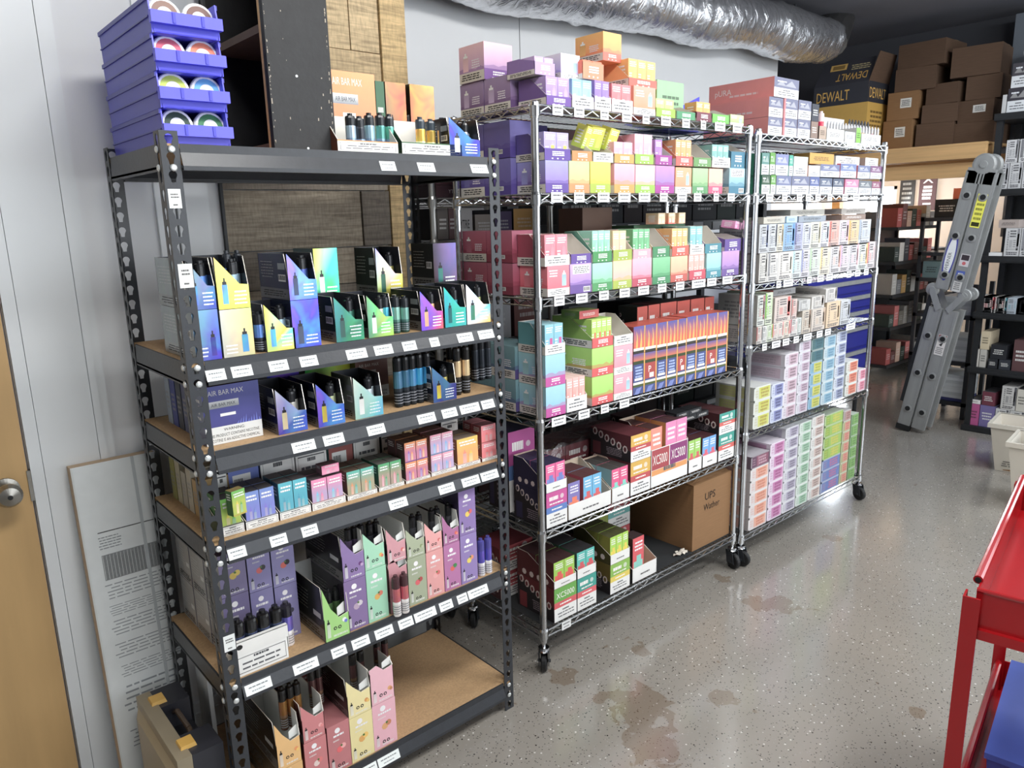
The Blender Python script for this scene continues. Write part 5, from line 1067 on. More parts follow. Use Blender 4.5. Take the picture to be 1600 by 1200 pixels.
G('hillopen',1.4048,.078,1.4606,.1004,.135,.1068,('#5a9a84','#3f9450'),'green lipped~d, third~a upper tier, third shelf of~n',hl=.35,inner=(3,2,('#9ce0cc','#6ac878','#5aa88a','#a8e8d8'),'stripe',.98),inlabel='~i mint box in third display~a upper tier, third shelf~n')
G('hillopen',1.5108,.078,1.4606,.1044,.135,.1068,('#c8a87a','#a0b43a'),'lime lipped~d, fourth~a upper tier, third shelf of~n',hl=.36,inner=(2,2,('#f4d098','#eca8a0','#d0a07a','#f4d8b0'),'stripe',.96,0,.75),inlabel='~i peach box in fourth display~a upper tier, third shelf~n')
G('hillopen',1.6198,.078,1.4606,.1044,.135,.1078,('#e898a8','#ee9cac'),'pink~d with white flap, fifth~a upper tier, third shelf of~n',hl=.33,inner=(3,2,('#74c08a','#5aa86a','#4a8a5c','#88d09a'),'stripe',.97),inlabel='~i leaf green box in fifth~d, upper tier, third shelf~n')
G('hillopen',1.7318,.078,1.4606,.1044,.135,.1068,('#d8d0a8','#3f8a5a'),'dark green lipped~d, sixth~a upper tier, third shelf of~n',hl=.38)
G('hillopen',1.8498,.078,1.4606,.1084,.135,.1038,('#e0904a','#d04a30'),'orange red lipped~d, seventh~a upper tier, third shelf of~n',hl=.36,inner=(3,2,('#f6b868','#f08a4a','#d8803f','#f8c888'),'stripe',.97),inlabel='~i tangerine box in seventh display~a upper tier, third shelf~n')
G('hillopen',1.9658,.078,1.4606,.0904,.135,.1108,('#8abcc0','#e8e6e0'),'white~d with teal boxes, eighth~a upper tier, third shelf of~n',front='warn',hl=.34,inner=(2,2,('#88c4c8','#6aacb4','#5a9498','#98d0d4'),'stripe',.96),inlabel='~i aqua box in eighth display~a upper tier, third shelf~n')
G('hillopen',2.0638,.078,1.4606,.1174,.135,.1088,('#8a6aa8','#3a8494'),'teal lipped~d, ninth~a upper tier, third shelf of~n',hl=.35)
G('hillopen',2.2018,.078,1.4606,.1224,.135,.0718,('#7a5aa0','#5a3f90'),'violet lipped~d, tenth~a upper tier, third shelf of~n',hl=.72)
put_small(2.317,.125,1.5536,.075,.06,.03,('#f0a0cc','#e080b8','#c86a9a','#f0b0d0'),'crumpled pink box lying on the violet lipped~d of~n third shelf',None,'stripe',.2,(.1,.12,.2))
G('hill',1.156,.352,1.3612,.125,.134,.1068,('#b05a74','#a83a58','#8a2a44'),'dark pink~c base, by the wall, open end of~n third shelf',side=1)
G('hill',1.156,.214,1.3612,.125,.134,.1068,('#b05a74','#a83a58','#8a2a44'),'dark pink~c base, in mid depth, open end of~n third shelf',side=0)
G('hill',1.156,.352,1.4702,.125,.134,.1068,('#b05a74','#a83a58','#8a2a44'),'dark pink~c top, by the wall, open end of~n third shelf',side=1)
G('hill',1.156,.214,1.4702,.125,.134,.1068,('#b05a74','#a83a58','#8a2a44'),'dark pink~c top, in mid depth, open end of~n third shelf',side=0)
G('plain',1.62,.33,1.3612,.17,.13,.29,('#7a5a48','#6a4a3c','#6a4a3c'),'brown~c with dark band behind peach boxes on third shelf of~n')
put_small(1.85,.16,1.5822,.042,.06,.042,('#f0d8a8','#f0b090','#c8b088','#e8d8b0'),'cream~i box, first of three topping the rear green boxes, ~n third shelf',None,'stripe',0,None)
put_small(1.914,.16,1.5822,.042,.06,.042,('#f0d8a8','#e85a50','#c8b088','#e8d8b0'),'cream~i box, second of three topping the rear green boxes, ~n third shelf',None,'stripe',0,None)
put_small(1.979,.16,1.5822,.042,.06,.042,('#f0d8a8','#f0b090','#c8b088','#e8d8b0'),'cream~i box, third of three topping the rear green boxes, ~n third shelf',None,'stripe',0,None)
G('plain',1.8,.225,1.3612,.33,.13,.218,('#4a7a58','#3a6a48','#5a8a68'),'green~c under cream~i boxes on third shelf of~n')
G('hill',1.1698,.075,.9505,.0934,.135,.1059,('#a0d4dc','#88c0dc','#c03a98'),'turquoise~c with magenta base at the base, first~a fourth shelf of~n')
G('hill',1.1698,.075,1.0576,.0934,.135,.1078,('#a0d4dc','#88c0dc','#c03a98'),'turquoise~c with magenta base in the middle, first~a fourth shelf of~n')
G('hillopen',1.1698,.075,1.1666,.0934,.135,.1038,('#5aa0a8','#e8e6e0'),'white lipped turquoise~d on top, first~a fourth shelf of~n',front='warn',hl=.33,inner=(2,2,('#84c4d4','#70b4d0','#5a9aa8','#98d4e0','#d04a9a'),'stripe',.95),inlabel='~i turquoise box in first display~a fourth shelf of~n')
G('hillopen',1.2698,.075,.9505,.1004,.135,.1209,('#e0a8a0','#e8e6e0'),'white lipped~d with salmon boxes, second~a fourth shelf of~n',front='warn',hl=.42,inner=(3,2,('#f4b4ac','#ec7a70','#d89088','#f4c8bc'),'stripe',.95),inlabel='~i salmon box in second display~a fourth shelf of~n')
G('hill',1.3978,.075,.9505,.1124,.2,.1049,('#aede66','#9ed25a','#d23a3c'),'lime~c with red base at the base, third~a fourth shelf of~n')
G('hill',1.3978,.075,1.0566,.1124,.2,.1028,('#aede66','#9ed25a','#d23a3c'),'lime~c with red base in the middle, third~a fourth shelf of~n')
G('hillopen',1.3978,.075,1.1606,.1124,.2,.1038,('#8ab04a','#d23a3c'),'red lipped lime~d on top, third~a fourth shelf of~n',hl=.34,inner=(4,2,('#b8e85a','#a0d848','#84b44a','#a0d060','#e04a3a'),'stripe',.95),inlabel='~i lime box in third display~a fourth shelf of~n')
G('hill',1.5158,.075,.9505,.1034,.135,.0939,('#f0a0b0','#ee8898','#e4505a'),'pink~c with pale blue device at the base, fourth~a fourth shelf~n',front='warn')
G('hill',1.5158,.075,1.0456,.1034,.135,.1058,('#f0a0b0','#ee8898','#e4505a'),'pink~c with pale blue device in the middle, fourth~a fourth shelf~n',front='warn')
G('hillopen',1.5158,.075,1.1526,.1034,.135,.1048,('#e08a98','#e8e6e0'),'white lipped pink~d on top, fourth~a fourth shelf of~n',front='warn',hl=.36,hr=.35)
G('plain',1.366,.105,1.2656,.1,.09,.028,('#b83a3c','#6a8a3a','#8a9a4a'),'~i red flat box lying on the lime~d, ~n fourth shelf')
G('hill',1.156,.352,.9505,.125,.134,.115,('#7aa4ac','#5f8a98','#4a3a80'),'dusky teal~c base, by the wall, open end of~n fourth shelf')
G('hill',1.156,.214,.9505,.125,.134,.115,('#7aa4ac','#5f8a98','#4a3a80'),'dusky teal~c base, in mid depth, open end of~n fourth shelf')
G('hill',1.156,.352,1.067,.125,.134,.115,('#7aa4ac','#5f8a98','#4a3a80'),'dusky teal~c upper, by the wall, open end of~n fourth shelf')
G('hill',1.156,.214,1.067,.125,.134,.115,('#7aa4ac','#5f8a98','#4a3a80'),'dusky teal~c upper, in mid depth, open end of~n fourth shelf')
G('flame',1.6268,.077,.9505,.0674,.1,.1569,0,'blue~c with flame print at the base, first, flame row, fourth shelf~n')
G('flame',1.6268,.077,1.1086,.0674,.1,.1028,0,'blue~c with tall flames on top, first~a flame row, fourth shelf~n',top=True)
G('flame',1.6958,.077,.9505,.0704,.1,.1549,0,'blue~c with flame print at the base, second, flame row, fourth shelf~n')
G('flame',1.6958,.077,1.1066,.0704,.1,.1048,0,'blue~c with tall flames on top, second~a flame row, fourth shelf~n',top=True)
G('flame',1.7678,.077,.9505,.0634,.1,.1529,0,'blue~c with flame print at the base, third, flame row, fourth shelf~n')
G('flame',1.7678,.077,1.1046,.0634,.1,.1068,0,'blue~c with tall flames on top, third~a flame row, fourth shelf~n',top=True)
G('flame',1.8318,.077,.9505,.0674,.1,.1519,0,'blue~c with flame print at the base, fourth, flame row, fourth shelf~n')
G('flame',1.8318,.077,1.1036,.0674,.1,.1078,0,'blue~c with tall flames on top, fourth~a flame row, fourth shelf~n',top=True)
G('flame',1.9008,.077,.9505,.0554,.1,.1509,0,'blue~c with flame print at the base, fifth, flame row, fourth shelf~n')
G('flame',1.9008,.077,1.1026,.0554,.1,.1098,0,'blue~c with tall flames on top, fifth~a flame row, fourth shelf~n',top=True)
G('flame',1.9578,.077,.9505,.0684,.1,.1519,0,'blue~c with flame print at the base, sixth, flame row, fourth shelf~n')
G('flame',1.9578,.077,1.1036,.0684,.1,.1108,0,'blue~c with tall flames on top, sixth~a flame row, fourth shelf~n',top=True)
G('flame',2.0278,.077,.9505,.0704,.1,.1509,0,'blue~c with flame print at the base, seventh, flame row, fourth shelf~n')
G('flame',2.0278,.077,1.1026,.0704,.1,.1118,0,'blue~c with tall flames on top, seventh~a flame row, fourth shelf~n',top=True)
G('flame',2.0998,.077,.9505,.0724,.1,.1469,0,'blue~c with flame print at the base, eighth, flame row, fourth shelf~n')
G('flame',2.0998,.077,1.0986,.0724,.1,.1148,0,'blue~c with tall flames on top, eighth~a flame row, fourth shelf~n',top=True)
G('flame',2.1738,.077,.9505,.0744,.1,.1459,0,'blue~c with flame print at the base, ninth, flame row, fourth shelf~n')
G('flame',2.1738,.077,1.0976,.0744,.1,.1138,0,'blue~c with tall flames on top, ninth~a flame row, fourth shelf~n',top=True)
G('bold',1.8018,.205,.9505,.0634,.1,.3099,('#c8452c','#e0b060','#2c3a34'),'red banded~c, first~a rear half, fourth shelf of~n')
G('bold',1.8708,.205,.9505,.0734,.1,.3109,('#c8452c','#e0b060','#5a2226'),'red and teal~c, second~a rear half, fourth shelf of~n')
G('bold',1.9498,.205,.9505,.1074,.1,.3119,('#c8452c','#e0b060','#3a2626'),'scarlet~c, third~a rear half, fourth shelf of~n')
G('bold',2.0628,.205,.9505,.0884,.1,.3099,('#c8452c','#e0b060','#2c3a34'),'orange red~c, fourth~a rear half, fourth shelf of~n')
G('bold',2.1578,.205,.9505,.0974,.1,.3099,('#c8452c','#e0b060','#5a2226'),'red and black~c, fifth~a rear half, fourth shelf of~n')
G('bold',2.2608,.205,.9505,.0682,.1,.3089,('#c8452c','#e0b060','#3a2626'),'scarlet topped~c, sixth~a rear half, fourth shelf of~n')
G('bold',1.1638,.075,.5489,.1024,.17,.1295,('#c83a92','#4a78c0','#2a2640'),'magenta and blue~c at the base, first~a fifth shelf of~n')
G('boldopen',1.1638,.075,.6796,.1024,.17,.1028,('#2c2844',),'white tray of purple boxes on top, first~a fifth shelf of~n',inner=[(2,2,('#e04a90','#7a8ad0','#3a3460','#2e2a48','#6a7ac8'),'pack',.95)],inlabel=['~i pink and violet box in first tray, fifth shelf~n'])
G('boldopen',1.2718,.075,.5489,.2304,.17,.1485,('#b89a7a',),'long white tray of~i boxes, second~a fifth shelf of~n',hl=.38,hr=.1,inner=[(1,2,('#7a70b8','#e87a4a','#a84a30','#5a4038','#e86a3a'),'pack',.9,.0,.28),(2,2,('#58b0dc','#d84a50','#a83a3c','#5a3436','#d8444a'),'pack',.92,.36,.8)],inlabel=['~i violet and orange box in second tray, fifth shelf~n','~i blue and red box in second tray, fifth shelf~n'])
G('boldopen',1.5068,.075,.5489,.1024,.17,.1345,('#b89a7a',),'white tray of pink and mint boxes, third~a fifth shelf of~n',hl=.42,inner=[(2,2,('#e0387c','#7ad8c8','#8aa8a4','#4a4644','#78d4c4'),'pack',.95)],inlabel=['~i hot pink and mint box, third tray, fifth shelf~n'])
G('bold',1.6148,.075,.5489,.1204,.21,.1345,('#d8a828','#c0343a','#5a2028'),'gold labelled~c at the base, fourth~a fifth shelf of~n')
G('bold',1.6148,.075,.6846,.1204,.21,.1068,('#d8a828','#c0343a','#5a2028'),'gold labelled~c on top, fourth~a fifth shelf of~n')
G('boldopen',1.7388,.075,.5489,.2434,.17,.2535,('#4a2226',),'white tray with printed number, fifth~a fifth shelf of~n',hl=.62,txt=('XC5000','#a8303a','#8a2a70'),inner=[(1,2,('#f0806a','#f0a84a','#a85a3a','#4a2a28','#e88a4a'),'pack',.95,0,.3),(2,2,('#e07aae','#f0b04a','#b8823a','#4a2a30','#f0b04a'),'pack',.98,.4,1)],inlabel=['~i coral and amber box in fifth tray, fifth shelf~n','~i pink and amber box in fifth tray, fifth shelf~n'])
G('boldopen',1.9898,.075,.5489,.0944,.17,.1405,('#3a2426',),'white tray of green and red boxes, sixth~a fifth shelf of~n',hl=.4,inner=[(2,2,('#98cc50','#d84a50','#5a2a2c','#4a2228','#d04048'),'pack',.97)],inlabel=['~i green and red box in sixth tray, fifth shelf~n'])
G('boldopen',2.0898,.075,.5489,.1084,.17,.1305,('#3a2426',),'white tray of blue and pink boxes, seventh~a fifth shelf of~n',hl=.4,inner=[(2,2,('#5aa0e0','#e04a70','#5a2a34','#4a2228','#d84a64'),'pack',.97)],inlabel=['~i blue and pink box in seventh tray, fifth shelf~n'])
G('bold',2.2068,.075,.5489,.1214,.22,.1195,('#2f9a8c','#d0483c','#4a2226'),'teal labelled~c at the base, eighth~a fifth shelf of~n')
G('bold',2.2068,.075,.6696,.1214,.22,.0958,('#2f9a8c','#d0483c','#4a2226'),'teal labelled~c on top, eighth~a fifth shelf of~n')
G('plain',1.905,.105,.7666,.085,.06,.022,('#23262a','#1d1f22','#1b1c1f'),'~i black flat box, first of five piled over the teal cartons, ~n')
G('plain',1.993,.105,.7666,.085,.06,.022,('#23262a','#1d1f22','#1b1c1f'),'~i black flat box, second of five piled over the teal cartons, ~n')
G('plain',2.081,.105,.7666,.085,.06,.022,('#23262a','#1d1f22','#1b1c1f'),'~i black flat box, third of five piled over the teal cartons, ~n')
G('plain',1.9402,.105,.7901,.085,.06,.022,('#23262a','#1d1f22','#1b1c1f'),'~i black flat box, fourth of five piled over the teal cartons, ~n')
G('plain',2.0282,.105,.7901,.085,.06,.022,('#23262a','#1d1f22','#1b1c1f'),'~i black flat box, fifth of five piled over the teal cartons, ~n')
G('bold',1.885,.25,.5489,.125,.17,.2165,('#2f8a80','#c0443a','#3a2024'),'teal labelled~c under black flat boxes on fifth shelf of~n')
G('bold',1.1708,.28,.5489,.1304,.12,.3075,('#b83a92','#4a78b8','#2a2640'),'magenta labelled~c, first~a rear half, fifth shelf of~n')
G('bold',1.335,.3,.5489,.148,.17,.185,('#7a2a34','#b83a3c','#4a1a20'),'maroon~c behind the trays, first~a fifth shelf of~n',side='#2a1a1c')
G('bold',1.485,.3,.5489,.148,.17,.185,('#7a2a34','#b83a3c','#4a1a20'),'maroon~c behind the trays, second~a fifth shelf of~n',side='#2a1a1c')
G('bold',1.635,.3,.5489,.148,.17,.185,('#7a2a34','#b83a3c','#4a1a20'),'maroon~c behind the trays, third~a fifth shelf of~n',side='#2a1a1c')
G('bold',1.785,.3,.5489,.148,.17,.185,('#7a2a34','#b83a3c','#4a1a20'),'maroon~c behind the trays, fourth~a fifth shelf of~n',side='#2a1a1c')
G('bold',1.935,.3,.5489,.148,.17,.185,('#7a2a34','#b83a3c','#4a1a20'),'maroon~c behind the trays, fifth~a fifth shelf of~n',side='#2a1a1c')
shrink_wrap(1.33,.298,.5489,.762,.185,.222)
G('bold',1.1958,.075,.1713,.1154,.2,.1311,('#62a83e','#d23a44','#6a1c24'),'green labelled~c with printed number at the base, first~a bottom shelf~n',txt='XC5000')
G('boldopen',1.1958,.075,.3036,.1154,.2,.0988,('#5a2024',),'white lipped tray of green and red boxes on top, first, bottom shelf~n',hl=.3,inner=[(2,2,('#98c83c','#e0402c','#5a2428','#3a2022','#d8382c'),'pack',.98)],inlabel=['~i green and red box in first tray, bottom shelf~n'])
G('bold',1.3158,.075,.1713,.1034,.2,.1291,('#2f9e90','#d8424c','#3a2a2c'),'teal labelled~c with red stripe at the base, second~a bottom shelf~n')
G('boldopen',1.3158,.075,.3016,.1034,.2,.1008,('#3a2a2c',),'white lipped tray of aqua boxes on top, second~a bottom shelf of~n',hl=.36,inner=[(2,2,('#4abcb0','#d8404c','#3a5a58','#2c2a2c','#d03a44'),'pack',.98)],inlabel=['~i aqua and red box in second tray, bottom shelf~n'])
G('bold',1.4998,.075,.1713,.1154,.2,.1231,('#86b840','#e0c83a','#6a5a20'),'lime labelled~c with yellow stripe at the base, third~a bottom shelf~n')
G('boldopen',1.4998,.075,.2956,.1154,.2,.1108,('#4a4420',),'white lipped tray of yellow boxes on top, third~a bottom shelf of~n',hl=.36,inner=[(3,3,('#a8d83a','#e8d838','#8a842a','#4a4a2a','#e8d030'),'pack',.98)],inlabel=['~i yellow and lime box in third tray, bottom shelf~n'])
G('boldopen',1.6318,.075,.1713,.1544,.13,.1231,('#2a2a2c',),'half empty white tray, fourth~a bottom shelf of~n',hl=.5,hr=.2,inner=[(1,1,('#d83844','#8ad0c0','#4a2a2c','#3a2a2c','#86ccc0'),'pack',1.5,.02,.5)],inlabel=['~i red and mint box in fourth tray, bottom shelf~n'])
G('bold',1.4958,.3,.1713,.1254,.15,.1191,('#d8d6d2','#b82a34','#4a2226'),'white~c with red stripe, fifth~a bottom shelf of~n')
G('bold',1.7728,.33,.1713,.1444,.13,.0981,('#c0333e','#6ab4b0','#2a3438'),'red labelled~c with teal band at the base, sixth~a bottom shelf~n')
G('bold',1.7728,.33,.2706,.1444,.13,.1438,('#8a2a34','#6ab4b0','#2a3438'),'wine labelled~c with teal band on top, sixth~a bottom shelf of~n')
G('bold',1.6298,.31,.1713,.1194,.15,.1971,('#8a9a3a','#b89a30','#6a6a30'),'yellow and green~c, seventh~a bottom shelf of~n')
G('bold',1.165,.34,.1713,.17,.145,.105,('#a8343c','#c0444a','#6a1c24'),'dark red~c base, by the wall on bottom shelf of~n',side='#4a2a2c')
G('bold',1.165,.34,.2778,.17,.145,.105,('#a8343c','#c0444a','#6a1c24'),'dark red~c upper, by the wall on bottom shelf of~n',side='#4a2a2c')
# ---- goods on the far chrome rack
G('flat',2.4638,.06,1.9393,.1114,.32,.0691,('#707490','#e4837c'),'salmon flat~c at the base, first~a top shelf of~f',txt=None)
G('flat',2.4638,.06,2.0096,.1114,.32,.0788,('#707490','#e4837c'),'salmon flat~c on top, first~a top shelf of~f')
G('flat',2.5828,.06,1.9393,.1164,.32,.0711,('#707490','#e4837c','#d86a70'),'salmon flat~c at the base, second~a top shelf of~f')
G('flat',2.5828,.06,2.0116,.1164,.32,.0788,('#707490','#e4837c','#d86a70'),'salmon flat~c in the middle, second~a top shelf of~f')
G('flat',2.4978,.06,2.0916,.2014,.32,.0798,('#707490','#e4837c'),'salmon flat~c with white lettering on top, second~a top shelf of~f',txt='pURA')
G('flat',2.7068,.06,1.9393,.1104,.15,.0741,('#707490','#9a8aa0'),'lilac flat~c at the base, third~a top shelf of~f')
G('flat',2.7068,.06,2.0146,.1104,.15,.0798,('#707490','#9a8aa0'),'lilac flat~c on top, third~a top shelf of~f')
G('plain',2.8258,.06,1.9393,.0624,.1,.0731,('#8a7468','#4a3f3c'),'brown slim~c at the base, fourth~a top shelf of~f')
G('plain',2.8258,.06,2.0136,.0624,.1,.0738,('#3c3f4a','#33363c'),'charcoal slim~c on top, fourth~a top shelf of~f')
G('plain',2.9028,.06,1.9393,.0644,.08,.0581,('#b09a88','#5a4a44'),'tan slim~c, fifth~a top shelf of~f')
G('plain',2.9758,.06,1.9393,.1684,.1,.0511,('#e2e2e0','#b8b8b4'),'white cut~d tray, sixth~a top shelf of~f')
G('plain',3.1538,.06,1.9393,.1044,.1,.0471,('#dcdce2','#b8b8b4'),'pale cut~d tray, seventh~a top shelf of~f')
G('plain',3.2718,.06,1.9393,.0464,.1,.0711,('#7ac03a','#b8b8b4'),'green slim~c, eighth~a top shelf of~f')
G('plain',3.3288,.06,1.9393,.2144,.1,.0471,('#e0e2e0','#b8b8b4'),'white wide~d tray, ninth~a top shelf of~f')
G('tube',3.245,.19,1.9393,.013,.013,.115,('#e8e4e2','#b8b0b4','#d8d8dc'),'slim pale~u, first~a rank behind~d trays, top shelf of~f')
G('tube',3.275,.19,1.9393,.013,.013,.115,('#e8e4e2','#b8b0b4','#d8d8dc'),'slim pale~u, second~a rank behind~d trays, top shelf of~f')
G('tube',3.306,.19,1.9393,.013,.013,.115,('#e8e4e2','#b8b0b4','#d8d8dc'),'slim pale~u, third~a rank behind~d trays, top shelf of~f')
G('tube',3.337,.19,1.9393,.013,.013,.115,('#e8e4e2','#b8b0b4','#d8d8dc'),'slim pale~u, fourth~a rank behind~d trays, top shelf of~f')
G('tube',3.368,.19,1.9393,.013,.013,.115,('#e8e4e2','#b8b0b4','#d8d8dc'),'slim pale~u, fifth~a rank behind~d trays, top shelf of~f')
G('tube',3.4,.19,1.9393,.013,.013,.115,('#e8e4e2','#b8b0b4','#d8d8dc'),'slim pale~u, sixth~a rank behind~d trays, top shelf of~f')
G('tube',3.432,.19,1.9393,.013,.013,.115,('#a8b0d0','#b8b0b4','#d8d8dc'),'slim pale~u, seventh~a rank behind~d trays, top shelf of~f')
G('tube',3.464,.19,1.9393,.013,.013,.115,('#a8b0d0','#b8b0b4','#d8d8dc'),'slim pale~u, eighth~a rank behind~d trays, top shelf of~f')
G('tube',3.497,.19,1.9393,.013,.013,.115,('#a8b0d0','#b8b0b4','#d8d8dc'),'slim pale~u, ninth~a rank behind~d trays, top shelf of~f')
G('tube',3.53,.19,1.9393,.013,.013,.115,('#a8b0d0','#b8b0b4','#d8d8dc'),'slim pale~u, tenth~a rank behind~d trays, top shelf of~f')
G('tube',3.564,.19,1.9393,.013,.013,.115,('#e0843a','#b8b0b4','#d8d8dc'),'slim pale~u, eleventh~a rank behind~d trays, top shelf of~f')
G('tube',3.598,.19,1.9393,.013,.013,.115,('#e0843a','#b8b0b4','#d8d8dc'),'slim pale~u, twelfth~a rank behind~d trays, top shelf of~f')
G('tube',3.632,.19,1.9393,.013,.013,.115,('#e0843a','#b8b0b4','#d8d8dc'),'slim pale~u, 13th~a rank behind~d trays, top shelf of~f')
G('tube',3.666,.19,1.9393,.013,.013,.115,('#d8dcc8','#b8b0b4','#d8d8dc'),'slim pale~u, 14th~a rank behind~d trays, top shelf of~f')
G('tube',3.701,.19,1.9393,.013,.013,.115,('#d8dcc8','#b8b0b4','#d8d8dc'),'slim pale~u, 15th~a rank behind~d trays, top shelf of~f')
G('tube',3.737,.19,1.9393,.013,.013,.115,('#b03060','#b8b0b4','#d8d8dc'),'slim pale~u, 16th~a rank behind~d trays, top shelf of~f')
G('tube',3.772,.19,1.9393,.013,.013,.115,('#c8c0c0','#b8b0b4','#d8d8dc'),'slim pale~u, 17th~a rank behind~d trays, top shelf of~f')
G('tube',3.808,.19,1.9393,.013,.013,.115,('#c8c0c0','#b8b0b4','#d8d8dc'),'slim pale~u, 18th~a rank behind~d trays, top shelf of~f')
G('tube',3.576,.24,1.9393,.014,.014,.15,('#c8ccd0','#b8bcc0','#4a4c50'),'slim grey capped~u, first in rear rank, top shelf of~f')
G('tube',3.611,.24,1.9393,.014,.014,.15,('#c8ccd0','#b8bcc0','#4a4c50'),'slim grey capped~u, second in rear rank, top shelf of~f')
G('tube',3.647,.24,1.9393,.014,.014,.15,('#c8ccd0','#b8bcc0','#4a4c50'),'slim grey capped~u, third in rear rank, top shelf of~f')
G('tube',3.683,.24,1.9393,.014,.014,.15,('#c8ccd0','#b8bcc0','#4a4c50'),'slim grey capped~u, fourth in rear rank, top shelf of~f')
G('tube',3.719,.24,1.9393,.014,.014,.15,('#c8ccd0','#b8bcc0','#4a4c50'),'slim grey capped~u, fifth in rear rank, top shelf of~f')
G('tube',3.755,.24,1.9393,.014,.014,.15,('#c8ccd0','#b8bcc0','#4a4c50'),'slim grey capped~u, sixth in rear rank, top shelf of~f')
G('tube',3.792,.24,1.9393,.014,.014,.15,('#c8ccd0','#b8bcc0','#4a4c50'),'slim grey capped~u, seventh in rear rank, top shelf of~f')
G('plain',3.3,.275,1.9393,.28,.1,.15,('#c8c8cc','#b8b8bc'),'light grey plain~c behind tubes on top shelf of~f',bars=False)
G('tube',3.118,.16,1.9393,.03,.03,.15,('#d8343c','#c83a60','#f0d8d8'),'fat red~u beside the slim pale tubes on top shelf of~f')
G('flat',2.4348,.06,1.6934,.0654,.3,.081,('#3a5a44','#2f8a6a'),'dark green flat~c, first~a lower tier, second shelf of~f')
G('flat',2.5068,.06,1.6934,.0394,.3,.083,('#5a9a3a','#4a8a34'),'leaf green flat~c, second~a lower tier, second shelf of~f')
G('flat',2.5538,.06,1.6934,.1224,.3,.078,('#6a7298','#b8bcc8'),'slate banded flat~c, third~a lower tier, second shelf of~f')
G('flat',2.6838,.06,1.6934,.1524,.3,.078,('#6a7090','#b8bcc8'),'grey violet flat~c, fourth~a lower tier, second shelf of~f')
G('flat',2.8438,.06,1.6934,.0884,.3,.078,('#4a5a94','#b8bcc8'),'navy banded flat~c, fifth~a lower tier, second shelf of~f')
G('flat',2.9398,.06,1.6934,.1164,.3,.074,('#5a6680','#b8bcc8'),'steel banded flat~c, sixth~a lower tier, second shelf of~f')
G('flat',3.0648,.06,1.6934,.1094,.3,.073,('#505a70','#3a2a34'),'charcoal banded flat~c, seventh~a lower tier, second shelf of~f')
G('flat',3.1888,.06,1.6934,.1424,.3,.072,('#e06a92','#c85a80'),'pink flat~c, eighth~a lower tier, second shelf of~f')
G('flat',3.3398,.06,1.6934,.1354,.3,.068,('#6a7078','#b8bcc8'),'grey banded flat~c, ninth~a lower tier, second shelf of~f')
G('flat',3.4838,.06,1.6934,.0972,.3,.066,('#8a4a68','#b8bcc8'),'plum banded flat~c, tenth~a lower tier, second shelf of~f')
G('flat',2.4278,.06,1.7726,.0594,.3,.0898,('#5a8a84','#2f8a6a'),'teal flat~c, first~a upper tier, second shelf of~f')
G('flat',2.4938,.06,1.7726,.0394,.3,.0928,('#5a9a3a','#4a8a34'),'leaf green flat~c, second~a upper tier, second shelf of~f')
G('flat',2.5398,.06,1.7726,.1054,.3,.0888,('#7a82b0','#b8bcc8'),'periwinkle banded flat~c, third~a upper tier, second shelf of~f')
G('flat',2.6528,.06,1.7726,.0314,.3,.0878,('#3aa890','#3aa890'),'turquoise slim~c, fourth~a upper tier, second shelf of~f')
G('flat',2.6908,.06,1.7726,.1234,.3,.0838,('#c8d4d0','#b8bcc8'),'pale white flat~c, fifth~a upper tier, second shelf of~f')
G('flat',2.8238,.06,1.7726,.1054,.3,.0488,('#d8dcd8','#c8743a'),'white flat~c, sixth~a upper tier, second shelf of~f')
G('flat',2.9368,.06,1.7726,.1864,.3,.0578,('#6a7298','#b8bcc8'),'slate violet flat~c, seventh~a upper tier, second shelf of~f')
G('flat',3.1318,.06,1.7726,.1654,.3,.0658,('#6a7aa8','#c84a5a'),'blue banded flat~c, eighth~a upper tier, second shelf of~f')
G('flat',3.3138,.06,1.7726,.1334,.3,.0618,('#6a7298','#d05a60'),'slate flat~c beside red stripe, ninth~a upper tier, second shelf of~f')
G('flat',3.4558,.06,1.7726,.1252,.3,.0628,('#7a5078','#b8bcc8'),'mauve banded flat~c, tenth~a upper tier, second shelf of~f')
G('plain',2.8668,.08,1.8316,.2314,.12,.0488,('#c8962c','#8a6a20','#7a5a24'),'mustard yellow~c lying on the flat cartons, second shelf of~f')
G('warn',3.1198,.08,1.8316,.2484,.12,.0438,('#d4d6da','#b8babe'),'white tapered~d lid resting over blue flat~c, ~f second shelf')
G('warn',3.4338,.08,1.8316,.1472,.12,.0448,('#d4d6da','#a09488'),'white~d lid resting over mauve flat~c, ~f second shelf')
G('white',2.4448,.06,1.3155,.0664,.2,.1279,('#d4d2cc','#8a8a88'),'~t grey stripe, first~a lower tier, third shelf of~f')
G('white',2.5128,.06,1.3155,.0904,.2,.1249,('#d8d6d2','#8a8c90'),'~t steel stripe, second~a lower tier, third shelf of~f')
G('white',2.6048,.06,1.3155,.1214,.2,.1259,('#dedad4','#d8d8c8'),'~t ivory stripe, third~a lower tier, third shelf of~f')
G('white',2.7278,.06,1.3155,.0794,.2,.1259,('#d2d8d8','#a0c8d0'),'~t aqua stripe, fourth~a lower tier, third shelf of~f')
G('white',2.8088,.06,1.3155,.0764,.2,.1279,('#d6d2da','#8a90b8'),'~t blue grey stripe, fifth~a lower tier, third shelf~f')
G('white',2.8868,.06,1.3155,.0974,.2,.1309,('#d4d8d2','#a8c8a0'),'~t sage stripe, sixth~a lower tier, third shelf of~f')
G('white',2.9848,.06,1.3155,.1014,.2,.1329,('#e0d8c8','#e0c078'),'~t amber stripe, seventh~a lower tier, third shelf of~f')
G('white',3.0878,.06,1.3155,.1044,.2,.1349,('#d8d4d6','#d8a090'),'~t salmon stripe, eighth~a lower tier, third shelf of~f')
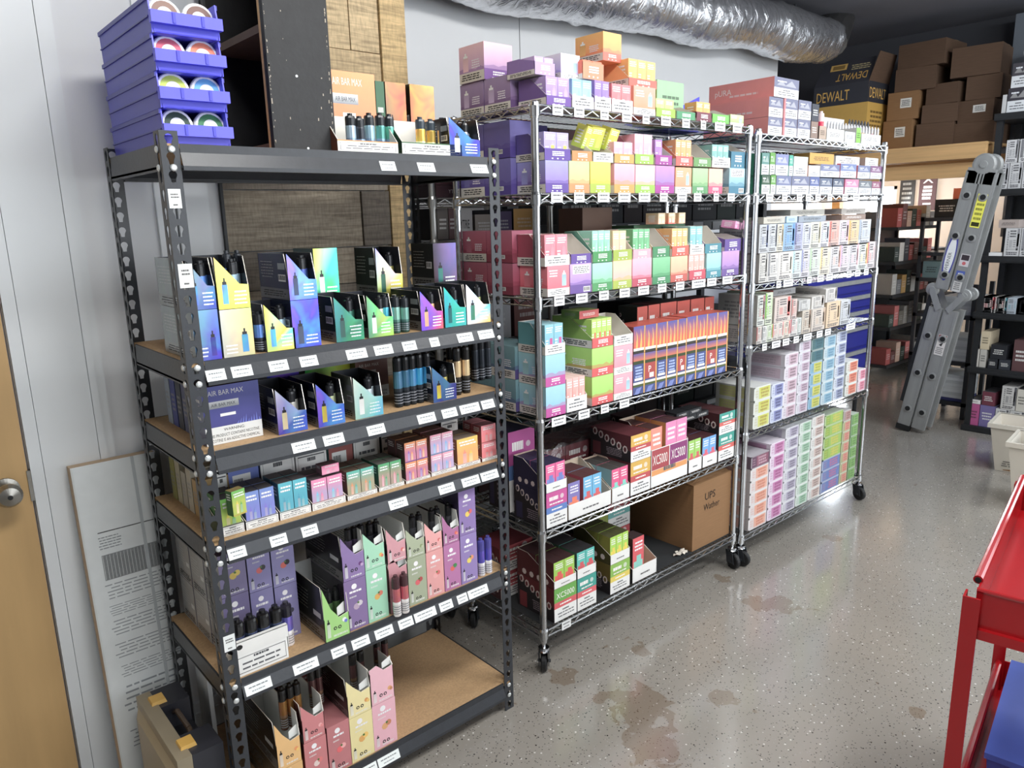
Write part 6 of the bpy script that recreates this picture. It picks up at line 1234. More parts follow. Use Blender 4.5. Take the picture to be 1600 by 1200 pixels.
G('white',3.1938,.06,1.3155,.0874,.2,.1349,('#dcd4d8','#c8a8c8'),'~t lilac stripe, ninth~a lower tier, third shelf of~f')
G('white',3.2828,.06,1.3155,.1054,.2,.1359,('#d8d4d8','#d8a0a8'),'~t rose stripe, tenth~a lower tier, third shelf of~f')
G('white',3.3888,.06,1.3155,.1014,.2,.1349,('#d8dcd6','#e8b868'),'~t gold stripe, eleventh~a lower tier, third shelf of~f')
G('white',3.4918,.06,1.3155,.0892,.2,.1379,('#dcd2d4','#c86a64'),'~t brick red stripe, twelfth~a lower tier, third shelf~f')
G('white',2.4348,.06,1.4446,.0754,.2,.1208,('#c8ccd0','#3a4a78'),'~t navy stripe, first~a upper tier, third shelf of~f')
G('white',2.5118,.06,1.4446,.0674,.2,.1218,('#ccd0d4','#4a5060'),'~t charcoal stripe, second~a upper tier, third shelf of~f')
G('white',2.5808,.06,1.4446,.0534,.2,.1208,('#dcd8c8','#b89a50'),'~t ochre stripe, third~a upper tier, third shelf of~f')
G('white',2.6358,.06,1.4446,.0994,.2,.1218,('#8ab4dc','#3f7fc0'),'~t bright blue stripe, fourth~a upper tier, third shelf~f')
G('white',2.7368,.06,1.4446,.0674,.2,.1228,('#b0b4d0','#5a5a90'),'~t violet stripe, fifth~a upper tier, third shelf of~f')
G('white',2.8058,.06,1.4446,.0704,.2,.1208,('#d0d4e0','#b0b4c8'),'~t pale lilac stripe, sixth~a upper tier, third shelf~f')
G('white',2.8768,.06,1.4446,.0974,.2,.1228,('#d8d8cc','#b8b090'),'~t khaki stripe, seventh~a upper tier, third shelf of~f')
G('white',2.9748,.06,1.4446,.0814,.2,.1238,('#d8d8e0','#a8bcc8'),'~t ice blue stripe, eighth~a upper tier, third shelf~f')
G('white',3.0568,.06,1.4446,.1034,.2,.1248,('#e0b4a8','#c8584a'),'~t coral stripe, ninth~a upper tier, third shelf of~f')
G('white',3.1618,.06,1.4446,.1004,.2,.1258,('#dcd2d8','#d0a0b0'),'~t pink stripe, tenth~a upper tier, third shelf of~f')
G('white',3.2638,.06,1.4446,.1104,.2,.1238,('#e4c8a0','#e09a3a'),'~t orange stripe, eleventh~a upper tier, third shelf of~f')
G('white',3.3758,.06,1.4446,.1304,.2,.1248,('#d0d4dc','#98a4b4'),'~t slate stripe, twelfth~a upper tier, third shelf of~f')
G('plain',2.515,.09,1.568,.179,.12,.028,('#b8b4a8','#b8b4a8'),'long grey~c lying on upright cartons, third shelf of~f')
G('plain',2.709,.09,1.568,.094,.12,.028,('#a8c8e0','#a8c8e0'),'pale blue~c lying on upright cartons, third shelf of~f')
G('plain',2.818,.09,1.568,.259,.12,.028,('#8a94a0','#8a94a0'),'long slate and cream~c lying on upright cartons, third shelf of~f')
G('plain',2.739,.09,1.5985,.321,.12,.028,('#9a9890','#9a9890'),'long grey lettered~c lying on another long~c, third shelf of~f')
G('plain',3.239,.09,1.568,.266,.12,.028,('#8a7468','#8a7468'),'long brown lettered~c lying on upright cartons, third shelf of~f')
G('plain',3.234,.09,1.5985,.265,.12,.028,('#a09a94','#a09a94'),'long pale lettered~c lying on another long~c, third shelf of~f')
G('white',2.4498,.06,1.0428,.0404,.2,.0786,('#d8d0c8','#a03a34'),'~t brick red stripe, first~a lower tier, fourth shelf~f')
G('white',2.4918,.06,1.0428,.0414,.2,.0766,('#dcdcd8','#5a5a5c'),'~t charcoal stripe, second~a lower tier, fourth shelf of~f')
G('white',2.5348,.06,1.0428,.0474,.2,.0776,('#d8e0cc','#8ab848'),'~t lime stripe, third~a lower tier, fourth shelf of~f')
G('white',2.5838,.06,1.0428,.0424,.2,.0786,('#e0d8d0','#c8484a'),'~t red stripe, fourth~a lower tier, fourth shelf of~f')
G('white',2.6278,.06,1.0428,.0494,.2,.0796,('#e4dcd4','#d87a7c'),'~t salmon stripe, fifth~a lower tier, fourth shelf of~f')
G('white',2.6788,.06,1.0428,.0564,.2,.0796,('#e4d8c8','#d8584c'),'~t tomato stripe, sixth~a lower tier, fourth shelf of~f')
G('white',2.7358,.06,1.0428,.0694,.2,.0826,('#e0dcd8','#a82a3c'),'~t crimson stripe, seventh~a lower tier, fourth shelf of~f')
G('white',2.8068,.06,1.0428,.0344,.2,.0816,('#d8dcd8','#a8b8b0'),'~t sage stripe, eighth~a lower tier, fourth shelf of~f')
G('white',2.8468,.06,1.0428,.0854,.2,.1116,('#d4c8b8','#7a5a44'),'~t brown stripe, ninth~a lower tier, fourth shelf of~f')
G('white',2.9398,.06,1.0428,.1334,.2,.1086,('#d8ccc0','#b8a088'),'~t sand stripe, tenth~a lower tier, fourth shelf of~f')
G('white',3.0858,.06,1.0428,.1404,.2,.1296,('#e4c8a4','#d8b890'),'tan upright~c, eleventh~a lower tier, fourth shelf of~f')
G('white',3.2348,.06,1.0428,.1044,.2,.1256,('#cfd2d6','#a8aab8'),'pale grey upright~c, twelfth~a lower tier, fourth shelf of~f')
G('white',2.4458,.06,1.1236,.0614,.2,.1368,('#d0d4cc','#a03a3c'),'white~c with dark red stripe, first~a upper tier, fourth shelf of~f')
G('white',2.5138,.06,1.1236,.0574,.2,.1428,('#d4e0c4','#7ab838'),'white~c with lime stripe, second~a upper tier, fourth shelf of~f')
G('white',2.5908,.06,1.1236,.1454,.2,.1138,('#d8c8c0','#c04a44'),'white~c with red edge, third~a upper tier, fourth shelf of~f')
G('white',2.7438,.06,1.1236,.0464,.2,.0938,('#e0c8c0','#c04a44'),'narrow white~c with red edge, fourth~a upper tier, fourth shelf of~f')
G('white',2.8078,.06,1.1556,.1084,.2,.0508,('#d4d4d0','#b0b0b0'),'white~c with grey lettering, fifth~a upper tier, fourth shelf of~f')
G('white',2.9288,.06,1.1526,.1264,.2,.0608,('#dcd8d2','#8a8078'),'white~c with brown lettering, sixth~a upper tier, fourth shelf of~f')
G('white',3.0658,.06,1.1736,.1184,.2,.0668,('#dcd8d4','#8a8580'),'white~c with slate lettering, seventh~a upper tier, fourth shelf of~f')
G('plain',2.625,.09,1.24,.2,.12,.028,('#8a8a8c','#a03a3c'),'long grey lettered~c lying on red edged~c, fourth shelf of~f')
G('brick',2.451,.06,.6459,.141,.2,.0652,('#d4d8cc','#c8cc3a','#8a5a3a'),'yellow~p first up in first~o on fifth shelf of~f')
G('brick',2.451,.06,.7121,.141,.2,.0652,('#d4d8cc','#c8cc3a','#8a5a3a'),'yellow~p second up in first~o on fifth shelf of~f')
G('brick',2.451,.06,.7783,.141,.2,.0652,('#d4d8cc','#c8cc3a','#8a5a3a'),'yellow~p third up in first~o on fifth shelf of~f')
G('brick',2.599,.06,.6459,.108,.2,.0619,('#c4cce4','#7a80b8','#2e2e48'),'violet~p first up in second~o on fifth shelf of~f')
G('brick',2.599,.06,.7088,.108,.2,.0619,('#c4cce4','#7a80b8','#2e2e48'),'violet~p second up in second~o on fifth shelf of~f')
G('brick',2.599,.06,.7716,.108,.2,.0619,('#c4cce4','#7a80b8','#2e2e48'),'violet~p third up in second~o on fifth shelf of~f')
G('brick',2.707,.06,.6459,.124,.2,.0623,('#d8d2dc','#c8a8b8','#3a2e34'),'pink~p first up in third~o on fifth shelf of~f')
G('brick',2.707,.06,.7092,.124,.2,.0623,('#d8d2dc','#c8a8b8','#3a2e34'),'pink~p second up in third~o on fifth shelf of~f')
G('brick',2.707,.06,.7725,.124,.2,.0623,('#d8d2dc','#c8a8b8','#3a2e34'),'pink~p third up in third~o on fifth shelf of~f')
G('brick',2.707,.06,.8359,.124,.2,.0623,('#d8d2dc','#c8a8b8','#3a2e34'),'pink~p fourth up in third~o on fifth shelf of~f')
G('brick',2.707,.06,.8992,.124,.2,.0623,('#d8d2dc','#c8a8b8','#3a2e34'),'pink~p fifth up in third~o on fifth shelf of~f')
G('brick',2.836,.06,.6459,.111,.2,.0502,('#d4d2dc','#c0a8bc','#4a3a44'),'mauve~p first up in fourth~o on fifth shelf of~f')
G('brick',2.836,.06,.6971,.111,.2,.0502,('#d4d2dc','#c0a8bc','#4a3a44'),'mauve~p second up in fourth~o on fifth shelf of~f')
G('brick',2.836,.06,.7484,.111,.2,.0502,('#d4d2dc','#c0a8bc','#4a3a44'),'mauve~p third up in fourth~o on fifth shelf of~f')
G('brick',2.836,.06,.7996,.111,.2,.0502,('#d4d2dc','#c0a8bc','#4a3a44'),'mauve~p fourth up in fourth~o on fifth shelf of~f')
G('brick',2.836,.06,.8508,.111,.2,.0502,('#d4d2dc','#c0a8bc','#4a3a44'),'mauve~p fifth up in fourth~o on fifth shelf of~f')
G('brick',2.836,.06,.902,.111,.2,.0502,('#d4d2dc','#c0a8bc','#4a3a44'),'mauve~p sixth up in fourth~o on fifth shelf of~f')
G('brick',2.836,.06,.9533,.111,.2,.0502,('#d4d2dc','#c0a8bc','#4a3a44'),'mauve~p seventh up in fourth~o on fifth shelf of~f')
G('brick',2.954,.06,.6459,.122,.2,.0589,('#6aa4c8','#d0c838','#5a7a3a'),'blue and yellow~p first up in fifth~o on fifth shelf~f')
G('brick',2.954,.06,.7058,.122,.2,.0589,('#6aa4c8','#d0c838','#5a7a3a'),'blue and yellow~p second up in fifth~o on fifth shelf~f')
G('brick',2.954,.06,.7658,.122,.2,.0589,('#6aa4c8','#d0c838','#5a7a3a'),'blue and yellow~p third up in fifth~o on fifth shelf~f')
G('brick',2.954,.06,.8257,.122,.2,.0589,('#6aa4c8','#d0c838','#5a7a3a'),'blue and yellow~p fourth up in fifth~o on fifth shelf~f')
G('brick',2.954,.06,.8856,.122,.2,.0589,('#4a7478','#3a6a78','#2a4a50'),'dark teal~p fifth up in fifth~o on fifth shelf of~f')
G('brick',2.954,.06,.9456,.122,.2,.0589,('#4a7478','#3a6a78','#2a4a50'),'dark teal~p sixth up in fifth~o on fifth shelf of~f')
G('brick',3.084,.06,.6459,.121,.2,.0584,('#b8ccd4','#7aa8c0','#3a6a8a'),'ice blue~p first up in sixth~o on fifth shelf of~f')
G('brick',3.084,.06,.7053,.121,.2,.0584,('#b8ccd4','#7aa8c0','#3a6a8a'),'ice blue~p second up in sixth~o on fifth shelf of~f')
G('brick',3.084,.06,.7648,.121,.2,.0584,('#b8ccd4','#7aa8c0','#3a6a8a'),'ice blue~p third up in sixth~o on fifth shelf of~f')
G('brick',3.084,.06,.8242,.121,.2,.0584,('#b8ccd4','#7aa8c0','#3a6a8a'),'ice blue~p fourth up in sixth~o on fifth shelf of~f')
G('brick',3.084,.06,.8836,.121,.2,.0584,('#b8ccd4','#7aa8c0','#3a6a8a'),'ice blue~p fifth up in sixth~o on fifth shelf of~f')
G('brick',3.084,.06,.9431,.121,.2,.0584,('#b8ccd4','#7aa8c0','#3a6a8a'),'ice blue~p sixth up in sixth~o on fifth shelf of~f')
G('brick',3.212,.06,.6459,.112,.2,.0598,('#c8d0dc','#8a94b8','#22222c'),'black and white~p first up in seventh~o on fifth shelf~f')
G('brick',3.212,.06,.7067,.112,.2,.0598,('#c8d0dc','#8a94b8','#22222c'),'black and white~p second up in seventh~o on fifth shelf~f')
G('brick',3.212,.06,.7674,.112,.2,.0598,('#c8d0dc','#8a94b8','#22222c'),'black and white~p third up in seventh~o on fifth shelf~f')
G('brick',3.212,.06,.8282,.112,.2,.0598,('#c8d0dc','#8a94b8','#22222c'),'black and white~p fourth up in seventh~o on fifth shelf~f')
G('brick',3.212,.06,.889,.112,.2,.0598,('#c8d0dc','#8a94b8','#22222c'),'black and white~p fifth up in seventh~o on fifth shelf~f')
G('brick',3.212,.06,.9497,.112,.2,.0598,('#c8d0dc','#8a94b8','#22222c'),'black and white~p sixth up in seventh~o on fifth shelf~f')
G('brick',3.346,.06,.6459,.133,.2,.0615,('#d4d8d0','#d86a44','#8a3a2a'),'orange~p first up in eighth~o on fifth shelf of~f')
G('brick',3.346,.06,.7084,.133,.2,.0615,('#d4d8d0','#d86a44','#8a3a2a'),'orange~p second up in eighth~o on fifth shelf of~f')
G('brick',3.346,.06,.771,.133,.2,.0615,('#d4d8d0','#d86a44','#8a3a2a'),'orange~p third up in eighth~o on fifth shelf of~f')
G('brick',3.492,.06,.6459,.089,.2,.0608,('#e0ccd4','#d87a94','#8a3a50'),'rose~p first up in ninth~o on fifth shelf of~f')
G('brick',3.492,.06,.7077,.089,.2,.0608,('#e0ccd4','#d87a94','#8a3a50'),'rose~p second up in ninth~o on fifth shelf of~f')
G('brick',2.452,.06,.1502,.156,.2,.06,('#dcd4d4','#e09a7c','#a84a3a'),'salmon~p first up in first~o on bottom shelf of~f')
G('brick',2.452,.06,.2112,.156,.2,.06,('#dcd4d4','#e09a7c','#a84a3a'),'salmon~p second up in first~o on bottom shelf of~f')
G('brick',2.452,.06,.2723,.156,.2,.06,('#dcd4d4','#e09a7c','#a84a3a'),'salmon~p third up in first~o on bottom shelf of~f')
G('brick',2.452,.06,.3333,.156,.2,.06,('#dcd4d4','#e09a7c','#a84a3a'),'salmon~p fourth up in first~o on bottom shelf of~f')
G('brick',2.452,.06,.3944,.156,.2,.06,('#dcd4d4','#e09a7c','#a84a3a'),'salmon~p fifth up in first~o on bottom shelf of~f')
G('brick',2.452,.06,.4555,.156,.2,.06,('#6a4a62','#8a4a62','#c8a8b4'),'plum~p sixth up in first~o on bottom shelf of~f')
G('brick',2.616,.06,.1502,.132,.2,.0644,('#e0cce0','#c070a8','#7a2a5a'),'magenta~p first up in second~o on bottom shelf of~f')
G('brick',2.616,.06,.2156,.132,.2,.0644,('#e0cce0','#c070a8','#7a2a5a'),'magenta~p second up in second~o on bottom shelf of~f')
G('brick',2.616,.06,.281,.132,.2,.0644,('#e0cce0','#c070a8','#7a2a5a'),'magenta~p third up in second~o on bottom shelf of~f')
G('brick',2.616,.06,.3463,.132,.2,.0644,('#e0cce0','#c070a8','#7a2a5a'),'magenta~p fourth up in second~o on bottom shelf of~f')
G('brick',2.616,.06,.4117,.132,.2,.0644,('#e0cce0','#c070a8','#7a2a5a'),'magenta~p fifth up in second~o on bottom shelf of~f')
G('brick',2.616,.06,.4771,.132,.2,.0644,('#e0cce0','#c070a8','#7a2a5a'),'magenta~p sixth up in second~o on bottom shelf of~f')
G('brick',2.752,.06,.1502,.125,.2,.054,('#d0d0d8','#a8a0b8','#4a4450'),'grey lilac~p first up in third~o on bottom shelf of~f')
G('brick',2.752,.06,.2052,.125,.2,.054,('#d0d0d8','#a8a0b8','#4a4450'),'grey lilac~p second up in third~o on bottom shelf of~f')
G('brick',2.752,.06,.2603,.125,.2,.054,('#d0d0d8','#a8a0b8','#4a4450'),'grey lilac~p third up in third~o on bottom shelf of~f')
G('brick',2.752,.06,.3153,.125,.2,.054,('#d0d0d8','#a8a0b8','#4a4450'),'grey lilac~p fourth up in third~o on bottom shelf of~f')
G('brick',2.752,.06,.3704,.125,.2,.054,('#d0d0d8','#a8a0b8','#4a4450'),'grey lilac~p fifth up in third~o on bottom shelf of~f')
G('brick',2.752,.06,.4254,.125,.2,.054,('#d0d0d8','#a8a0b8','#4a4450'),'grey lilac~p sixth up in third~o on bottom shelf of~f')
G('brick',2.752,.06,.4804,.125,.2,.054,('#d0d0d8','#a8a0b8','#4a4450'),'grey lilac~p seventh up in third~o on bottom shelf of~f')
G('brick',2.752,.06,.5355,.125,.2,.054,('#d0d0d8','#a8a0b8','#4a4450'),'grey lilac~p eighth up in third~o on bottom shelf of~f')
G('brick',2.884,.06,.1502,.119,.2,.0539,('#ccd8d0','#9ac0a4','#4a6a54'),'pale green~p first up in fourth~o on bottom shelf of~f')
G('brick',2.884,.06,.2051,.119,.2,.0539,('#ccd8d0','#9ac0a4','#4a6a54'),'pale green~p second up in fourth~o on bottom shelf of~f')
G('brick',2.884,.06,.26,.119,.2,.0539,('#ccd8d0','#9ac0a4','#4a6a54'),'pale green~p third up in fourth~o on bottom shelf of~f')
G('brick',2.884,.06,.3149,.119,.2,.0539,('#ccd8d0','#9ac0a4','#4a6a54'),'pale green~p fourth up in fourth~o on bottom shelf of~f')
G('brick',2.884,.06,.3698,.119,.2,.0539,('#ccd8d0','#9ac0a4','#4a6a54'),'pale green~p fifth up in fourth~o on bottom shelf of~f')
G('brick',2.884,.06,.4248,.119,.2,.0539,('#ccd8d0','#9ac0a4','#4a6a54'),'pale green~p sixth up in fourth~o on bottom shelf of~f')
G('brick',2.884,.06,.4797,.119,.2,.0539,('#ccd8d0','#9ac0a4','#4a6a54'),'pale green~p seventh up in fourth~o on bottom shelf of~f')
G('brick',2.884,.06,.5346,.119,.2,.0539,('#ccd8d0','#9ac0a4','#4a6a54'),'pale green~p eighth up in fourth~o on bottom shelf of~f')
G('brick',3.009,.06,.1502,.128,.2,.0547,('#d8d8d4','#c8b0a8','#5a4a48'),'blush~p first up in fifth~o on bottom shelf of~f')
G('brick',3.009,.06,.2059,.128,.2,.0547,('#d8d8d4','#c8b0a8','#5a4a48'),'blush~p second up in fifth~o on bottom shelf of~f')
G('brick',3.009,.06,.2615,.128,.2,.0547,('#d8d8d4','#c8b0a8','#5a4a48'),'blush~p third up in fifth~o on bottom shelf of~f')
G('brick',3.009,.06,.3172,.128,.2,.0547,('#d8d8d4','#c8b0a8','#5a4a48'),'blush~p fourth up in fifth~o on bottom shelf of~f')
G('brick',3.009,.06,.3728,.128,.2,.0547,('#d8d8d4','#c8b0a8','#5a4a48'),'blush~p fifth up in fifth~o on bottom shelf of~f')
G('brick',3.009,.06,.4285,.128,.2,.0547,('#d8d8d4','#c8b0a8','#5a4a48'),'blush~p sixth up in fifth~o on bottom shelf of~f')
G('brick',3.009,.06,.4842,.128,.2,.0547,('#d8d8d4','#c8b0a8','#5a4a48'),'blush~p seventh up in fifth~o on bottom shelf of~f')
G('brick',3.009,.06,.5398,.128,.2,.0547,('#d8d8d4','#c8b0a8','#5a4a48'),'blush~p eighth up in fifth~o on bottom shelf of~f')
G('brick',3.145,.06,.1502,.2,.2,.0603,('#6a80b4','#5a70b0','#c85a64'),'blue~p first up in sixth~o on bottom shelf of~f')
G('brick',3.145,.06,.2115,.2,.2,.0603,('#6a80b4','#5a70b0','#c85a64'),'blue~p second up in sixth~o on bottom shelf of~f')
G('brick',3.145,.06,.2729,.2,.2,.0603,('#6a80b4','#5a70b0','#c85a64'),'blue~p third up in sixth~o on bottom shelf of~f')
G('brick',3.145,.06,.3342,.2,.2,.0603,('#8ab048','#98bc50','#d0a830'),'leaf green~p fourth up in sixth~o on bottom shelf of~f')
G('brick',3.145,.06,.3955,.2,.2,.0603,('#8ab048','#98bc50','#d0a830'),'leaf green~p fifth up in sixth~o on bottom shelf of~f')
G('brick',3.145,.06,.4568,.2,.2,.0603,('#8ab048','#98bc50','#d0a830'),'leaf green~p sixth up in sixth~o on bottom shelf of~f')
G('brick',3.145,.06,.5182,.2,.2,.0603,('#8ab048','#98bc50','#d0a830'),'leaf green~p seventh up in sixth~o on bottom shelf of~f')
G('brick',3.352,.06,.1502,.089,.2,.058,('#a8b080','#d08a78','#a85044'),'coral~p first up in seventh~o on bottom shelf of~f')
G('brick',3.352,.06,.2092,.089,.2,.058,('#a8b080','#d08a78','#a85044'),'coral~p second up in seventh~o on bottom shelf of~f')
G('brick',3.352,.06,.2683,.089,.2,.058,('#a8b080','#d08a78','#a85044'),'coral~p third up in seventh~o on bottom shelf of~f')
G('brick',3.352,.06,.3273,.089,.2,.058,('#a8b080','#d08a78','#a85044'),'coral~p fourth up in seventh~o on bottom shelf of~f')
G('brick',3.352,.06,.3864,.089,.2,.058,('#a8b080','#d08a78','#a85044'),'coral~p fifth up in seventh~o on bottom shelf of~f')
G('brick',3.352,.06,.4454,.089,.2,.058,('#a8b080','#d08a78','#a85044'),'coral~p sixth up in seventh~o on bottom shelf of~f')
G('brick',3.352,.06,.5045,.089,.2,.058,('#a89a94','#b88a84','#6a4a48'),'taupe~p seventh up in seventh~o on bottom shelf of~f')
G('brick',3.452,.06,.1502,.084,.2,.0617,('#6a9a54','#84b060','#3a6a34'),'grass green~p first up in eighth~o on bottom shelf of~f')
G('brick',3.452,.06,.2129,.084,.2,.0617,('#6a9a54','#84b060','#3a6a34'),'grass green~p second up in eighth~o on bottom shelf of~f')
G('brick',3.452,.06,.2756,.084,.2,.0617,('#6a9a54','#84b060','#3a6a34'),'grass green~p third up in eighth~o on bottom shelf of~f')
G('brick',3.452,.06,.3383,.084,.2,.0617,('#6a9a54','#84b060','#3a6a34'),'grass green~p fourth up in eighth~o on bottom shelf of~f')
G('brick',3.452,.06,.4011,.084,.2,.0617,('#6a9a54','#84b060','#3a6a34'),'grass green~p fifth up in eighth~o on bottom shelf of~f')
G('brick',3.452,.06,.4638,.084,.2,.0617,('#6a9a54','#84b060','#3a6a34'),'grass green~p sixth up in eighth~o on bottom shelf of~f')

# ------------------------------------------------------------------ top of the black rack: blue bins, tins, cubby
def bin_mesh(w, d, h):
    m = MB(); t = .003; c = '#1212e0'; c2 = '#2226b4'; x0, x1 = -w/2, w/2; y0, y1 = -d/2, d/2; f = .37*h
    m.box(x0+.008, y0+.012, 0, x1-.008, y1-.008, t, c)
    m.sheet((x0, y1, 0), -Y, Z, [(.008, 0), (d-.012, 0), (d-.012, f), (d-.02, h), (0, h)], t, c2, c, c)
    m.sheet((x1, y0, 0), Y, Z, [(.012, 0), (d-.008, 0), (d, h), (.02, h), (.012, f)], t, c2, c, c)
    m.sheet((x1, y1, 0), -X, Z, [(.005, 0), (w-.005, 0), (w, h), (0, h)], t, c, c, c)
    m.sheet((x0, y0+.012, 0), X, Z, [(.005, 0), (w-.005, 0), (w, f*1.05), (0, f*1.05)], t, c, c, c)
    return m
def bin_rim(w, d, h):
    m = MB(); c = '#2022ee'; x0, x1 = -w/2, w/2; y0 = -d/2; f = .37*h; d2 = '#23279c'
    m.box(x0-.003, y0-.004, f*.62, x1+.003, y0+.012, f*1.5, c); 
    for u in (.3, .72): m.box(x0+w*u-.003, y0-.006, f*.7, x0+w*u+.003, y0-.0035, f*1.45, '#1416c4')
    for sx in (x0-.003, x1):
        m.box(sx, y0+.02, h-.010, sx+.003, d/2, h-.001, d2); m.box(sx, y0+.02, h*.42, sx+.0025, d/2-.006, h*.46, d2)
    return m
BW, BD, BH = .142, .415, .0736; proto = None
for i in range(4):
    lab = 'blue plastic stacking bin, %s of the column of four on black rack' % ['lowest', 'second from the bottom', 'third from the bottom', 'topmost'][i]
    if proto is None:
        proto = bin_mesh(BW, BD, BH).build('stacking_bin', 'plastic'); rim = bin_rim(BW, BD, BH).build('rim', 'plastic', proto); b = proto
    else:
        b = proto.copy(); COL.objects.link(b); q = rim.copy(); COL.objects.link(q); q.parent = b
    b.location = (.093, .232, 1.7895+i*.0745+.0005); b.rotation_euler = (0, 0, 0)
    tag(b, lab, 'bin', 'blue bins')
    for j in (0, 1):
        c = [('#2c4438', '#2f7a4a'), ('#b8cc3a', '#3f9fd8'), ('#c83a5a', '#e8703a'), ('#8a6a5a', '#7a5a50')][i][j]
        m = MB(); r = .035
        m.lathe((0, 0, 0), [(r*.97, 0), (r, .003), (r, .018), (r*.92, .0215), (r*.80, .0215)], ['#d8d8d8', '#e8e8e8', '#ececec', '#f2f2f2'], 24, -Y)
        o = m.build('round_tin', 'plastic'); 
        m = MB(); m.lathe((0, 0, 0), [(r*.80, .0213), (r*.79, .0222), (r*.45, .0222), (r*.44, .0226), (0, .0226)], [c, c, '#dcdcdc', '#e8e8e8'], 20, -Y); m.build('lid_label', 'card', o)
        o.location = (.060+j*.0715, .080, 1.7895+i*.0745+.0405); o.rotation_euler = (-.18, 0, 0)
        tag(o, 'round white rimmed tin with %s lid, in the %s blue bin' % ([['charcoal', 'dark green'], ['lime', 'sky blue'], ['crimson', 'orange'], ['taupe', 'brown']][i][j], ['lowest', 'second lowest', 'second highest', 'topmost'][i]), 'tin', None)
c = empty('wooden_cubby', (.272, .045, 1.7892)); tag(c, 'old black painted wooden cubby with scuffed edges on top of black rack', 'cubby')
cw, cd, ch = .162, .36, .62
m = MB(); m.box(0, 0, 0, cw, .018, ch, '#222'); m.build('front_panel', 'blackwood', c)
m = MB(); rn = random.Random(4)
for k in range(150):
    z = rn.random()*ch; u = rn.choice([.002, .155]) if rn.random() < .8 else rn.random()*.15; s = .0008+rn.random()*.0028
    m.box(u, -.0006, z, u+s*.8, 0, z+s*rn.uniform(.8, 3), '#a89c8c')
o = m.build('paint_chip', 'matte', c); o['kind'] = 'stuff'
for k, (u, z) in enumerate(((.075, .36), (.07, .17), (.085, .006))):
    m = MB(); m.lathe((u, 0, z), [(.003, 0), (.003, .0012), (0, .0016)], '#c8c8c8', 8, -Y); m.build('screw', 'zinc', c)
m = MB(); m.box(0, .018, 0, .012, .03, ch, '#8a6a48'); m.build('worn_edge', 'lumber', c)
m = MB(); m.box(0, cd-.018, 0, cw, cd, ch, '#222'); m.build('rear_panel', 'blackwood', c)
m = MB(); m.box(cw-.012, .018, 0, cw, cd-.018, ch, '#222'); m.build('back_board', 'darkinterior', c)
for z in (0, .265, .53):
    m = MB(); m.box(.004, .018, z, cw-.012, cd-.018, z+.018, '#333'); m.build('shelf', 'darkinterior', c)
# ------------------------------------------------------------------ price labels on the black rack
# a blue bin lying tilted at the end of the near wire rack
m = MB(); m.sheet((0, 0, 0), X, Z, [(0, .03), (.30, .0), (.30, .145)], .003, '#1414e0'); m.sheet((0, .16, 0), X, Z, [(0, .03), (.30, .0), (.30, .145)], .003, '#1414e0'); m.box(.297, 0, .0, .30, .16, .12, '#1414e0'); m.box(0, 0, 0.0, .30, .16, .003, '#1414e0')
tag(m.build('stacking_bin', 'plastic', None, (2.02, .305, 1.9618)), 'blue plastic bin with pointed sides behind the green displays, near chrome rack top', 'bin')
for a, b in [(0.527, 0.573), (0.642, 0.696), (0.82, 0.88)]: shelf_tag(a, b, 0)
for a, b in [(0.038, 0.082), (0.096, 0.145), (0.186, 0.234), (0.265, 0.312), (0.393, 0.452), (0.475, 0.531), (0.563, 0.607), (0.653, 0.684), (0.749, 0.805), (0.826, 0.883)]: shelf_tag(a, b, 1)
for a, b in [(0.225, 0.287), (0.31, 0.368), (0.438, 0.492), (0.599, 0.659), (0.683, 0.736), (0.748, 0.82), (0.829, 0.877)]: shelf_tag(a, b, 2)
for a, b in [(0.041, 0.085), (0.146, 0.19), (0.23, 0.274), (0.49, 0.549), (0.659, 0.715), (0.744, 0.81), (0.817, 0.884)]: shelf_tag(a, b, 3)
for a, b in [(0.045, 0.113), (0.173, 0.243), (0.283, 0.327), (0.345, 0.399), (0.418, 0.477), (0.496, 0.545), (0.551, 0.627), (0.641, 0.689), (0.708, 0.746), (0.75, 0.828)]: shelf_tag(a, b, 4)
for a, b in [(0.346, 0.394), (0.398, 0.471)]: shelf_tag(a, b, 5)

# ------------------------------------------------------------------ rear racks seen through the gaps
RZ = [1.70, 1.545, 1.13, 0.86, 0.49, 0.21]
wire_rack('dull chrome wire rack standing behind the bright carton rack', 1.121, 0.615, 0.60, 0.415, [z-.0004 for z in RZ], 1.80, True, mat='chrome_dull')
def bk(x, y, z, w, d, h, c, label, txt=None, tc='#d8d4d0'):
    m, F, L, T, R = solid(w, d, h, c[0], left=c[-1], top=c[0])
    if txt: F.text(txt, .5, .35, h*.3, tc, center=True, maxw=.6)
    else: F.words(.15, .3, .85, .7, mixc(c[0], WHITE, .35), 3, seed=int(x*1000))
    return finish(m, 'carton', x, y, z, w, d, label, 'box', None)
bk(1.15, .63, 1.701, .16, .3, .045, ('#3a2229', '#2a1a1e'), 'dark plum flat carton lower of two on rear wire rack top', 'YTRE')
bk(1.15, .63, 1.747, .16, .3, .045, ('#40242c', '#2a1a1e'), 'dark plum flat carton upper of two on rear wire rack top', 'YTRE')
bk(1.15, .63, 1.5465, .05, .3, .115, ('#4a4440', '#2a2624'), 'dark grey brown carton first along rear wire rack second shelf')
bk(1.203, .63, 1.5465, .035, .3, .115, ('#4a2a2c', '#2a1a1c'), 'dark maroon carton second along rear wire rack second shelf')
bk(1.242, .63, 1.5465, .075, .3, .11, ('#a8a6a4', '#8a8886'), 'grey carton with dark letters on rear wire rack second shelf', 'YTRE', '#1c1c20')
bk(1.33, .63, 1.5465, .09, .3, .09, ('#8a8078', '#6a625c'), 'taupe carton on rear wire rack second shelf')
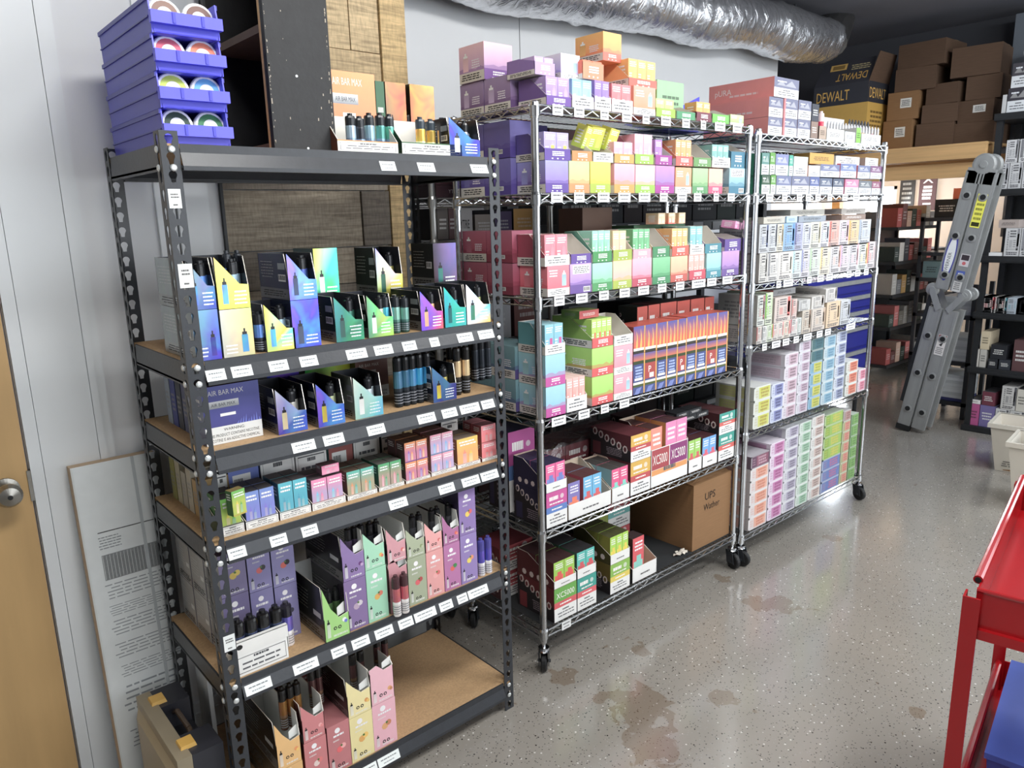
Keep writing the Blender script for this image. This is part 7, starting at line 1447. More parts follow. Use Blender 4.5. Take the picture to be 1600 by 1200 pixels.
bk(1.43, .63, 1.5465, .09, .3, .10, ('#4a3a60', '#2a2a36'), 'dark violet carton on rear wire rack second shelf')
bk(1.53, .63, 1.5465, .12, .3, .11, ('#c8923a', '#2a2a36'), 'amber fronted carton on rear wire rack second shelf')
bk(1.15, .64, 1.1315, .11, .3, .30, ('#2c3046', '#1a1c26'), 'tall navy carton with orange band on rear wire rack third shelf')
bk(1.27, .64, 1.1315, .03, .3, .30, ('#b8a890', '#8a7c68'), 'slim cream carton on rear wire rack third shelf')
bk(1.31, .64, 1.1315, .2, .3, .16, ('#b0b2b6', '#8a8c90'), 'pale grey magazine box on rear wire rack third shelf')
bk(1.53, .64, 1.1315, .15, .3, .24, ('#6a3a34', '#4a2a28'), 'brick brown carton on rear wire rack third shelf')
bk(1.15, .64, .8615, .14, .3, .20, ('#1f2228', '#15171a'), 'black carton first along rear wire rack fourth shelf')
bk(1.30, .64, .8615, .14, .3, .22, ('#2a2c34', '#15171a'), 'charcoal carton second along rear wire rack fourth shelf')
bk(1.45, .64, .8615, .2, .3, .18, ('#5a2428', '#3a1a1c'), 'dark red carton third along rear wire rack fourth shelf')
bk(1.15, .64, .4915, .15, .3, .28, ('#26282c', '#17181a'), 'black carton first along rear wire rack fifth shelf')
bk(1.31, .64, .4915, .18, .3, .22, ('#4a2428', '#2a1618'), 'oxblood carton second along rear wire rack fifth shelf')
bk(1.50, .64, .4915, .18, .3, .26, ('#2c3a38', '#1a2422'), 'dark green carton third along rear wire rack fifth shelf')
br = empty('steel_rack', (1.80, .62, 0)); tag(br, 'black steel rack with white shelf tags behind the bright carton rack', 'shelving rack')
BX = [.30, .62, .93, 1.28, 1.585, 1.86]
for x in (0, 1.60):
    for y in (0, .40):
        m = MB(); m.box(x, y, 0, x+.035, y+.035, 1.95, '#222'); m.build('post', 'blackmetal', br)
for i, z in enumerate(BX):
    m = MB(); m.box(.036, .002, z-.05, 1.599, .43, z, '#222'); m.build('shelf', 'blackmetal', br)
    for k in range(9 if i in (1, 2, 4) else 5):
        m = MB(); F = Face(m, (.09+k*.17, -.001, z-.045), X, Z, .085, .038); F.rect(0, 0, 1, 1, '#dcdee0'); m.build('shelf_label', 'card', br)
rn = random.Random(9); n = 0
for i, z in enumerate(BX[:-1]):
    x = 1.85; zc = BX[i+1]-.06
    while x < 3.25:
        w = rn.choice([.14, .18, .22]); h = min(rn.choice([.16, .2, .23, .26]), zc-z-.01); c = rn.choice(['#1d1f24', '#25282c', '#2c2426', '#20302c', '#33363c'])
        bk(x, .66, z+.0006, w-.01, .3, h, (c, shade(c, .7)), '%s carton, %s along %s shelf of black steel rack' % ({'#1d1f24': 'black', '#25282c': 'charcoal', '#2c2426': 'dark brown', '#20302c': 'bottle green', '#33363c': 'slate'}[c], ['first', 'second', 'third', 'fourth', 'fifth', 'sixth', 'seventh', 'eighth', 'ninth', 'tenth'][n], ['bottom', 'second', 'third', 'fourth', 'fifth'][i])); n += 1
        x += w
    n = 0
# blue tool cabinet behind the pale carton rack
t = empty('tool_cabinet', (4.0, .64, 0)); tag(t, 'royal blue steel tool cabinet with white drawer pulls behind the pale carton rack', 'tool cabinet')
m = MB(); m.box(0, 0, .50, .98, .5, 1.18, '#234'); m.build('body', 'toolblue', t)
for i, (z, h) in enumerate([(.52, .15), (.68, .16), (.85, .10), (.96, .10), (1.07, .10)]):
    m = MB(); m.box(.02, -.014, z, .96, 0, z+h-.012, '#234'); o = m.build('drawer', 'toolblue', t)
    m = MB(); m.box(.06, -.028, z+h-.045, .92, -.0145, z+h-.018, '#ccc'); m.build('pull', 'aluminium', o)
for x in (.06, .92):
    for y in (.06, .44):
        m = MB(); m.lathe((x, y-.015, .055), [(.05, 0), (.055, .006), (.055, .024), (.05, .03)], '#222', 14, Y); m.tube((x, y, .055), (x, y, .505), .016, '#444', 8); m.build('leg_caster', 'rubber', t)
# big brown carton on the bottom shelf of the near wire rack
t = empty('shipping_carton', (2.046, .085, .1712)); tag(t, 'large open brown shipping carton with marker writing on lowest wire shelf', 'carton')
w, d, h = .285, .365, .300; m = MB(); tk = .004
m.box(0, 0, 0, w, d, tk, '#a57'); m.box(0, 0, tk, w, tk, h, '#a57'); m.box(0, d-tk, tk, w, d, h, '#a57'); m.box(0, tk, tk, tk, d-tk, h, '#a57'); m.box(w-tk, tk, tk, w, d-tk, h, '#a57'); m.build('body', 'carton', t)
for nm, P in (('flap', [(0, 0, h), (w, 0, h), (w-.01, .10, h+.022), (.01, .11, h+.008)]), ('flap', [(w, d, h), (0, d, h), (.01, d-.11, h+.016), (w-.01, d-.11, h+.020)]), ('flap', [(0, d-.02, h-.002), (0, .02, h-.002), (.09, .03, h+.018), (.09, d-.03, h+.014)])):
    m = MB(); m.hexa([tuple(p) for p in P]+[(p[0], p[1], p[2]+.004) for p in P], '#a57'); m.build(nm, 'carton', t)
m = MB(); F = Face(m, (0, -.0006, 0), X, Z, w, h)
F.text('UPS', .30, .72, .034, '#2b221c'); F.text('Wather', .27, .56, .030, '#2b221c', maxw=.42); m.build('marker_writing', 'matte', t)
m = MB(); r = random.Random(2)
for k in range(10):
    x, y = r.uniform(0, .10), r.uniform(0, .03); a = r.uniform(0, 3); s = r.uniform(.01, .02)
    m.poly([(x+s*math.cos(a+q), y+s*math.sin(a+q)*.6, .003+.012*r.random()) for q in (0, 1.6, 3.1, 4.7)], '#d8cfc0')
o = m.build('torn_paper', 'matte', None, (1.925, .085, .172)); tag(o, 'torn white paper scraps lying on the lowest wire shelf beside brown carton', 'paper', None, 'stuff')

# ------------------------------------------------------------------ behind and under the black rack
t = empty('flat_package', (-.170, .452, 0.004), 0); tag(t, 'tall flat white printed package leaning on the wall beside black rack', 'package')
t.rotation_euler = (math.atan2(-.085, 1.0), 0, 0)
m = MB(); m.box(0, 0, 0, .215, .045, .985, '#d2d6d4', top='#b89a74', left='#a98c66'); m.build('body', 'card', t)
m = MB(); F = Face(m, (0, -.0006, 0), X, Z, .215, .985)
F.rect(.02, .0, 1, 1, '#dde2e2'); F.rect(.18, .80, .9, .803, '#555'); F.words(.16, .75, .45, .79, '#8a9094', 5, seed=3, fill=.35); F.rect(.18, .66, .95, .735, '#a0a5a8')
for k in range(18): F.rect(.19+k*.042, .662, .195+k*.042, .733, '#dfe3e3', e=2)
for k, (a, b) in enumerate(((.60, .65), (.55, .585), (.49, .54), (.42, .47), (.36, .40), (.25, .34), (.14, .2))): F.words(.15, a, .97, b, '#959b9f', 5, seed=k, fill=.3)
F.rect(.70, 0, .74, 1, '#b9c0c2', e=3); F.rect(.95, 0, 1, 1, '#b9c0c2', e=3); m.build('printed_sheet', 'gloss', t)
t = empty('tool_case', (-.118, .055, 0)); tag(t, 'khaki and black tool case with yellow latches and carry handle, beside the black rack', 'tool case')
hh = .33; m = MB(); m.box(0, 0, 0, .036, .355, hh, '#8d8168'); m.hexa([(-.012, .03, .03), (0, .01, .02), (0, .345, .02), (-.012, .325, .03), (-.012, .03, hh-.05), (0, .01, hh-.03), (0, .345, hh-.03), (-.012, .325, hh-.05)], '#9a8d72')
m.build('shell', 'plastic', t)
m = MB(); m.box(.0365, 0, 0, .113, .10, hh-.002, '#2f3038'); m.box(.0365, .255, 0, .113, .355, hh-.002, '#2f3038'); m.box(.0365, .1005, 0, .113, .2545, hh-.075, '#26272d'); m.build('lid', 'plastic', t)
for y2 in (.03, .27):
    m = MB(); m.hexa([(.018, y2, hh-.012), (.062, y2, hh-.012), (.062, y2+.05, hh-.012), (.018, y2+.05, hh-.012), (.022, y2+.006, hh+.008), (.057, y2+.006, hh+.008), (.057, y2+.044, hh+.008), (.022, y2+.044, hh+.008)], '#d8a41e'); m.build('latch', 'gloss', t)
m = MB(); pts = [(.07, .101, hh-.03), (.07, .13, hh-.012), (.07, .225, hh-.012), (.07, .254, hh-.03)]
for p, q in zip(pts, pts[1:]): m.tube(p, q, .007, '#4a3a2c', 8)
m.build('handle', 'plastic', t)
for i, (x, y, hh, lab) in enumerate(((.052, .33, .60, 'tall white board standing on edge under black rack, closer to the wall'), (.072, .24, .50, 'white flat panel standing under black rack, closer to the front'))):
    if i == 0: m = MB(); m.box(x, y, .0, x+.012, y+.10, hh, '#d8dcdc'); tag(m.build('white_board', 'plastic', None, (.0, 0, .11)), lab, 'panel')
m = MB(); F = None
m.box(.42, .56, 0, 1.0, .575, .56, '#b8bcc0'); tag(m.build('metal_panel', 'aluminium'), 'grey metal sheet standing behind the black rack near the floor', 'panel')
for k, (px, z, c) in enumerate([(RW+.045, 0, '#a08a70')]): pass

# ------------------------------------------------------------------ loft with lumber front, cartons and the yellow tool box
t = empty('storage_loft', (5.5, .19, 0)); tag(t, 'raw timber storage loft with heavy front beams carrying brown cartons', 'loft')
def beam(nm, x0, y0, z0, x1, y1, z1): m = MB(); m.box(x0-5.5, max(y0, .19)-.19, z0, x1-5.5, y1-.19, z1, '#caa'); m.build(nm, 'lumber', t)
beam('front_beam', 5.50, -.25, 1.955, 5.54, 2.6, 2.045); beam('front_beam', 5.56, -.25, 1.83, 5.60, 2.6, 1.93); beam('front_beam', 6.4, -.25, 1.86, 6.44, 2.6, 1.95)
for k in range(7): beam('joist', 5.62+k*.38, -.25, 1.955, 5.66+k*.38, 2.6, 2.045)
beam('deck_board', 5.5, -.3, 2.046, 8.4, 2.7, 2.062)
beam('loft_post', 5.56, 2.5, 0, 5.65, 2.59, 1.95); beam('loft_post', 8.2, 2.5, 0, 8.29, 2.59, 1.95)
def west(style, X0, y1, y0, z, h, d, c, label, group=None, **k):
    """package whose printed front looks towards the aisle along -X"""
    w = y1-y0; return G(style, X0+d/2-w/2, (y0+y1)/2-d/2, z, w, d, h, c, label, group, rz=-PI/2, **k)
z0 = 2.0626
CB = [(.95, .735, 0, .215, 1), (.725, .47, 0, .17, 0), (.46, .20, 0, .15, 0), (.94, .72, .216, .20, 1), (.70, .46, .171, .13, 0), (.44, .21, .151, .15, 0), (.90, .62, .417, .16, 0), (.66, .44, .302, .14, 0), (.42, .20, .302, .16, 0), (.88, .55, .578, .17, 0), (.53, .22, .463, .2, 0)]
for i, (y1, y0, zz, h, lt) in enumerate(CB):
    west('parcel', 5.63+.02*(i % 3), y1, y0, z0+zz, h, .36, 1 if i in (0, 3, 5) else 0, '%s brown carton on the timber loft, %s of eleven in the heap' % ('light' if lt else 'shade darkened', ['first', 'second', 'third', 'fourth', 'fifth', 'sixth', 'seventh', 'eighth', 'ninth', 'tenth', 'eleventh', 'twelfth'][i]), 'cartons heaped on the loft', dark=not lt, jit=(-.05, .04, -.03, .03, .07, -.06, .05, -.08, .06, -.04, .09)[i])  # all but the light ones have shade put into their brown
t = empty('tool_box_carton', (5.57, 1.20, z0), -PI/2); tag(t, 'yellow and black retail carton with raised lid on the timber loft', 'carton')
w, d, h = .43, .34, .50; m = MB(); m.box(-w/2, -d/2, 0, w/2, d/2, h, '#c99a22', top='#3a3a42'); F, L, T_, R = faces(m, -w/2, -d/2, 0, w/2, d/2, h)
R2 = R
for q in (F, R2):
    q.rect(0, .70, 1, 1, '#33343c'); q.text('DEWALT', .06, .765, h*.15, '#e0aa24', maxw=.6 if q is F else .8)
R2.words(.12, .2, .8, .6, '#7a5a18', 6, seed=3); m.build('body', 'card', t)
m = MB(); m.hexa([(-w/2, -d/2, h), (w/2, -d/2, h), (w/2, -d/2+.004, h), (-w/2, -d/2+.004, h), (-w/2+.03, -d/2+.09, h+.18), (w/2, -d/2+.09, h+.18), (w/2, -d/2+.094, h+.18), (-w/2+.03, -d/2+.094, h+.18)], '#3a3a42')
Vv = Vector((0, .09, .18)).normalized(); F = Face(m, (-w/2, -d/2-.001, h), X, Vv, w, .20)
F.text('DEWALT', .93, .44, .06, '#d8a224', maxw=.55, flip=True); F.rect(.22, .62, .52, .88, '#d8a83a'); F.rect(.26, .67, .48, .83, '#8a6a2a', e=2); F.words(.6, .55, .95, .8, '#b8a878', 3, seed=5); m.build('lid', 'card', t)
m = MB(); m.hexa([(w/2-.004, -d/2, h), (w/2, -d/2, h), (w/2, d/2, h), (w/2-.004, d/2, h), (w/2+.05, -d/2+.03, h+.2), (w/2+.054, -d/2+.03, h+.2), (w/2+.054, d/2-.02, h+.2), (w/2+.05, d/2-.02, h+.2)], '#55504a'); m.build('side_flap', 'carton_shaded', t)

# ------------------------------------------------------------------ tall dark shelf unit closing the aisle
UX = 5.50; UZ = [.045, .482, .882, 1.28, 1.735, 2.235]
t = empty('plastic_shelf_unit', (UX, -.95, 0)); tag(t, 'tall black plastic shelf unit full of white boxes at the end of the aisle', 'shelf unit')
for z in UZ:
    m = MB(); m.box(.0, 0, z-.045, .45, 1.11, z, '#222'); m.box(-.004, .004, z-.036, 0, 1.106, z-.022, '#2a2c30'); m.build('shelf', 'blackplastic', t)
for x in (.02, .41):
    for y in (.012, 1.06):
        m = MB(); m.box(x, y, 0, x+.035, y+.038, 2.6 if x > .2 else 2.2, '#222'); m.build('leg', 'blackplastic', t)
m = MB(); m.box(.452, 0, .0, .46, 1.11, 2.2, '#222'); m.build('back_sheet', 'blackplastic', t)
m = MB(); m.box(5.98, -1.0, 2.0, 6.0, .24, 2.95, '#6a727c'); F = Face(m, (5.979, .24, 2.0), -Y, Z, 1.24, .95); F.disc(.10, .72, .03, '#101214', 2, 16); F.disc(.10, .72, .042, '#b8bcc0', 1, 16); tag(m.build('metal_panel', 'paint'), 'blue grey metal panel with round hole above the black shelf unit', 'panel')
def uw(style, y1, y0, i, h, c, label, dz=0, d=.2, x=.03, **k): west(style, UX+x, y1, y0, UZ[i]+.0006+dz, h, d, c, label, **k)
gk = ('#3a3740', '#4a464c'); us = 'black shelf unit'
uw('flat', .10, -.03, 5, .155, gk, 'white based dark carton first along the top of '+us); uw('flat', -.035, -.165, 5, .155, gk, 'white based dark carton second along the top of '+us)
uw('flat', .09, -.04, 5, .155, ('#46434a', '#4a464c'), 'white based grey carton first in second layer on '+us, dz=.157); uw('flat', -.045, -.17, 5, .155, ('#5a3038', '#4a464c'), 'white based carton with red mark in second layer on '+us, dz=.157)
uw('flat', -.02, -.15, 5, .15, gk, 'white based dark carton crowning the heap on '+us, dz=.315)
uw('plain', .13, .106, 5, .12, ('#c8c8c8', '#a8a8a8'), 'thin white carton on edge at the end of '+us, bars=False)
wt = ('#d8d8da', '#8a8a90', '#4a4a50')
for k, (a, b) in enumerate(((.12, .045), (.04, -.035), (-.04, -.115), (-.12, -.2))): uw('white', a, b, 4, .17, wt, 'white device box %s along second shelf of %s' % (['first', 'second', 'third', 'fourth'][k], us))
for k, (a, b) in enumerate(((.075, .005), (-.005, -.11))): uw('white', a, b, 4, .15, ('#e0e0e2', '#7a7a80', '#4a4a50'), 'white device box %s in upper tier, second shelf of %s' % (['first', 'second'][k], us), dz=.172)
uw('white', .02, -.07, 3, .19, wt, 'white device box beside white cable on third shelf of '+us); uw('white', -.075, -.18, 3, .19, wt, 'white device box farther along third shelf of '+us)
uw('plain', .07, -.05, 3, .055, ('#a89a94', '#8a807a'), 'taupe box lying over the white device box, third shelf of '+us, dz=.192); uw('plain', .15, .03, 3, .022, ('#e4e4e4', '#c8c8c8'), 'white flat lid on third shelf of '+us, bars=False, d=.12)
for k, (a, b, dz, c) in enumerate(((.13, .055, 0, ('#d4d0cc', '#c82a3c')), (.05, -.02, 0, ('#d8d6d2', '#c82a3c')), (.12, .04, .112, ('#d4d0cc', '#c82a3c')), (.03, -.04, .112, ('#d0ccc8', '#3a3a3c')), (-.025, -.095, 0, ('#b8c4d0', '#3a8a98')), (-.1, -.2, 0, ('#4a4248', '#8a3a3c')), (-.10, -.2, .112, ('#33343a', '#7a7a80')))):
    uw('white', a, b, 2, .11, (c[0], c[1], '#4a4a4c'), '%s marked small box, %s on fourth shelf of %s' % (['red', 'crimson', 'scarlet', 'black', 'teal', 'brown', 'grey'][k], ['lower', 'lower', 'upper', 'upper', 'lower', 'lower', 'upper'][k], us))
for k, (a, b, dz, h, c) in enumerate(((.15, .1, 0, .13, '#c8c4bc'), (.10, .045, .132, .13, '#c8b898'), (.095, .055, 0, .13, '#b8b4ac'), (.04, -.02, 0, .07, '#26282e'), (.03, -.07, .072, .10, '#22242a'), (-.03, -.1, 0, .07, '#30343c'), (-.11, -.2, 0, .22, '#5a3a3c'))):
    uw('plain', a, b, 1, h, (c, shade(c, .8)), '%s box on fifth shelf of %s' % (['white vape', 'cream tall', 'off white', 'black flat', 'black upper', 'charcoal', 'rust brown'][k], us), dz=dz)
for k, (a, b, dz, h, c, st_) in enumerate(((.14, .06, 0, .16, '#b03a80', 'plain'), (.055, -.04, 0, .16, '#6a5f98', 'plain'), (-.045, -.13, 0, .15, '#d8d8d8', 'white'), (-.135, -.22, 0, .15, '#d4d4d2', 'white'), (-.07, -.16, .152, .17, '#d8d6d2', 'white'), (-.165, -.22, .152, .16, '#c8c4b8', 'plain'), (.13, .06, .162, .03, '#e0dcdc', 'plain'), (.05, -.03, .162, .1, '#6a2a3c', 'plain'))):
    uw(st_, a, b, 0, h, (c, '#55555a' if st_ == 'white' else shade(c, .8), '#444448'), '%s box on lowest shelf of %s' % (['magenta', 'lavender', 'white device', 'second white device', 'upper white device', 'cream', 'white flat', 'dark cherry'][k], us), dz=dz)

# ------------------------------------------------------------------ folded ladder leaning beside the shelf unit
ang = math.atan2(.315, 1.92)
lad = empty('folding_ladder', (5.19, .405, .012)); lad.rotation_euler = (ang, 0, 0)
tag(lad, 'silver articulated aluminium ladder folded and leaning beside black shelf unit', 'ladder')
LW = .13
def rail(y0, y1, x0, x1, z0, z1, nm='rail'):
    m = MB(); m.box(x0, y0, z0, x1, y1, z1, '#aaa'); o = m.build(nm, 'aluminium', lad)
    m = MB(); m.box(x0-.0015, y0+.008, z0+.01, x0-.0003, y0+.016, z1-.01, '#777'); m.box(x0-.0015, y1-.016, z0+.01, x0-.0003, y1-.008, z1-.01, '#777'); m.build('rib', 'aluminium', o)
for (y0, y1) in ((0.005, .092), (-.098, -.008)):
    for x0 in (0.0, LW):
        rail(y0, y1, x0, x0+.03, 0 if y0 > 0 else .03, .925); rail(y0, y1, x0, x0+.03, 1.06, 1.86)
for z in (.16, .44, .72, 1.16, 1.43, 1.70):
    for yc in (.048, -.053):
        m = MB(); m.tube((-.003, yc, z), (LW+.033, yc, z), .017, '#bbb', 10); m.lathe((-.003, yc, z), [(.029, 0), (.029, .002), (.019, .004)], '#e0e0e0', 14, -X); o = m.build('rung', 'aluminium', lad)
        m = MB(); m.lathe((-.007, yc, z), [(.018, 0), (.018, .0012), (0, .0014)], '#111', 12, -X); m.build('rung_hole', 'rubber', o)
for x0 in (0.0, LW):
    for s in (1, -1):
        m = MB(); P = lambda y, z: (x0-.006, -.002+s*y, z)
        m.hexa([P(.012, .93), P(.045, .90), P(.12, 1.03), P(.09, 1.06), (x0-.001, -.002+s*.012, .93), (x0-.001, -.002+s*.045, .90), (x0-.001, -.002+s*.12, 1.03), (x0-.001, -.002+s*.09, 1.06)], '#ccc')
        m.lathe((x0+.026, -.002+s*.105, 1.045), [(.044, 0), (.046, .004), (.046, .018), (.040, .022), (.020, .024), (.018, .028), (0, .028)], '#bbb', 18, -X); m.build('hinge', 'aluminium', lad)
    m = MB(); m.lathe((x0+.030, -.003, 1.905), [(.068, 0), (.072, .006), (.072, .026), (.060, .031), (.024, .033), (.022, .040), (0, .040)], '#ccc', 22, -X); m.box(x0, -.085, 1.78, x0+.03, .085, 1.88, '#ccc'); m.build('hinge', 'aluminium', lad)
m = MB(); F = Face(m, (-.002, .085, 1.12), -Y, Z, .075, .40)
F.disc(.5, .5, .42, '#2a2f9a', 1, 20, asp=1.0) if False else F.poly([(.5+.46*math.cos(a), .42+.42*math.sin(a)) for a in [2*PI*k/24 for k in range(24)]], '#2a2f9a'); F.poly([(.5+.36*math.cos(a), .42+.33*math.sin(a)) for a in [2*PI*k/24 for k in range(24)]], '#dfe2e4', 2)
F2 = Face(m, (-.002, .085-.075*.64, 1.12+.40*.16), Z, Y, .40*.55, .075*.42)
F2.text('WERNER', .02, .12, .022, '#23262c', e=3, maxw=.95); m.build('maker_badge', 'card', lad)
m = MB(); F = Face(m, (-.002, -.02, 1.50), -Y, Z, .06, .22); F.rect(0, 0, 1, 1, '#e6e21e'); F.words(.1, .2, .9, .9, '#8a881a', 5, seed=2); F.rect(.1, .04, .9, .16, '#33320f', e=2); m.build('warning_sticker', 'card', lad)
m = MB(); F = Face(m, (-.002, -.02, 1.06), -Y, Z, .06, .26)
F.rect(0, .68, 1, 1, '#c8c4c8'); F.rect(.1, .84, .9, .98, '#3a3038', e=2); F.disc(.5, .76, .2, '#c04a52', 2, 10); F.rect(.0, .34, .9, .56, '#3550a8'); F.rect(.2, .4, .7, .5, '#dfe4ee', e=2); F.rect(.0, .0, .9, .28, '#c4c4c2'); F.words(.1, .05, .8, .25, '#666', 4, e=2, seed=3); m.build('safety_stickers', 'card', lad)
m = MB(); F = Face(m, (-.002, -.02, .60), -Y, Z, .06, .15); F.rect(0, 0, 1, 1, '#d8d4d2'); F.rect(.05, .72, .95, .98, '#8a3a3c', e=2); F.poly([(.3, .5), (.7, .64), (.6, .44)], '#333', 2); F.words(.1, .06, .9, .4, '#777', 4, seed=4); m.build('safety_sticker', 'card', lad)
for x0 in (0.0, LW):
    m = MB(); m.box(x0-.004, .0, -.012, x0+.034, .097, .03, '#222'); m.build('foot', 'rubber', lad)
    m = MB(); m.box(x0+.004, .094, .2, x0+.028, .118, 1.0, '#222'); m.build('bumper_strip', 'blackplastic', lad)

# low black cart with stacked white boards beside the ladder
t = empty('utility_cart', (5.80, .24, 0)); tag(t, 'low black utility cart stacked with white boards behind the ladder', 'cart')
for x in (0, .36):
    for y in (0, .26): m = MB(); m.box(x, y, 0, x+.03, y+.03, 1.05, '#222'); m.build('leg', 'blackplastic', t)
for z in (.10, .42, .78):
    m = MB(); m.box(0, 0, z, .39, .29, z+.03, '#222'); m.build('shelf', 'blackplastic', t)
for zz, n, lab in ((.131, 9, 'lowest'), (.451, 8, 'middle'), (.811, 6, 'top')):
    for k in range(n):
        m = MB(); c = rn.choice(['#c4c8c8', '#b4b9ba', '#ccd0d0']); m.box(.035, .035, 0, .355, .255, .0225, c if not (k == 0 and lab == 'lowest') else '#2a2c66'); o = m.build('flat_board', 'card', None, (5.80+.003*(k % 2), .24, zz+k*.0232))
        tag(o, '%s flat board, %s up on the %s shelf of the low black cart' % ('navy' if (k == 0 and lab == 'lowest') else 'white', ['first', 'second', 'third', 'fourth', 'fifth', 'sixth', 'seventh', 'eighth', 'ninth'][k], lab), 'board', 'boards on the low cart')

# ------------------------------------------------------------------ white totes
def tote(x, y, rz, w, d, h, label, txt, inside):
    t = empty('plastic_tote', (x, y, 0), rz); tag(t, label, 'tote')
    m = MB(); a = .045; tk = .006
    def ring(z, e): return [(-w/2+e, -d/2+e, z), (w/2-e, -d/2+e, z), (w/2-e, d/2-e, z), (-w/2+e, d/2-e, z)]
    o0, o1 = ring(0.001, a), ring(h, 0); i0, i1 = ring(.006, a+tk), ring(h, tk)
    for k in range(4):
        q = (k+1) % 4
        m.poly([o0[k], o0[q], o1[q], o1[k]], '#ccc'); m.poly([i0[q], i0[k], i1[k], i1[q]], '#ccc'); m.poly([o1[k], o1[q], i1[q], i1[k]], '#ccc')
    m.poly(o0[::-1], '#ccc'); m.poly(i0, '#ccc'); m.build('body', 'totewhite', t)
    m = MB()
    R0, R1, S0, S1 = ring(h-.022, -.012), ring(h+.004, -.012), ring(h-.022, .0), ring(h+.004, .004)
    for k in range(4):
        q = (k+1) % 4
        m.poly([R0[k], R0[q], R1[q], R1[k]], '#ccc'); m.poly([R1[k], R1[q], S1[q], S1[k]], '#ccc'); m.poly([S0[k], S0[q], R0[q], R0[k]], '#ccc')
    m.build('rim', 'totewhite', t)
    if txt:
        sl = Vector((0, -a, h)).normalized(); m = MB(); F = Face(m, (-w/2+a*.6, -d/2+a-.002, .001), X, sl, w-a, h)
        if len(txt) > 1: F.text(txt[0], .42, .52, .05, '#2b2b2b'); F.text(txt[1], .33, .36, .05, '#2b2b2b')
        F.words(.1, .1, .62, .24, '#77746c', 3, seed=2); m.build('printed_marks', 'matte', t)
    return t
tote(4.82, -.50, -PI/2+.12, .50, .32, .305, 'white plastic mail tote with black letters before the black shelf unit', ('U', 'POS'), 0)
m = MB(); m.box(-.12, -.16, 0, .12, .16, .16, '#c9a26a'); tag(m.build('carton_piece', 'carton', None, (4.82, -.50, .008), .1), 'tan cardboard piece lying inside the white mail tote', 'cardboard')
tote(4.20, -.74, -PI/2+.10, .44, .30, .37, 'plain white plastic tote standing nearer the red cart', ('x',), 0)
m = MB(); m.box(-.10, -.13, 0, .10, .13, .36, '#dfe5ea'); tag(m.build('foam_block', 'matte', None, (4.20, -.74, .008), .1), 'bright white foam block standing in the plain white tote', 'foam')

# ------------------------------------------------------------------ red service cart in front
t = empty('service_cart', (1.005, -1.272, 0), .165); tag(t, 'glossy red steel service cart with raised tray edges beside the photographer', 'cart')
CL, CWd = .80, .48
for nm, z, hh in (('top_tray', .80, .085), ('lower_tray', .25, .085)):
    m = MB(); m.box(0.02, -CWd+.02, z, CL, 0-.02, z+.006, '#a22'); tk = .0035
    m.box(.02, -CWd+.02, z, .02+tk, -.02, z+hh, '#a22'); m.box(CL-tk, -CWd+.02, z, CL, -.02, z+hh, '#a22'); m.box(.02+tk, -.02-tk, z, CL-tk, -.02, z+hh, '#a22'); m.box(.02+tk, -CWd+.02, z, CL-tk, -CWd+.02+tk, z+hh, '#a22')
    m.box(.008, -CWd+.012, z-.012, CL+.008, -.012, z-.0005, '#a22'); m.box(.008, -CWd+.012, z-.0005, .02, -.012, z+.008, '#a22')
    o = m.build(nm, 'redpaint', t)
    m = MB(); m.tube((.06, -.016, z+hh+.004), (CL, -.016, z+hh+.004), .009, '#a22', 10); m.tube((.022, -CWd+.02, z+hh), (.022, -.02, z+hh), .005, '#a22', 8); m.build('rolled_edge', 'redpaint', o)
    m = MB(); m.tube((.0595, -.016, z+hh+.004), (.0605-.002, -.016, z+hh+.004), .006, '#200', 10); m.build('tube_end', 'rubber', o)
for x in (.0, CL-.03):
    for y in (-.030, -CWd):
        m = MB(); m.box(x, y, .10, x+.004, y+.03, .80+.075, '#a22'); m.box(x+.004, y+(.026 if y > -.1 else 0), .10, x+.035, y+(.03 if y > -.1 else .004), .80+.075, '#a22'); m.build('corner_leg', 'redpaint', t)
        m = MB(); m.lathe((x+.018, y+.004, .05), [(.045, 0), (.05, .006), (.05, .022), (.045, .028)], '#222', 16, Y); m.tube((x+.018, y+.015, .05), (x+.018, y+.015, .10), .01, '#555', 8); m.build('caster', 'rubber', t)
m = MB(); m.hexa([(-.215, -.165, 0), (.215, -.165, 0), (.215, .165, 0), (-.215, .165, 0), (-.225, -.175, .13), (.225, -.175, .13), (.225, .175, .13), (-.225, .175, .13)], '#1d48b4'); b_ = m.build('storage_box', 'plastic', None, (1.496, -1.423, .2575), .165)
tag(b_, 'smooth blue plastic storage box on the lower tray of the red cart', 'storage box')
m = MB(); m.box(-.23, -.18, .1305, .23, .18, .145, '#2452c4'); m.build('lid', 'plastic', b_)
m = MB(); r = random.Random(6)
m.box(-.05, -.06, 0, .05, .06, .12, '#4a5a34'); tag(m.build('green_pad', 'matte', None, (1.62, -1.33, .8075), .2), 'mossy green scouring block on the top tray of the red cart', 'pad')

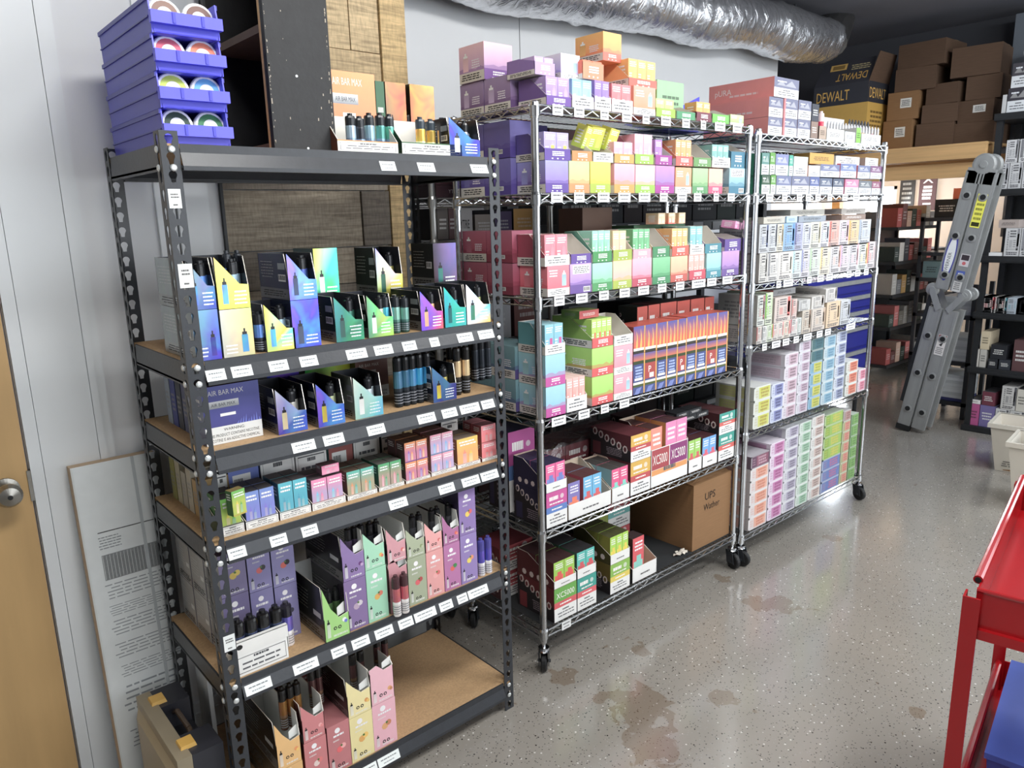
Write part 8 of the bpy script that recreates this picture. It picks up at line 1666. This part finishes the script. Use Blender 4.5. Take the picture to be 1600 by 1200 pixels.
# ------------------------------------------------------------------ far end of the shop
t = empty('display_stand', (7.05, 1.36, 0)); tag(t, 'black display stand with goods at the far end beyond the ladder', 'display stand')
for z in (.10, .48, .80, 1.12, 1.45):
    m = MB(); m.box(0, 0, z-.03, .95, .4, z, '#222'); m.box(0, -.003, z-.028, .95, 0, z-.008, '#c8c8c8'); m.build('shelf', 'blackplastic', t)
for x in (0, .92):
    m = MB(); m.box(x, .37, 0, x+.03, .4, 1.6, '#222'); m.build('post', 'blackplastic', t)
m = MB(); m.box(0, .401, .05, .95, .41, 1.6, '#222'); m.build('back_sheet', 'blackplastic', t)
fc = ['#a83a34', '#8a8478', '#d8d4cc', '#3a4a40', '#c89a4a', '#6a3a34', '#b8b4ac', '#4a4a52', '#c8605a', '#2c3a34', '#d0a890', '#7a7a7c']
fn = ['brick red', 'khaki', 'white', 'dark green', 'amber', 'brown', 'light grey', 'slate', 'coral', 'bottle green', 'peach', 'mid grey']
for s, z in enumerate((.10, .48, .80, 1.12, 1.45)):
    for k in range(8):
        j = (k*5+s*3) % 12; h = [.16, .12, .2, .14, .18, .22, .15, .17][(k+s) % 8]
        bk(7.07+k*.113, 1.38, z+.0006, .105, .2, h, (fc[j], shade(fc[j], .7)), '%s packet, %s along %s shelf of far display stand' % (fn[j], ['first', 'second', 'third', 'fourth', 'fifth', 'sixth', 'seventh', 'eighth'][k], ['bottom', 'second', 'third', 'fourth', 'top'][s]))
t = empty('steel_rack', (7.45, .92, 0)); tag(t, 'narrow dark slotted rack against the beige far wall, beside ladder', 'shelving rack')
for x in (0, .4):
    for y in (0, .36): m = MB(); m.box(x, y, 0, x+.035, y+.03, 1.54, '#222'); m.build('post', 'blackmetal', t)
for z in (.2, .6, .95, 1.2, 1.53):
    m = MB(); m.box(0, 0, z-.035, .435, .39, z, '#222'); m.build('shelf', 'blackmetal', t)
for k, (y1, y0, z, h, c, lab) in enumerate(((1.20, .99, 1.5306, .17, '#25272a', 'black tool case on top of the narrow dark rack'), (1.06, .94, 1.2006, .14, '#c8c8c0', 'white carton on the upper shelf of narrow dark rack'), (1.26, 1.1, .9506, .16, '#7aa0a8', 'teal grey carton on the middle shelf of narrow dark rack'), (1.08, .95, .9506, .13, '#b0b4b4', 'pale grey carton on the middle shelf of narrow dark rack'), (1.2, 1.0, .6006, .2, '#5a5c60', 'grey carton on the lower shelf of narrow dark rack'))):
    west('plain', 7.47, y1, y0, z, h, .25, (c, shade(c, .8)), lab)
m = MB(); m.box(7.5, .96, 1.7015, 7.7, 1.06, 1.80, '#d8602a'); tag(m.build('orange_case', 'plastic'), 'orange plastic case on the black tool case at the far wall', 'case')
for k, (y1, y0, za, zb, c, lab) in enumerate(((2.02, 1.83, 1.60, 2.00, '#4a2c2e', 'dark maroon poster with white house emblem on the far wall'), (2.24, 2.07, 1.62, 2.10, '#2b2a2a', 'black poster with pale lines of text on the far wall'))):
    m = MB(); m.box(9.185, y0, za, 9.198, y1, zb, c); F = Face(m, (9.1848, y1, za), -Y, Z, y1-y0, zb-za)
    if k == 0:
        F.poly([(.2, .78), (.5, .93), (.8, .78), (.7, .78), (.5, .86), (.3, .78)], '#d8d0cc', 2); F.words(.2, .3, .8, .72, '#d8d0cc', 4, e=2, seed=3, fill=.7); F.words(.25, .14, .75, .24, '#d8d0cc', 1, e=2, seed=5)
    else: F.words(.15, .1, .85, .9, '#8a8a86', 7, seed=8)
    tag(m.build('wall_poster', 'card'), lab, 'poster')
m = MB(); m.box(8.95, .95, 1.3, 9.19, 1.05, 2.0, '#3a3a3c'); tag(m.build('wall_cabinet', 'matte'), 'slim dark cabinet fixed to the far wall above orange case', 'cabinet')
t = empty('tall_cabinet', (8.15, 1.42, 0)); tag(t, 'tall black cabinet standing at far end between display stand and ladder', 'cabinet')
m = MB(); m.box(0, 0, .02, .5, .42, 1.2, '#222'); m.build('body', 'blackplastic', t); m = MB(); m.box(-.012, .01, .05, 0, .41, 1.18, '#222'); o = m.build('door', 'blackplastic', t)
m = MB(); m.tube((-.02, .05, .55), (-.02, .05, .7), .006, '#999', 8); m.build('handle', 'nickel', o)
